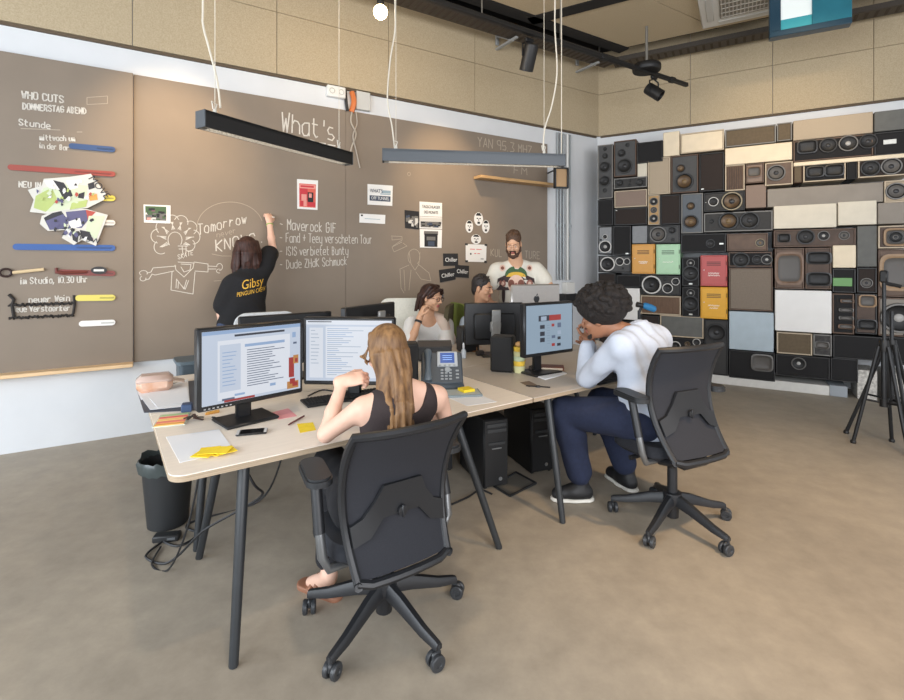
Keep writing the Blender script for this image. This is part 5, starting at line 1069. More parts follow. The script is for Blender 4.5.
# ------------------------------------------------------------------ lamps and ceiling services
M_lampg = mat('lamp_housing_grey', (82, 86, 90), .45, metal=.35); M_lampb = mat('lamp_housing_black', (22, 21, 21), .5); M_grid = mat('louvre_white', (168, 163, 154), .35, metal=.3)
M_wire = mat('wire_white', (214, 206, 190), .5)
def linear_lamp(label, p0, p1, side_mat, wires, cables, n):
    p0, p1 = Vector(p0), Vector(p1); c = (p0+p1)/2; d = (p1-p0); L = d.length; ang = math.atan2(d.y, d.x)
    o = thing('linear_pendant_lamp', label, 'lamp', c, ang); h, wd = .096, .085
    mb = MB(); mb.box((0, 0, h/2-.012), (L, wd, .02), bev=.003)
    for sy in (-1, 1): mb.box((0, sy*(wd/2-.004), 0), (L, .008, h), bev=.002)
    mb.build('housing', side_mat, o)
    for sx in (-1, 1): MB().box((sx*(L/2+.002), 0, 0), (.008, wd+.002, h+.002), bev=.002).build('end_plate', M_lampg, o)
    mb = MB(); k = int(L/.028)
    for i in range(k+1): mb.box((-L/2+.015+(L-.03)*i/k, 0, -h/2+.018), (.003, wd-.018, .03))
    for sy in (-1, 1): mb.box((0, sy*(wd/2-.012), -h/2+.012), (L-.02, .004, .026))
    mb.build('louvre', M_grid, o)
    MB().cyl((-L/2+.06, 0, .012), (L/2-.06, 0, .012), .012, seg=10).build('tube', mat('tube_glow', (255, 246, 230), .3, emit=.12), o)
    mb = MB()
    for x in wires: mb.lathe([(.0005, .03), (.010, .03), (.012, .012), (.012, 0)], 12, (x, 0, h/2)); mb.tube([(x-.012, 0, h/2+.03), (x-.02, 0, h/2+.07), (x+.012, 0, h/2+.06), (x+.004, 0, h/2+.03)], .004, 6)
    mb.build('fitting', mat('fitting_pale', (206, 200, 188), .4), o)
    for x in wires: MB().cyl((x, 0, h/2), (x, 0, RZ-c.z), .0022, seg=6).build('suspension_wire', M_wire, o)
    for pts in cables:
        mb = MB(); P = [Vector(q)-c for q in pts]; P = [Matrix.Rotation(-ang, 3, 'Z') @ q for q in P]; mb.tube(P, .006, 6); mb.build('power_cable', M_wire, o)
    lt = lamp('tube_light', 'AREA', (0, 0, -.03), .8, (1, .93, .82), shape='RECTANGLE', size=L-.1, size_y=.05); lt.parent = o
def spl(px_list, D):
    P = [PD(x, y, D) for x, y in px_list]; out = []
    for i in range(len(P)-1):
        a, b, c_, d_ = P[max(i-1, 0)], P[i], P[i+1], P[min(i+2, len(P)-1)]
        for k in range(5): t = k/5; out.append(.5*((2*b)+(c_-a)*t+(2*a-5*b+4*c_-d_)*t*t+(3*b-a-3*c_+d_)*t**3))
    return out+[P[-1]]
p0, p1 = (-1.404, 2.74, 2.305), (-.80, 3.79, 2.305)
linear_lamp('black linear pendant lamp with grey end hanging in front of the board', p0, p1, M_lampb, [-.52, .50], [spl([(203, -160), (203, 0), (203, 24), (209, 48), (217, 80), (220.5, 108)], 2.86)], 0)
p0, p1 = (-.528, 3.75, 2.31), (.895, 3.95, 2.335)
linear_lamp('grey linear pendant lamp hanging level over the far desks', p0, p1, M_lampg, [-.62, .56], [spl([(396, -100), (395, 0), (395, 30), (390, 62), (387.5, 100), (392, 126), (395, 152)], 3.77), spl([(556, -100), (555, 0), (555, 30), (557, 72), (552, 105), (545, 128), (543, 150)], 3.93)], 0)
cable('thin straight white wire hanging beside the grey linear lamp', [PD(561.5, -100, 4.2), PD(561.5, 20, 4.2), PD(561.5, 100, 4.2), PD(561.5, 163, 4.2)], .004, (214, 206, 190), 'straight')
# bare bulb
p = PD(380.5, 12, 4.0); o = thing('bare_bulb', 'glowing bare round bulb hanging near the ceiling', 'lamp', p)
mb = MB(); mb.ball((0, 0, 0), .058, 20, 12); mb.build('glass_globe', mat('bulb_glow', (255, 226, 170), .3, emit=14), o)
mb = MB(); mb.lathe([(.026, .05), (.03, .07), (.028, .12), (.008, .14), (.005, .16)], 16); mb.cyl((0, 0, .15), (0, 0, RZ-p.z), .005, seg=6); mb.build('socket', M_lampb, o)
lt = lamp('bulb_light', 'POINT', (0, 0, -.10), 26, (1, .74, .45), shadow_soft_size=.06); lt.parent = o
# track with spotlights
TZ = 3.75; ta, tb = G(420, -4, TZ), G(687, 85, TZ); td = (tb-ta).normalized(); tang = math.atan2(td.y, td.x); ta = ta-td*1.5
o = thing('light_track', 'long black ceiling light track running above the board', 'light track', (ta+tb)/2, tang)
L = (tb-ta).length; mb = MB(); mb.box((0, 0, 0), (L, .045, .045), bev=.004); mb.box((0, 0, -.02), (L-.02, .016, .01)); mb.build('rail', M_lampb, o)
def tl(px, py): return (G(px, py, TZ)-tb).dot(td)+L/2
for x in (tl(604, 57), tl(672, 80)): MB().box((x, 0, 0), (.09, .06, .06), bev=.006).build('connector', M_lampb, o)
x = tl(648, 71); mb = MB(); mb.lathe([(.0005, .05), (.15, .05), (.16, .035), (.16, -.015), (.15, -.03), (.0005, -.03)], 28, (x, .0, .03)); mb.build('round_canopy', M_lampb, o)
mb = MB(); mb.cyl((x, 0, .06), (x, 0, 4.28-TZ), .016, seg=10); mb.build('drop_rod', mat('rod_zinc', (150, 148, 142), .35, metal=.6), o)
for x in (-L/2+.6, tl(480, 18), tl(560, 43)): MB().cyl((x, 0, .02), (x, 0, RZ+.5-TZ), .006, seg=6).build('drop_rod', MATS['rod_zinc'], o)
def spot(label, px, py, aim, r=.055, L_=.17):
    q = G(px, py, TZ); o = thing('track_spotlight', label, 'spotlight', (q.x, q.y, TZ-.022), 0, 'black spotlights on the light track')
    d = (Vector(aim)-(q-Vector((0, 0, .2)))).normalized(); R = d.to_track_quat('Z', 'Y').to_matrix(); c = Vector((0, 0, -.19)); 
    MB().box((0, 0, -.02), (.1, .035, .04), tang, bev=.006).build('adapter', M_lampb, o)
    s_ = Vector((td.x, td.y, 0)); mb = MB()
    for k in (-1, 1): mb.tube([Vector((0, 0, -.04)), s_*k*(r+.012)+Vector((0, 0, -.07)), s_*k*(r+.012)+c], .010, 6)
    mb.build('yoke', M_lampb, o)
    mb = MB(); mb.lathe([(.0005, -L_*.5), (r*.9, -L_*.5), (r, -L_*.4), (r, L_*.5), (r*.9, L_*.5), (r*.8, L_*.2), (.0005, L_*.1)], 24, c, R); mb.build('head', M_lampb, o)
spot('black cylinder spotlight on the track above the white band', 529, 36, (.3, 6.3, 1.0), .07, .25)
spot('black cylinder spotlight on the track by the room corner', 654, 74, (4.4, 4.6, 1.6), .07, .2)
# cable trays
M_tray = mat('tray_zinc', (74, 68, 62), .5, metal=.5, noise=.15, scale=60); M_darkgap = mat('gap_brown', (62, 52, 44), .85)
def tray(label, a, b, wd, dark=False):
    a, b = Vector(a), Vector(b); d = b-a; L = d.length; ang = math.atan2(d.y, d.x)
    o = thing('cable_tray', label, 'cable tray', (a+b)/2, ang); mb = MB(); mb.box((0, 0, 0), (L, wd, .006))
    for sy in (-1, 1): mb.box((0, sy*wd/2, .03), (L, .006, .06))
    mb.build('channel', M_tray, o); mb = MB(); k = int(L/.09)
    for i in range(k): mb.box((-L/2+L*(i+.5)/k, 0, -.005), (.03, wd*.7, .004))
    mb.build('perforation', M_darkgap, o)
    mb = MB()
    for i, y in enumerate((-.04, .0, .05)): mb.tube([(-L/2, y*wd*5, .02), (0, y*wd*4+.01, .02), (L/2, y*wd*5, .02)], .012, 6)
    mb.build('cable_bundle', M_lampb, o)
a = LW.at(CORNER_S-.2, 4.28, .42); b = LW.at(CORNER_S-5.2, 4.28, .42); tray('zinc cable tray along the wall above the writing board', a, b, .24)
a = RW.at(.3, 4.30, .30); b = RW.at(5.2, 4.30, .30); tray('zinc cable tray along the wall above the loudspeakers', a, b, .22)
for px, py in ((497, 37), (577, 58)):
    t, z = LW.hit(px, py, .05); o = thing('wall_bracket', 'zinc bracket holding the cable tray, %s' % ('second from the room corner' if px < 550 else 'nearer the room corner'), 'bracket', LW.at(t, z, .045), LW.ang, 'zinc tray brackets on the fibre panels')
    MB().box((0, -.01, .0), (.05, .02, .22), bev=.003).build('wall_plate', mat('bracket_zinc', (158, 160, 160), .5, metal=.2), o)
    mb = MB(); mb.box((0, -.2, 4.262-z-.015), (.04, .42, .025), bev=.003); mb.tube([(0, -.02, .0), (0, -.34, 4.25-z-.02)], .01, 6); mb.build('arm', MATS['bracket_zinc'], o)
# ceiling cassette of the air conditioning
q = G(702, 29.5, RZ-.06).to_2d(); nr = Vector((RW.d.y, -RW.d.x)).to_2d(); dr2 = RW.d.to_2d(); ctr = q+dr2*.46+nr*.46
o = thing('air_conditioner', 'white ceiling cassette air conditioner with louvred grille', 'air conditioner', (ctr.x, ctr.y, RZ-.06), RW.ang)
M_ac = mat('ac_white', (196, 194, 188), .5)
mb = MB(); mb.box((0, 0, .028), (.92, .92, .056), bev=.012); mb.build('casing', M_ac, o)
mb = MB(); mb.box((0, 0, -.004), (.52, .52, .012), bev=.003); g_ = mb.build('grille', mat('ac_grille', (120, 114, 104), .6), o)
mb = MB()
for i in range(14): mb.box((-.24+.48*i/13, 0, -.012), (.012, .5, .01))
for i in range(5): mb.box((0, -.22+.44*i/4, -.012), (.5, .008, .012))
mb.build('louvre', mat('ac_louvre', (168, 162, 152), .5), g_)
for k in range(4):
    a = k*PI/2; mb = MB(); mb.T = Matrix.Rotation(a, 4, 'Z'); mb.box((0, .36, -.003), (.56, .07, .012), bev=.004); mb.build('air_flap', mat('ac_flap', (178, 176, 170), .5), o)
# teal framed light box
z0 = 3.86; q0, q1 = G(769, 40, z0), G(851, 25, z0); d = (q1-q0); L = d.length; c = (q0+q1)/2
o = thing('light_box', 'teal framed box lamp with pale panel hanging above the loudspeaker wall', 'light box', c, math.atan2(d.y, d.x))
M_teal = mat('teal_acrylic', (44, 108, 124), .25, noise=.12, scale=4); M_teal2 = mat('teal_dark', (36, 62, 78), .3)
H = .62
for z_ in (.03, H-.03): MB().box((0, .0, z_), (L, .12, .06), bev=.006).build('rail', M_teal2, o)
for nm, x, wd, m in (('end_panel', -L/2+.05, .10, M_teal2), ('end_panel', L/2-.16, .32, M_teal)):
    MB().box((x, 0, H/2), (wd, .10, H-.1), bev=.004).build(nm, m, o)
MB().box((-.1, .01, H/2), (L-.4, .07, H-.1)).build('panel', mat('lightbox_panel', (204, 210, 208), .5, emit=.45), o)
MB().box((-.1, -.03, .115), (L-.4, .01, .11)).build('lower_band', mat('teal_bright', (62, 150, 160), .3, emit=.1), o)
mb = MB()
for x in (-L/2+.08, L/2-.08): mb.cyl((x, 0, H), (x, 0, RZ-z0+.05), .008, seg=6)
mb.build('hanger', MATS['rod_zinc'], o)
# ------------------------------------------------------------------ stands by the loudspeaker wall
M_st = mat('stand_black', (30, 31, 33), .45, metal=.2)
def tripod(label, p, top, rot, foot, ext):
    o = thing('tripod_stand', label, 'tripod', p, rot); mb = MB(); mb.tube([(0, 0, .35), (0, 0, top*.62), (0, 0, top*.63), (0, 0, top)], [.02, .02, .014, .014], 10); mb.build('pole', M_st, o)
    mb = MB(); mb.lathe([(.028, -.03), (.03, 0), (.028, .03)], 14, (0, 0, top*.62)); mb.lathe([(.03, -.04), (.034, 0), (.03, .04)], 14, (0, 0, .82)); mb.lathe([(.0005, -.03), (.03, -.03), (.03, .03), (.0005, .03)], 14, (0, 0, .36)); mb.build('collar', M_lampb, o)
    for k in range(3):
        a = 2*PI*k/3; f = Vector((math.cos(a)*foot, math.sin(a)*foot, .012)); t_ = Vector((math.cos(a)*.035, math.sin(a)*.035, .82)); mb = MB(); mb.tube([t_, f], .014, 8); lg = mb.build('leg', M_st, o)
        mb = MB(); mb.tube([(0, 0, .36), t_+(f-t_)*.55], .009, 6); mb.build('brace', M_st, lg); mb = MB(); mb.ball(f, .022, 10, 6); mb.v = [(x, y, max(z, 0)) for x, y, z in mb.v]; mb.build('rubber_foot', M_lampb, lg)
    if ext: mb = MB(); mb.box((0, 0, top+.03), (.05, .05, .1), bev=.01); mb.tube([(0, 0, top-.02), (.03, -.1, top-.05)], .014, 8); mb.build('mount', M_lampb, o)
    return o
g = G(884, 447, 0); tripod('black tripod stand in front of the loudspeaker wall', (g.x, g.y, 0), 1.36, .6, .2, True)
g = G(908, 452, 0); tripod('black tripod stand cut by the picture edge', (g.x+.05, g.y+.2, 0), 1.1, .2, .3, False)
g = G(886, 440, 0); cable('thin black cable curving off the tripod', [(g.x+.06, g.y-.1, .9), (g.x+.12, g.y-.1, .95), (g.x+.2, g.y-.05, .98), (g.x+.3, g.y, .99)], .01, (60, 62, 64), 'tripod')
# blue headphones hanging behind the man (blue head on a thin stand)
p = G(651, 470, 0); p = Vector((1.62, 4.1, 0)); pz = CAMZ+(HOR-308)*4.1/FPX; px = (651-452)/FPX*4.1
o = thing('microphone_stand', 'blue-headed microphone on a thin black stand behind the curly-haired man', 'microphone', (px-.10, 4.1, 0), 0)
mb = MB(); mb.cyl((0, 0, .02), (0, 0, pz-.02), .012); mb.lathe([(.0005, .0), (.15, .0), (.15, .012), (.02, .03), (.012, .05)], 24); mb.build('stand', M_st, o)
mb = MB(); mb.tube([(-.02, 0, pz+.03), (.03, 0, pz+.02)], [.024, .02], 10); mb.tube([(0, 0, pz-.04), (.02, 0, pz+.01)], [.012, .012], 8); mb.build('clip', M_st, o)
mb = MB(); mb.tube([(.03, 0, pz+.02), (.045, 0, pz+.02), (.09, .0, pz+.005), (.13, 0, pz-.012), (.14, 0, pz-.015)], [.016, .027, .03, .026, .012], 14); mb.build('foam_head', mat('foam_blue', (38, 112, 160), .7), o)
# ------------------------------------------------------------------ people: one smooth skin per body, clothes and hair as its children
def V(*a): return np.array(a, dtype=np.float64)
class SDF:
    def __init__(s): s.p = []
    def cap(s, a, b, r1, r2=None, k=.02, sub=False): s.p.append(('cap', np.array(a, float), np.array(b, float), r1, r1 if r2 is None else r2, k, sub)); return s
    def chain(s, pts, rs, k=.02):
        for a, b, r, q in zip(pts, pts[1:], rs, rs[1:]): s.cap(a, b, r, q, k)
        return s
    def ell(s, c, r, M=None, k=.02, sub=False): s.p.append(('ell', np.array(c, float), np.array(r, float), np.eye(3) if M is None else np.array(M, float), None, k, sub)); return s
    def cut(s, pt, n, k=.004): s.p.append(('cut', np.array(pt, float), np.array(n, float)/np.linalg.norm(n), None, None, k, True)); return s
    def bounds(s):
        lo, hi = np.full(3, 1e9), np.full(3, -1e9)
        for q in s.p:
            if q[0] == 'cut' or q[6]: continue
            l, h = s.bb(q); lo = np.minimum(lo, l); hi = np.maximum(hi, h)
        return lo, hi
    def bb(s, q):
        if q[0] == 'cap': r = max(q[3], q[4]); return np.minimum(q[1], q[2])-r, np.maximum(q[1], q[2])+r
        e = np.sqrt(((q[3]*q[2][None, :])**2).sum(1)); return q[1]-e, q[1]+e
    def field(s, vox, noise=None):
        lo, hi = s.bounds(); pad = vox*4+.012; lo = lo-pad; hi = hi+pad; n = np.ceil((hi-lo)/vox).astype(int)+1
        F = np.full(n, .2, dtype=np.float32); ax = [lo[i]+vox*np.arange(n[i]) for i in range(3)]
        for q in s.p:
            k = q[5]
            if q[0] == 'cut':
                X, Y, Z = np.meshgrid(*ax, indexing='ij', sparse=True); d = (X-q[1][0])*q[2][0]+(Y-q[1][1])*q[2][1]+(Z-q[1][2])*q[2][2]; F = np.maximum(F, d.astype(np.float32)); continue
            l, h = s.bb(q); m = k+vox*3+.01; i0 = np.maximum(0, np.floor((l-m-lo)/vox).astype(int)); i1 = np.minimum(n, np.ceil((h+m-lo)/vox).astype(int)+1)
            if (i1 <= i0).any(): continue
            sl_ = tuple(slice(a, b) for a, b in zip(i0, i1)); X, Y, Z = np.meshgrid(*[ax[i][sl_[i]] for i in range(3)], indexing='ij', sparse=True)
            if q[0] == 'cap':
                a, b, r1, r2 = q[1:5]; ab = b-a; L2 = max((ab**2).sum(), 1e-9)
                t = np.clip(((X-a[0])*ab[0]+(Y-a[1])*ab[1]+(Z-a[2])*ab[2])/L2, 0, 1)
                d = np.sqrt((X-a[0]-t*ab[0])**2+(Y-a[1]-t*ab[1])**2+(Z-a[2]-t*ab[2])**2)-(r1+t*(r2-r1))
            else:
                c, r, M = q[1], q[2], q[3]; px, py, pz = X-c[0], Y-c[1], Z-c[2]
                u = [(px*M[0, i]+py*M[1, i]+pz*M[2, i]) for i in range(3)]
                k0 = np.sqrt(sum((u[i]/r[i])**2 for i in range(3))); k1 = np.sqrt(sum((u[i]/r[i]**2)**2 for i in range(3)))+1e-9; d = k0*(k0-1)/k1
            f = F[sl_]; d = d.astype(np.float32)
            if q[6]: h_ = np.clip(.5-.5*(f+d)/k, 0, 1) if k > 0 else 0; F[sl_] = f*(1-h_)+(-d)*h_+k*h_*(1-h_)
            else: h_ = np.clip(.5+.5*(f-d)/k, 0, 1); F[sl_] = f*(1-h_)+d*h_-k*h_*(1-h_)
        if noise is not None:
            X, Y, Z = np.meshgrid(*ax, indexing='ij', sparse=True); F = F+noise(X, Y, Z).astype(np.float32)
        return F, lo
    def mesh(s, vox, noise=None):
        F, lo = s.field(vox, noise); ins = F < 0; n = F.shape
        c8 = [ins[i:n[0]-1+i, j:n[1]-1+j, k:n[2]-1+k] for i in (0, 1) for j in (0, 1) for k in (0, 1)]
        cnt = sum(c.astype(np.int8) for c in c8); act = (cnt > 0) & (cnt < 8); idx = -np.ones(act.shape, dtype=np.int64); cells = np.argwhere(act); idx[act] = np.arange(len(cells))
        P = np.zeros((len(cells), 3)); W = np.zeros(len(cells)); ci, cj, ck = cells.T
        for axis in range(3):
            o1, o2 = [a for a in range(3) if a != axis]
            for a in (0, 1):
                for b in (0, 1):
                    off = [0, 0, 0]; off[o1] = a; off[o2] = b; f0 = F[ci+off[0], cj+off[1], ck+off[2]]; of2 = list(off); of2[axis] = 1; f1 = F[ci+of2[0], cj+of2[1], ck+of2[2]]
                    x = (f0 < 0) != (f1 < 0); t = np.where(x, f0/np.where(f0 == f1, 1, f0-f1), 0); q = np.zeros((len(cells), 3)); q[:, o1] = a; q[:, o2] = b; q[:, axis] = t; P[x] += q[x]; W[x] += 1
        P = lo+vox*(cells+P/np.maximum(W, 1)[:, None]); faces = []
        for axis in range(3):
            sl0 = [slice(1, n[i]-1) for i in range(3)]; sl0[axis] = slice(0, n[axis]-1); sl1 = list(sl0); sl1[axis] = slice(1, n[axis]); a, b = ins[tuple(sl0)], ins[tuple(sl1)]
            e = np.argwhere(a != b); off = np.array([1, 1, 1]); off[axis] = 0; e0 = e+off; fl = a[tuple(e.T)]; o1, o2 = (axis+1) % 3, (axis+2) % 3; u = np.zeros(3, int); v = np.zeros(3, int); u[o1] = 1; v[o2] = 1
            q = np.stack([idx[tuple((e0-u-v).T)], idx[tuple((e0-v).T)], idx[tuple(e0.T)], idx[tuple((e0-u).T)]], 1); q[~fl] = q[~fl][:, ::-1]; faces.append(q)
        return P, np.concatenate(faces)
def npmesh(name, P, Fc, mats, matidx=None, parent=None, base=None, loc=None):
    me = bpy.data.meshes.new(name); b = V(0, 0, 0) if base is None else np.array(base, float); P = P-b
    me.vertices.add(len(P)); me.vertices.foreach_set('co', P.astype(np.float32).ravel()); me.loops.add(Fc.size); me.loops.foreach_set('vertex_index', Fc.astype(np.int32).ravel())
    me.polygons.add(len(Fc)); me.polygons.foreach_set('loop_start', np.arange(0, Fc.size, 4, dtype=np.int32))
    for m_ in (mats if isinstance(mats, (list, tuple)) else [mats]): me.materials.append(m_)
    if matidx is not None: me.polygons.foreach_set('material_index', matidx.astype(np.int32))
    me.update(calc_edges=True); me.polygons.foreach_set('use_smooth', [True]*len(Fc)); me.validate()
    return link(name, me, parent, loc)
def unit(v): v = np.array(v, float); return v/np.linalg.norm(v)
def frame(fwd, up=(0, 0, 1)):
    f = unit(fwd); r = unit(np.cross(f, up)); u = np.cross(r, f); return np.stack([r, f, u], 1)      # columns: right, forward, up
def head(s, c, M, sc=1.0, female=False):
    def P(x, y, z): return c+M @ (V(x, y, z)*sc)
    def E(x, y, z, r, k=.015, sub=False): s.ell(P(x, y, z), V(*r)*sc, M, k, sub)
    E(0, -.018, .035, (.074, .094, .082)); E(0, .02, -.025, (.062, .072, .085)); E(0, .038, -.078, (.043 if female else .048, .045, .036), .02)
    s.cap(P(-.012, .075, -.103), P(.012, .075, -.103), .016*sc, .016*sc, .02)
    for sx in (-1, 1):
        E(sx*.036, .062, -.032, (.026, .026, .024)); s.cap(P(sx*.012, .088, .024), P(sx*.045, .076, .022), .010*sc, .009*sc, .012)
        E(sx*.031, .098, .002, (.017, .014, .011), .008, True); E(sx*.031, .083, .001, (.0155, .012, .010), .004)
        E(sx*.074, -.004, -.012, (.011, .02, .031), .006); s.cap(P(sx*.011, .100, -.034), P(sx*.011, .096, -.034), .0075*sc, .0075*sc, .006)
    s.cap(P(0, .092, .018), P(0, .111, -.027), .008*sc, .0115*sc, .008)
    E(0, .089, -.060, (.022, .012, .0055), .004); E(0, .087, -.071, (.019, .012, .0065), .004); E(0, .102, -.0655, (.022, .010, .0016), .002, True)
    return P
def hand(s, w, d, n, side, curl=(.5, .55, .6, .65), sc=1.0, thumb=.4, spread=.10):
    """w wrist, d finger direction, n palm normal; side +1 when the thumb lies towards d x n"""
    d = unit(d); n = unit(n-d*np.dot(n, d)); l = np.cross(d, n)*side; M = np.stack([l, d, n], 1)
    s.ell(w+d*.048*sc, V(.040, .054, .0155)*sc, M, .012); s.cap(w-d*.02, w+d*.03*sc, .025*sc, .024*sc, .02)
    for (o, ln, a0), c_ in zip(((.030, .066, .5), (.0105, .074, .2), (-.0095, .069, -.15), (-.028, .054, -.5)), curl):
        p = w+d*.088*sc+l*o*sc-(d*.006*abs(a0)*sc); dd = unit(d+l*a0*spread*2); ang = c_*.7; r = .0088*sc if o > -.02 else .0078*sc
        s.cap(w+d*.045*sc+l*o*.8*sc, p, .011*sc, r*1.05, .006)
        for f in (.45, .32, .23):
            dc = unit(dd*math.cos(ang)+n*math.sin(ang)); q = p+dc*ln*f*sc; s.cap(p, q, r, r*.93, .003); p = q; r *= .93; ang += c_*.9
    p = w+d*.022*sc+l*.026*sc; t1 = unit(d*.62+l*.72+n*thumb); q = p+t1*.048*sc; s.cap(p, q, .0135*sc, .0105*sc, .010); t2 = unit(d*.9+l*.32+n*thumb); s.cap(q, q+t2*.034*sc, .0105*sc, .0085*sc, .004)
SKIN = {k: mat('skin_'+k, c, .5, noise=.04, scale=25, spec=.4) for k, c in dict(fair=(226, 184, 162), tan=(206, 160, 128), olive=(196, 148, 116), brown=(150, 104, 78)).items()}
M_lip = mat('lips', (170, 96, 88), .45); M_eyew = mat('eye_white', (232, 228, 222), .25); M_iris = mat('eye_iris', (54, 40, 32), .2)
def eyes(root, P, base, M):
    mb = MB()
    for sx in (-1, 1):
        c = Vector(P(sx*.031, .0835, .001)); Mq = Matrix([list(q) for q in M]); mb.m(0).ball(c, (.0132, .0115, .0062), 14, 8, Mq); f = Vector(P(sx*.031, .0955, .0005)); mb.m(1).ball(c+(f-c)*.56, (.0056, .0056, .0052), 10, 6, Mq)
    mb.v = [tuple(Vector(v)-Vector(base)) for v in mb.v]; mb.build('eyes', [M_eyew, M_iris], root)
def torso(s, hips, sh, fwd, g=0.0, waist=.125, chest=.115, belly=0.0, k=.05):
    """hips, sh: (left, right) joints; g grows everything into a garment"""
    hl, hr = map(np.array, hips); sl_, sr = map(np.array, sh); hc, sc_ = (hl+hr)/2, (sl_+sr)/2; up = unit(sc_-hc); f = unit(np.array(fwd)-up*np.dot(fwd, up)); r = np.cross(f, up); M = np.stack([r, f, up], 1); L = np.linalg.norm(sc_-hc)
    s.cap(hl+(hc-hl)*.25, hr+(hc-hr)*.25, .115+g, .115+g, k); s.ell(hc+up*L*.35, V(waist+g+.02, waist*.78+g+belly, L*.34), M, k); s.ell(hc+up*L*.72, V(chest+g+.045, chest*.82+g, L*.36), M, k)
    s.cap(sl_+(sc_-sl_)*.18-up*.02, sr+(sc_-sr)*.18-up*.02, .058+g, .058+g, k); s.ell(sc_-up*.03+f*-.02, V(.12+g, .07+g, .075), M, k)
    for a_ in (sl_, sr): s.cap(sc_+(a_-sc_)*.12+up*.065-f*.01, sc_+(a_-sc_)*.72+up*.02-f*.008, .038+g*.8, .042+g*.9, .03)
    return hc, sc_, up, f, r
def person(spec):
    S_ = spec; vox = S_.get('vox', .0055); b = SDF(); J = {k: np.array(v, float) for k, v in S_['j'].items()}; sc = S_.get('hs', 1.0)
    fwd = unit(S_['fwd']); hc, sc_, up, f, r = torso(b, (J['hl'], J['hr']), (J['sl'], J['sr']), fwd, 0, S_.get('waist', .12), S_.get('chest', .11))
    HM = frame(S_['look'], S_.get('hup', (0, 0, 1))); P = head(b, J['head'], HM, sc, S_.get('female', False))
    nk = S_.get('neck', .05); b.cap(sc_-f*.01+up*.02, P(0, -.022, -.05), nk+.008, nk, .03)
    am = S_.get('arm', 1.0)
    for q in 'lr':
        b.chain([J['s'+q], J['e'+q]], [.05*am, .037*am], .03); b.chain([J['e'+q], J['e'+q]*.6+J['w'+q]*.4, J['w'+q]], [.037*am, .036*am, .026*am], .015)
        h = S_['hand'+q]; hand(b, J['w'+q], V(*h[0]), V(*h[1]), h[2], h[3] if len(h) > 3 else (.5, .55, .6, .65), S_.get('hands', 1.0))
        b.chain([J['h'+q], J['k'+q]], [.085, .056], .03); b.chain([J['k'+q], J['k'+q]*.65+J['a'+q]*.35, J['a'+q]], [.055, .053, .035], .02)
        b.chain([J['a'+q]+V(0, 0, -.02), J['t'+q]], [.036, .024], .02)
    Pm, Fm = b.mesh(vox); base = V(hc[0], hc[1], 0.0)
    ctr = Pm[Fm].mean(1); lc = (ctr-J['head']) @ HM/sc; mi = ((np.abs(lc[:, 0]) < .021) & (lc[:, 1] > .085) & (lc[:, 2] < -.052) & (lc[:, 2] > -.078)).astype(int)
    root = npmesh('person', Pm, Fm, [SKIN[S_['skin']], M_lip], mi, None, base, tuple(base)); tag(root, S_['label'], 'person'); eyes(root, P, base, HM)
    S_['P'] = P; S_['HM'] = HM; S_['base'] = base; S_['J'] = J; S_['ax'] = (hc, sc_, up, f, r)
    return root, b
def cloth(root, spec, name, s, m, vox=.0075, noise=None, mi=None):
    Pm, Fm = s.mesh(vox, noise); return npmesh(name, Pm, Fm, m, None, root, spec['base'])
def folds(amp=.004, f=38, seed=0):
    a = np.random.default_rng(seed).normal(size=(3, 3)); a /= np.linalg.norm(a, axis=1)[:, None]
    return lambda X, Y, Z: amp*(np.sin(f*(a[0, 0]*X+a[0, 1]*Y+a[0, 2]*Z)+2*np.sin(9*X+7*Z))*.6+np.sin(f*.6*(a[1, 0]*X+a[1, 1]*Y+a[1, 2]*Z)+1.7*np.sin(11*Y-6*Z))*.6)
def shirt(spec, g=.014, sleeve=1.0, hem=.0, neck=.085, loose=0.0, sl_g=.016, cuff=True, neckdrop=.03):
    J = spec['J']; s = SDF(); hc, sc_, up, f, r = torso(s, (J['hl'], J['hr']), (J['sl'], J['sr']), spec['fwd'], g, spec.get('waist', .12)+loose, spec.get('chest', .11)+loose*.4)
    for q in 'lr':
        a, e, w_ = J['s'+q], J['e'+q], J['w'+q]; am = spec.get('arm', 1.0)
        if sleeve <= 1: s.cap(a, a+(e-a)*sleeve, .05*am+sl_g, .042*am+sl_g+loose*.5, .03)
        else: s.cap(a, e, .05*am+sl_g, .040*am+sl_g, .03); t = sleeve-1; s.cap(e, e+(w_-e)*t, .040*am+sl_g, .029*am+sl_g*.7, .012)
    s.ell(sc_+up*(.075+neckdrop*.2)+f*.025, V(neck, neck*.9, .085), np.stack([r, f, up], 1), .01, True)
    s.cut(hc+up*hem, -up)
    return s
def trousers(spec, g=.014, top=.10, cuffz=.0):
    J = spec['J']; hc, sc_, up, f, r = spec['ax']; s = SDF(); s.cap(J['hl']+(hc-J['hl'])*.25, J['hr']+(hc-J['hr'])*.25, .118+g, .118+g, .05)
    for q in 'lr':
        s.chain([J['h'+q], J['k'+q]], [.09+g, .062+g], .03); an = J['a'+q]+(J['k'+q]-J['a'+q])*cuffz; s.chain([J['k'+q], J['k'+q]*.6+an*.4, an], [.062+g, .058+g, .046+g], .02)
    return s
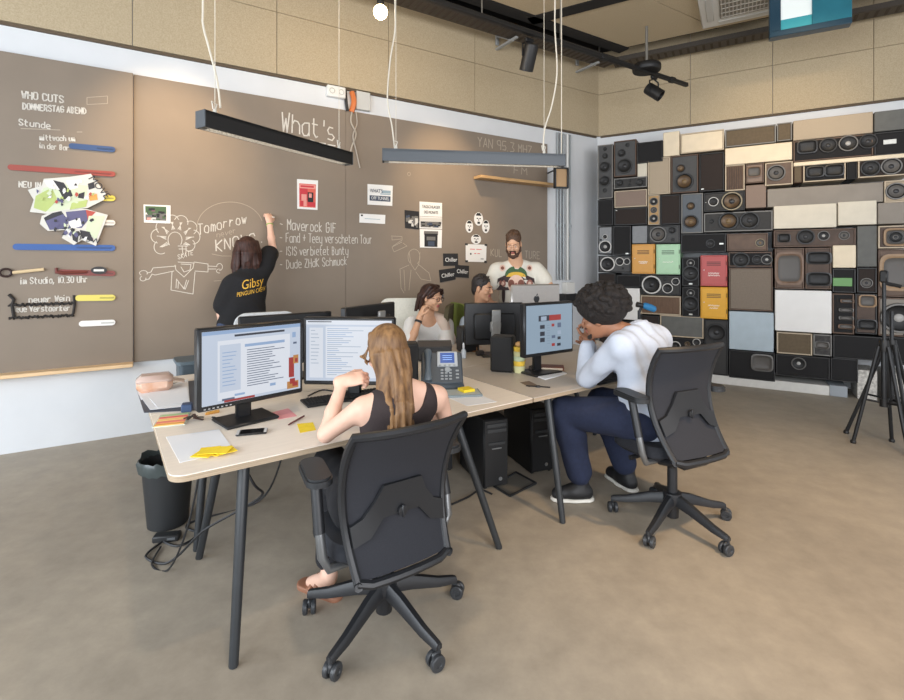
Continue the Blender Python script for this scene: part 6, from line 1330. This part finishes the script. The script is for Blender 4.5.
def on_surface(mb, target_objs, origin, M, depth=.4, off=.003):
    """lay a flat MB (local XZ, facing -Y) on to cloth: origin + M @ v, projected along M's +Y"""
    dirn = Vector(M[:, 1]); out = []
    trees = []
    for o in target_objs:
        me = o.data; n = len(me.vertices); co = np.empty(n*3, np.float32); me.vertices.foreach_get('co', co); co = co.reshape(-1, 3)+np.array(o.parent.location if o.parent else (0, 0, 0)); trees.append(BVHTree.FromPolygons([tuple(c) for c in co], [tuple(p.vertices) for p in me.polygons]))
    for v in mb.v:
        p = Vector(np.array(origin)+M @ np.array([v[0], 0, v[2]])); hit = None
        for t in trees:
            h = t.ray_cast(p-dirn*depth, dirn)
            if h[0] is not None: hit = h[0]; break
        q = (hit if hit is not None else p)-dirn*off+dirn*min(0, v[1])*.5; out.append(tuple(q))
    mb.v = out; return mb
def subdiv_flat(mb, cuts=1):
    bm = bmesh.new(); vs = [bm.verts.new(v) for v in mb.v]
    for f, m_ in zip(mb.f, mb.mi):
        try: fc = bm.faces.new([vs[i] for i in f]); fc.material_index = m_
        except ValueError: pass
    bmesh.ops.triangulate(bm, faces=bm.faces); bmesh.ops.subdivide_edges(bm, edges=[e for e in bm.edges if e.calc_length() > .012], cuts=cuts, use_grid_fill=True)
    bmesh.ops.triangulate(bm, faces=bm.faces); bm.verts.index_update(); mb.v = [tuple(v.co) for v in bm.verts]; mb.f = [[v.index for v in f.verts] for f in bm.faces]; mb.mi = [f.material_index for f in bm.faces]; bm.free(); return mb
def v2(p, z): return (p[0], p[1], z)
def off(p, fw=0, rt=0, up_=0, F=None, R_=None): return np.array(p, float)+np.array(F)*fw+np.array(R_)*rt+V(0, 0, up_)
F2 = V(E2.x, E2.y, 0); R2 = V(E1.x, E1.y, 0)
def hair_mat(nm, c0, c1, sc=26): return mat('hair_'+nm, c0, .5, rgb2=c1, scale=sc, stretch=(3, 3, .35), bump=.25, spec=.35)
def pxyz(px, py, D): return np.array(PD(px, py, D))

# --- woman in dark tank top, seen from behind
hipc = V(-.33, 2.12, .50)
sp1 = dict(label='person with long light brown hair in a dark tank top, elbow on the birch desk', skin='fair', fwd=F2*.95+V(0, 0, 0)+R2*.0, look=F2*.9+V(0, 0, -.25)-R2*.05, female=True, arm=.92, neck=.044, hs=.97, waist=.105, chest=.10,
  j=dict(hl=hipc-R2*.09, hr=hipc+R2*.09, sl=pxyz(362, 408, 2.08), sr=pxyz(438, 396, 2.26), head=pxyz(386, 352, 2.24), el=pxyz(326, 434, 2.10), er=pxyz(447, 424, 2.36), wl=pxyz(343, 381, 2.24), wr=pxyz(405, 386, 2.48),
   kl=V(-.60, 2.42, .52), kr=V(-.40, 2.50, .52), al=V(-.555, 2.21, .10), ar=V(-.34, 2.42, .10), tl=V(-.65, 2.26, .03), tr=V(-.42, 2.54, .03)),
  handl=((.80, .10, .12), (.15, .5, -.6), 1, (1.0, 1.1, 1.15, 1.2)), handr=((-.3, .5, .2), (-.8, -.2, -.2), -1, (.9, 1, 1, 1)))
p1, b1 = person(sp1)
J = sp1['J']; hc, sc_, up, f, r = sp1['ax']
tank = SDF(); torso(tank, (J['hl'], J['hr']), (J['sl']*.88+J['sr']*.12, J['sr']*.88+J['sl']*.12), sp1['fwd'], .013, .105, .10)
M3 = np.stack([r, f, up], 1)
tank.ell(sc_+up*.085-f*.05, V(.074, .12, .115), M3, .01, True); tank.ell(sc_+up*.06+f*.12, V(.085, .12, .13), M3, .01, True)
for q, sg in (('l', -1), ('r', 1)): tank.ell(J['s'+q]+r*sg*.05+up*.0, V(.062, .15, .12), M3, .008, True)
tank.cut(hc-up*.05, -up)
cloth(p1, sp1, 'tank_top', tank, mat('cloth_darkbrown', (50, 40, 40), .85, noise=.08, scale=120), .006)
cloth(p1, sp1, 'trousers', trousers(sp1, .016, .12, .15), mat('cloth_black_trousers', (34, 34, 38), .9, noise=.1, scale=90), .008, folds(.003, 60, 3))
def hairstrands(s, P, M, sc, starts, n_pts, rads, k=.006):
    for pts in starts: s.chain(pts, [rads*(1-.55*i/(len(pts)-1)) for i in range(len(pts))], k)
hs = SDF(); P = sp1['P']; HM = sp1['HM']
hs.ell(P(0, -.022, .040), V(.084, .102, .090), HM, .02); hs.ell(P(0, .085, -.05), V(.066, .075, .11), HM, .01, True); hs.ell(P(0, -.06, -.03), V(.075, .06, .09), HM, .02)
rr = np.random.default_rng(3)
for i in range(120):
    u = rr.uniform(-1, 1); v = rr.uniform(0, 1); a = math.pi*(.5+.62*u)            # around the back of the head
    x0, y0 = .082*math.cos(a)*1.0, -.02-.095*abs(math.sin(a))*(.35+.65*v); p0 = P(x0*.9, y0*.85+.01, .06+.03*(1-v)); p1_ = P(x0*1.08, y0*1.08, -.01); p2 = P(x0*.92, y0*1.08-.012, -.10)
    L_ = .36+.13*rr.uniform(0, 1)-.05*abs(u); tgt = np.array(P(x0*.78+.012*rr.normal(), y0*.9-.03, -.1))+V(rr.normal()*.01+.03, rr.normal()*.008-.085, -(L_-.13)); mid = (p2+tgt)/2+V(rr.normal()*.007, -.022+rr.normal()*.005, 0)
    hs.chain([p0, p1_, p2, mid, tgt], [.010, .011, .010, .009, .003], .005)
for i in range(5): hs.chain([P(-.085, .01+.012*i, .03-.01*i), P(-.095, .02+.014*i, -.0), P(-.1+.01*i, .03+.01*i, -.03), P(-.09, .025, -.05+.004*i)], [.005, .005, .004, .002], .003)
cloth(p1, sp1, 'hair', hs, hair_mat('lightbrown', (84, 58, 38), (146, 110, 72), 14), .005)
for nm, q, sg in (('sandal', 'l', 1), ('sandal', 'r', 1)):
    a, t = J['a'+q], J['t'+q]; d = unit((t-a)*V(1, 1, 0)); sd = V(-d[1], d[0], 0); s = SDF(); s.chain([v2(a-d*.035, .012), v2(t+d*.03, .012)], [.036, .042], .02); s.cut(V(0, 0, .022), V(0, 0, 1)); s.cap(v2(a+d*.05-sd*.04, .02), v2(a+d*.06, .075), .011, .011, .004); s.cap(v2(a+d*.06, .075), v2(a+d*.05+sd*.04, .02), .011, .011, .004); s.cap(v2(t-d*.02-sd*.038, .015), v2(t-d*.02, .05), .010, .010, .004); s.cap(v2(t-d*.02, .05), v2(t-d*.02+sd*.038, .015), .010, .010, .004)
    cloth(p1, sp1, nm, s, mat('sandal_tan', (150, 104, 80), .6), .005)

# --- man with curly hair, white shirt
hipc = V(1.19, 2.92, .58)
sp2 = dict(label='person with big curly black hair and white shirt seated leaning on the desk', skin='brown', fwd=F2*.9-V(0, 0, 0), look=unit(V(-.82, .52, -.20)), neck=.056, hs=1.02, arm=1.0, waist=.125, chest=.12,
  j=dict(hl=hipc-R2*.10, hr=hipc+R2*.10, sl=pxyz(621, 345, 2.86), sr=pxyz(658, 338, 3.10), head=pxyz(600, 318, 2.98), el=pxyz(587, 378, 3.12), er=pxyz(622, 366, 3.38), wl=pxyz(588, 341, 3.16), wr=pxyz(592, 345, 3.32),
   kl=V(.72, 3.12, .56), kr=V(1.02, 3.32, .56), al=V(.82, 3.10, .11), ar=V(1.17, 3.26, .11), tl=V(.69, 3.10, .035), tr=V(1.12, 3.40, .035)),
  handl=((.0, .05, .5), (-.5, .5, .0), 1, (1.2, 1.2, 1.25, 1.3)), handr=((-.35, -.25, .5), (-.4, -.5, -.1), -1, (1.1, 1.1, 1.2, 1.2)))
p2, b2 = person(sp2); J = sp2['J']; hc, sc_, up, f, r = sp2['ax']; P = sp2['P']; HM = sp2['HM']
sh = shirt(sp2, .030, 1.86, -.12, .052, .03, .027, neckdrop=.20)
sh.ell(hc-up*.03, V(.175, .14, .19), np.stack([r, f, up], 1), .05)
sh.p = [q for q in sh.p if q[0] != 'cut']; sh.cut(hc-up*.185, -up)
cloth(p2, sp2, 'shirt', sh, mat('cloth_white_shirt', (190, 197, 210), .85, noise=.02, scale=60), .007, folds(.0055, 85, 5))
co = SDF(); 
for i in range(15):
    a0, a1 = 2*PI*i/15, 2*PI*(i+1)/15
    def cp(a): return sc_+up*.085+r*.066*math.cos(a)+f*(.066*math.sin(a)+.022)+up*(-.026*math.sin(a))
    co.cap(cp(a0), cp(a1), .016, .016, .006)
cloth(p2, sp2, 'collar', co, MATS['cloth_white_shirt'], .005)
cloth(p2, sp2, 'trousers', trousers(sp2, .032, .05, .14), mat('cloth_navy', (30, 38, 62), .9, noise=.12, scale=50), .008, folds(.005, 50, 8))
af = SDF(); af.ell(P(0, -.03, .075), V(.150, .155, .128), HM, .03); af.ell(P(0, .125, -.055), V(.125, .10, .125), HM, .02, True); af.ell(P(0, -.075, .03), V(.105, .075, .07), HM, .03)
for i in range(420):
    d = unit(rr.normal(size=3)); 
    if d[2] < -.38 or (d[1] > .30 and d[2] < .22): continue
    af.ell(P(d[0]*.150, -.03+d[1]*.155, .075+d[2]*.130), V(1, 1, 1)*rr.uniform(.011, .022), None, .006)
cloth(p2, sp2, 'hair', af, mat('hair_black_curly', (16, 12, 11), .8, rgb2=(34, 26, 22), scale=70, bump=.8, bscale=90), .006)
be = SDF()
for sx in (-1, 1): be.chain([P(sx*.045, .060, -.088), P(sx*.03, .074, -.102), P(0, .085, -.106)], [.006, .011, .012], .01)
be.cap(P(-.022, .093, -.050), P(.022, .093, -.050), .0055, .0055, .004)
cloth(p2, sp2, 'beard', be, mat('beard_black', (34, 26, 22), .8), .004)
M_shoe = mat('shoe_black', (28, 28, 30), .55); M_sole = mat('shoe_sole_white', (222, 218, 208), .6)
def shoes(root, spec, m=M_shoe, msole=M_sole, L_=.07):
    J = spec['J']
    for q in 'lr':
        a, t = J['a'+q], J['t'+q]; d = unit((t-a)*V(1, 1, 0)); s = SDF(); s.chain([v2(a-d*.03, .05), v2(a+d*.05, .055), v2(t+d*.02, .042)], [.042, .046, .040], .03); s.cap(v2(a, .06), v2(a, .125), .046, .045, .03); s.cut(V(0, 0, .02), V(0, 0, -1)); s.cut(v2(a, .135), V(0, 0, 1))
        o = cloth(root, spec, 'shoe', s, m, .005); s = SDF(); s.chain([v2(a-d*.03, .0), v2(a+d*.05, .0), v2(t+d*.02, .0)], [.050, .050, .049], .03); s.cut(V(0, 0, .004), V(0, 0, -1)); s.cut(V(0, 0, .024), V(0, 0, 1)); Pm, Fm = s.mesh(.005); npmesh('sole', Pm, Fm, msole, None, o, spec['base'])
        mb = MB(); c = v2(a+d*.06, .095)
        for k in range(4): p_ = a+d*(.05+.02*k); sd = V(-d[1], d[0], 0)*.022; z = .098-.012*k; mb.tube([np.array(v2(p_-sd, z))-spec['base'], np.array(v2(p_, z+.006))-spec['base'], np.array(v2(p_+sd, z))-spec['base']], .004, 5)
        mb.build('laces', mat('laces_grey', (150, 148, 144), .8), o)
        sx = SDF(); sx.cap(v2(a, .10), v2(a, .165), .040, .039, .01); cloth(root, spec, 'sock', sx, mat('sock_white', (220, 218, 214), .9), .006)
shoes(p2, sp2)

# --- woman writing on the board, seen from behind
nw = V(-LW.d.y, LW.d.x, 0)          # into the board
rw_ = V(LW.d.x, LW.d.y, 0)
hipc = pxyz(246, 362, 4.40); hipc[2] = .95
hip = V(-1.86, 4.36, .95)
sp3 = dict(label='person in black shirt with yellow lettering writing on the board, right arm raised', skin='fair', fwd=nw, look=unit(nw+rw_*.10+V(0, 0, .06)), female=True, neck=.046, arm=.92, waist=.11, chest=.108, hs=1.05,
  j=dict(hl=hip-rw_*.10, hr=hip+rw_*.10, sl=pxyz(231, 284, 4.34), sr=pxyz(262, 272, 4.50), head=pxyz(247, 250, 4.48), el=pxyz(221, 314, 4.30), er=pxyz(272.5, 248, 4.66), wl=pxyz(223, 338, 4.42), wr=pxyz(269.5, 223, 4.78),
   kl=V(-1.95, 4.40, .50), kr=V(-1.78, 4.48, .50), al=V(-1.96, 4.36, .10), ar=V(-1.78, 4.44, .10), tl=V(-2.03, 4.49, .03), tr=V(-1.84, 4.58, .03)),
  handl=((.1, .1, -1), (.5, .3, 0), 1, (.4, .45, .5, .5)), handr=((-.18, .25, .75), tuple(nw*.9-rw_*.3), -1, (.9, 1.1, 1.3, 1.4)))
p3, b3 = person(sp3); J = sp3['J']; hc, sc_, up, f, r = sp3['ax']; P = sp3['P']; HM = sp3['HM']
s3 = shirt(sp3, .02, .72, -.10, .07, .035, .03); s3.p = [q for q in s3.p if q[0] != 'cut']; s3.cut(hc-up*.12, -up)
tee = cloth(p3, sp3, 'shirt', s3, mat('cloth_black_tee', (24, 23, 25), .9, noise=.1, scale=50), .008, folds(.006, 34, 11))
cloth(p3, sp3, 'trousers', trousers(sp3, .014, .06, .05), mat('cloth_jeans', (56, 66, 88), .9, noise=.12, scale=60), .009)
hs = SDF(); hs.ell(P(0, -.022, .036), V(.086, .104, .092), HM, .02); hs.ell(P(0, .09, -.05), V(.064, .075, .12), HM, .01, True); hs.ell(P(0, -.05, -.06), V(.088, .062, .10), HM, .03)
for i in range(60):
    u = rr.uniform(-1, 1); a = math.pi*(.5+.62*u); x0, y0 = .09*math.cos(a), -.02-.10*abs(math.sin(a)); p0 = P(x0*.85, y0*.8, .07); p1_ = P(x0*1.1, y0*1.05, -.02); L_ = .13+.11*rr.uniform(0, 1)
    tgt = P(x0*1.18+.01*rr.normal(), y0*.98, -.02-L_); hs.chain([p0, p1_, (p1_+tgt)/2+V(rr.normal()*.008, rr.normal()*.006, 0), tgt], [.014, .016, .015, .006], .008)
cloth(p3, sp3, 'hair', hs, hair_mat('darkbrown', (38, 24, 20), (78, 50, 42)), .006)
o = MB(); c0 = J['wr']+unit(V(-.18, .25, .75))*.075
st = LW.hit(268, 211, .035); tipw = np.array(LW.at(st[0], st[1], .03)); 
mb = MB(); d_ = np.array(rw_)*.05; mb.tube([np.array(c0)-d_*.4-sp3['base'], np.array(c0)+d_*1.1+V(0, 0, -.01)-sp3['base']], .007, 8)
ch = mb.build('chalk_stick', M_chalk, None, tuple(sp3['base'])); tag(ch, 'stick of white chalk in the raised hand of the person at the board', 'chalk')
mb = MB(); w0 = J['wr']+(J['er']-J['wr'])*.08; ax_ = unit(J['er']-J['wr']); M_ = frame(ax_, (0, 1, .1)); pts = [Vector(w0+(M_[:, 0]*math.cos(t)+M_[:, 2]*math.sin(t))*.029-sp3['base']) for t in [2*PI*i/20 for i in range(21)]]; mb.tube(pts, .006, 6); mb.build('wristband', mat('band_green', (140, 170, 90), .6), p3)
mb = MB(); add_text(mb, 'Gibsy', .12, 0, .04, 0, width=.19, rot=.2); add_text(mb, 'PENGUIN CREW', .055, .01, -.035, 0, width=.25, rot=.2); mb.v = [(x+.25*(z-.2*x), y, z) for x, y, z in mb.v]
mb.m(0); subdiv_flat(mb); Mx = np.stack([rw_, unit(nw), V(0, 0, 1)], 1); org = pxyz(252.5, 288, 4.3); on_surface(mb, [tee], org, Mx, .5, .004)
mb.v = [tuple(np.array(v)-sp3['base']) for v in mb.v]; mb.build('back_lettering', mat('print_yellow', (226, 176, 60), .7), p3, smooth=0)
shoes(p3, sp3)

# --- woman with glasses, phone at her ear
def seated(label, skin, headp, look, hs, fwd, seatc, **kw):
    fw = unit(V(*fwd)); rt = np.cross(fw, V(0, 0, 1)); hip = V(*seatc); 
    j = dict(hl=hip-rt*.10, hr=hip+rt*.10, kl=hip+fw*.42-rt*.12, kr=hip+fw*.42+rt*.12)
    j['al'] = j['kl']*V(1, 1, 0)+V(0, 0, .10)-fw*.04; j['ar'] = j['kr']*V(1, 1, 0)+V(0, 0, .10)-fw*.04; j['tl'] = j['al']+fw*.13-V(0, 0, .065); j['tr'] = j['ar']+fw*.13-V(0, 0, .065); j['head'] = headp; j.update(kw.pop('j'))
    return dict(label=label, skin=skin, fwd=fw, look=look, hs=hs, j=j, vox=.0065, **kw)
hd = pxyz(431.5, 297, 4.72); fw = (.45, -.80, 0)
sp4 = seated('person with dark hair, glasses and white top holding a phone to her ear', 'tan', hd, unit(V(.80, -.52, -.18)), 1.04, fw, (-.16, 4.98, .55), female=True, arm=1.0, neck=.05, hands=1.1, waist=.115, chest=.11,
  j=dict(sr=pxyz(412, 324, 4.74), sl=pxyz(446, 325, 4.88), er=pxyz(410, 345, 4.50), wr=pxyz(420, 317, 4.58), el=pxyz(447, 350, 4.66), wl=pxyz(436, 357, 4.45)), handr=((.3, .1, .9), (.9, .3, -.1), -1, (.9, 1, 1.1, 1.1)), handl=((-.6, -.6, 0), (0, 0, -1), 1))
p4, b4 = person(sp4); P = sp4['P']; HM = sp4['HM']; J = sp4['J']; hc, sc_, up, f, r = sp4['ax']
cloth(p4, sp4, 'top', shirt(sp4, .018, .75, -.1, .085, .02, .025), mat('cloth_white_top', (226, 224, 220), .85), .009, folds(.004, 40, 21))
cloth(p4, sp4, 'trousers', trousers(sp4), mat('cloth_dark', (46, 46, 52), .9), .011)
s = SDF(); s.chain([sc_+r*-.10+f*.10+up*.02, sc_-r*.11+f*.14-up*.15, sc_-r*.10+f*.15-up*.34], [.05, .06, .07], .04); s.chain([sc_-r*.07-f*.03+up*.05, sc_-r*.12+f*.06+up*.03], [.045, .05], .04); cloth(p4, sp4, 'scarf', s, mat('cloth_cream', (228, 206, 188), .85), .008, folds(.004, 60, 4))
hs = SDF(); hs.ell(P(0, -.022, .036), V(.084, .102, .088)*1.04, HM, .02); hs.ell(P(0, .09, -.045), V(.066, .085, .115)*1.02, HM, .01, True)
for i in range(44):
    u = rr.uniform(-1, 1); a = math.pi*(.5+.56*u); x0, y0 = .088*math.cos(a), -.02-.10*abs(math.sin(a)); p0 = P(x0*.7, y0*.5+.03, .10); p1_ = P(x0*1.0, y0*1.03, .0); tgt = P(x0*.8, y0*1.12-.02, -.10-.07*rr.uniform(0, 1)); hs.chain([p0, p1_, tgt], [.014, .016, .007], .008)
hs.chain([P(-.03, .085, .085), P(-.072, .06, .05), P(-.085, .02, .0), P(-.082, -.01, -.06)], [.014, .018, .018, .012], .01); hs.chain([P(.0, .085, .088), P(.06, .065, .06), P(.083, .02, .0)], [.014, .018, .014], .01)
cloth(p4, sp4, 'hair', hs, hair_mat('brunette', (34, 22, 18), (70, 44, 34)), .007)
def glasses(root, spec, m):
    P, base = spec['P'], spec['base']; mb = MB()
    for sx in (-1, 1):
        mb.tube([np.array(P(sx*.034+.024*math.cos(t)*1.0, .108-.006*abs(math.cos(t)), .0+.019*math.sin(t)))-base for t in [2*PI*i/18 for i in range(19)]], .0026, 6); mb.tube([np.array(P(sx*.058, .10, .006))-base, np.array(P(sx*.082, .03, .006))-base, np.array(P(sx*.082, -.01, .0))-base], .0028, 6)
    mb.tube([np.array(P(-.011, .108, .006))-base, np.array(P(.011, .108, .006))-base], .003, 6); mb.build('glasses', m, root)
glasses(p4, sp4, mat('glasses_dark', (60, 36, 34), .3))
mb = MB(); mb.box(Vector(P(-.098 if 1 else .098, .01, -.03)), (.02, .075, .15), Matrix(((HM[0, 0], HM[0, 1], HM[0, 2]), (HM[1, 0], HM[1, 1], HM[1, 2]), (HM[2, 0], HM[2, 1], HM[2, 2]))) @ Matrix.Rotation(-.35, 3, 'X'), bev=.008)
mb.v = [tuple(np.array(v)-sp4['base']) for v in mb.v]; tag(mb.build('phone_handset', mat('handset_dark', (60, 64, 72), .4), None, tuple(sp4['base'])), 'dark phone handset at the ear of the person with glasses', 'phone')
mb = MB(); a_, e_ = J['er'], J['wr']; mb.tube([a_+(e_-a_)*.80-sp4['base'], a_+(e_-a_)*.88-sp4['base']], [.036, .034], 12); mb.build('watch', M_blk, p4)

# --- seated young man, hand on cheek
hd = pxyz(482.5, 288, 4.92)
sp5 = seated('person with short black hair and pale blue shirt seated, cheek resting on one hand', 'olive', hd, unit(V(.78, -.50, -.12)), 1.02, (.45, -.85, 0), (.20, 5.26, .60), arm=1.0, neck=.058, hands=1.1, waist=.125, chest=.12,
  j=dict(sr=pxyz(466, 322, 4.96), sl=pxyz(496, 322, 5.14), er=pxyz(462, 348, 4.80), wr=pxyz(480, 350, 4.55), el=pxyz(508, 345, 4.86), wl=pxyz(499, 313, 4.92)), handr=((.7, -.5, 0), (0, 0, -1), -1), handl=((-.28, .0, .9), (-.7, .5, 0), 1, (1.0, 1.1, 1.2, 1.2)))
p5, b5 = person(sp5); P = sp5['P']; HM = sp5['HM']
cloth(p5, sp5, 'shirt', shirt(sp5, .018, 1.6, -.1, .075, .02, .016), mat('cloth_paleblue', (190, 206, 222), .85), .009, folds(.004, 42, 31))
J5 = sp5['ax']; cs = SDF()
for i in range(14):
    def cp5(a): return J5[1]+J5[2]*.045+J5[4]*.078*math.cos(a)+J5[3]*(.075*math.sin(a)+.012)-J5[2]*.03*math.sin(a)
    cs.cap(cp5(2*PI*i/14), cp5(2*PI*(i+1)/14), .018, .018, .01)
cloth(p5, sp5, 'neckband', cs, mat('cloth_darkcollar', (42, 42, 48), .9), .007)
cloth(p5, sp5, 'trousers', trousers(sp5), MATS['cloth_dark'], .011)
def shorthair(spec, c0, c1, nm, brow=True, beard=None, top=.0):
    P, HM, hs_ = spec['P'], spec['HM'], spec['hs']; s = SDF(); s.ell(P(0, -.024, .046+top), V(.0805, .098, .083+top)*hs_, HM, .02); s.ell(P(0, -.062, -.015), V(.067, .052, .075)*hs_, HM, .02); s.ell(P(0, .125, .008), V(.064, .075, .094)*hs_, HM, .012, True); s.ell(P(0, .045, -.135), V(.10, .115, .108)*hs_, HM, .012, True)
    for sx in (-1, 1): s.cap(P(sx*.070, .022, .02), P(sx*.070, .024, -.015), .008, .005, .008)
    for i in range(60):
        a, e = rr.uniform(-2.4, 2.4)-PI/2, rr.uniform(.35, 1.45); d = V(math.cos(a)*math.cos(e), math.sin(a)*math.cos(e), math.sin(e)); p = V(d[0]*.079, -.024+d[1]*.096, .046+d[2]*.082+top); s.cap(P(*p), P(*(p*V(1.04, 1.03, 1.03)+V(0, .018, .004))), .010, .005, .006)
    if brow:
        for sx in (-1, 1): s.cap(P(sx*.015, .099, .021), P(sx*.045, .086, .023), .0055, .004, .003)
    return s
cloth(p5, sp5, 'hair', shorthair(sp5, 0, 0, 'b', top=.002), mat('hair_black_short', (26, 20, 18), .6, rgb2=(48, 38, 34), scale=60, bump=.5), .006)

# --- standing man in printed white tee
hip = V(.70, 5.24, .98); fw = unit(V(-.10, -.96, 0)); rt = np.cross(fw, V(0, 0, 1))
sp6 = dict(label='person with brown beard and printed white tee standing behind the silver computer', skin='tan', fwd=fw, look=unit(V(-.22, -.80, -.36)), hs=1.0, neck=.068, arm=1.12, hands=1.05, waist=.135, chest=.135, vox=.006,
  j=dict(hl=hip-rt*.10, hr=hip+rt*.10, sr=pxyz(497, 270, 5.16), sl=pxyz(536, 269, 5.18), head=pxyz(513.5, 243.5, 5.06), er=pxyz(486, 296, 5.06), el=pxyz(553.5, 291, 5.08), wr=pxyz(498, 318, 4.86), wl=pxyz(548, 314, 4.86),
   kl=hip-rt*.11+V(0, 0, -.47)+fw*.03, kr=hip+rt*.11+V(0, 0, -.47)+fw*.03, al=hip-rt*.12+V(0, 0, -.87), ar=hip+rt*.12+V(0, 0, -.87), tl=hip-rt*.13+V(0, 0, -.945)+fw*.15, tr=hip+rt*.13+V(0, 0, -.945)+fw*.15),
  handr=((.1, -.7, -.5), (.3, 0, -.9), -1), handl=((-.1, -.7, -.5), (-.3, 0, -.9), 1))
p6, b6 = person(sp6); P = sp6['P']; HM = sp6['HM']; J = sp6['J']
tee6 = cloth(p6, sp6, 'shirt', shirt(sp6, .018, .50, -.12, .072, .02, .026, neckdrop=.22), mat('cloth_offwhite', (212, 206, 192), .85, noise=.02, scale=60), .008, folds(.004, 38, 41))
cloth(p6, sp6, 'trousers', trousers(sp6), MATS['cloth_jeans'], .011); shoes(p6, sp6)
cloth(p6, sp6, 'hair', shorthair(sp6, 0, 0, 'c', top=.004), mat('hair_brown_short', (62, 42, 30), .6, rgb2=(98, 70, 48), scale=60, bump=.5), .006)
be = SDF()
for sx in (-1, 1): be.chain([P(sx*.070, .004, -.02), P(sx*.064, .03, -.07), P(sx*.036, .070, -.105), P(0, .086, -.115)], [.010, .014, .018, .020], .012)
be.cap(P(-.024, .096, -.050), P(.024, .096, -.050), .0065, .0065, .004)
for sx in (-1, 1): be.cap(P(sx*.026, .092, -.053), P(sx*.028, .080, -.095), .008, .010, .006)
cloth(p6, sp6, 'beard', be, mat('beard_brown', (74, 50, 36), .8, noise=.2, scale=80), .005)
# print on the tee: green cap over a yellow band and a patterned brown field
mb = MB(); PC = [mat('tee_print_%d' % i, c, .8) for i, c in enumerate([(62, 92, 60), (206, 164, 62), (120, 74, 60), (60, 44, 44), (214, 180, 160), (150, 100, 88)])]
def disc(cx, cz, rx, rz, mi, a0=0, a1=2*PI, y=0.0, n=20):
    mb.c = mi; pts = [(cx+rx*math.cos(a0+(a1-a0)*i/n), y, cz+rz*math.sin(a0+(a1-a0)*i/n)) for i in range(n+1)]; mb.add([(cx, y, cz)]+pts, [(0, i+1, i+2) for i in range(n)])
mb.c = 3; mb.add([(-.20, -.001, -.10), (.20, -.001, -.10), (.19, -.001, .02), (.08, -.001, .07), (-.08, -.001, .07), (-.19, -.001, .02)], [(0, 1, 2, 3, 4, 5)])
disc(0, .05, .115, .10, 0, 0, PI, -.002); disc(0, .04, .10, .05, 1, 0, PI, -.003); disc(0, -.04, .085, .10, 4, 0, 2*PI, -.004)
for sx in (-1, 1):
    disc(sx*.05, -.03, .032, .042, 2, 0, 2*PI, -.005); disc(sx*.14, -.03, .035, .04, 5, 0, 2*PI, -.004); disc(sx*.14, -.03, .018, .02, 4, 0, 2*PI, -.005); disc(sx*.14, .13, .03, .035, 4, 0, 2*PI, -.002); disc(sx*.14, .13, .018, .018, 2, 0, 2*PI, -.003)
disc(0, -.07, .022, .05, 5, 0, 2*PI, -.006)
disc(-.13, -.15, .018, .09, 3, 0, 2*PI, -.002)
subdiv_flat(mb, 2); Mx = np.stack([-rt*-1 if 0 else -rt, -fw*1.0, V(0, 0, 1)], 1); Mx[:, 1] = -fw; org = pxyz(516, 280.5, 5.1)
on_surface(mb, [tee6], org, Mx, .6, .004); mb.v = [tuple(np.array(v)-sp6['base']) for v in mb.v]; mb.build('shirt_print', PC, p6, smooth=0)
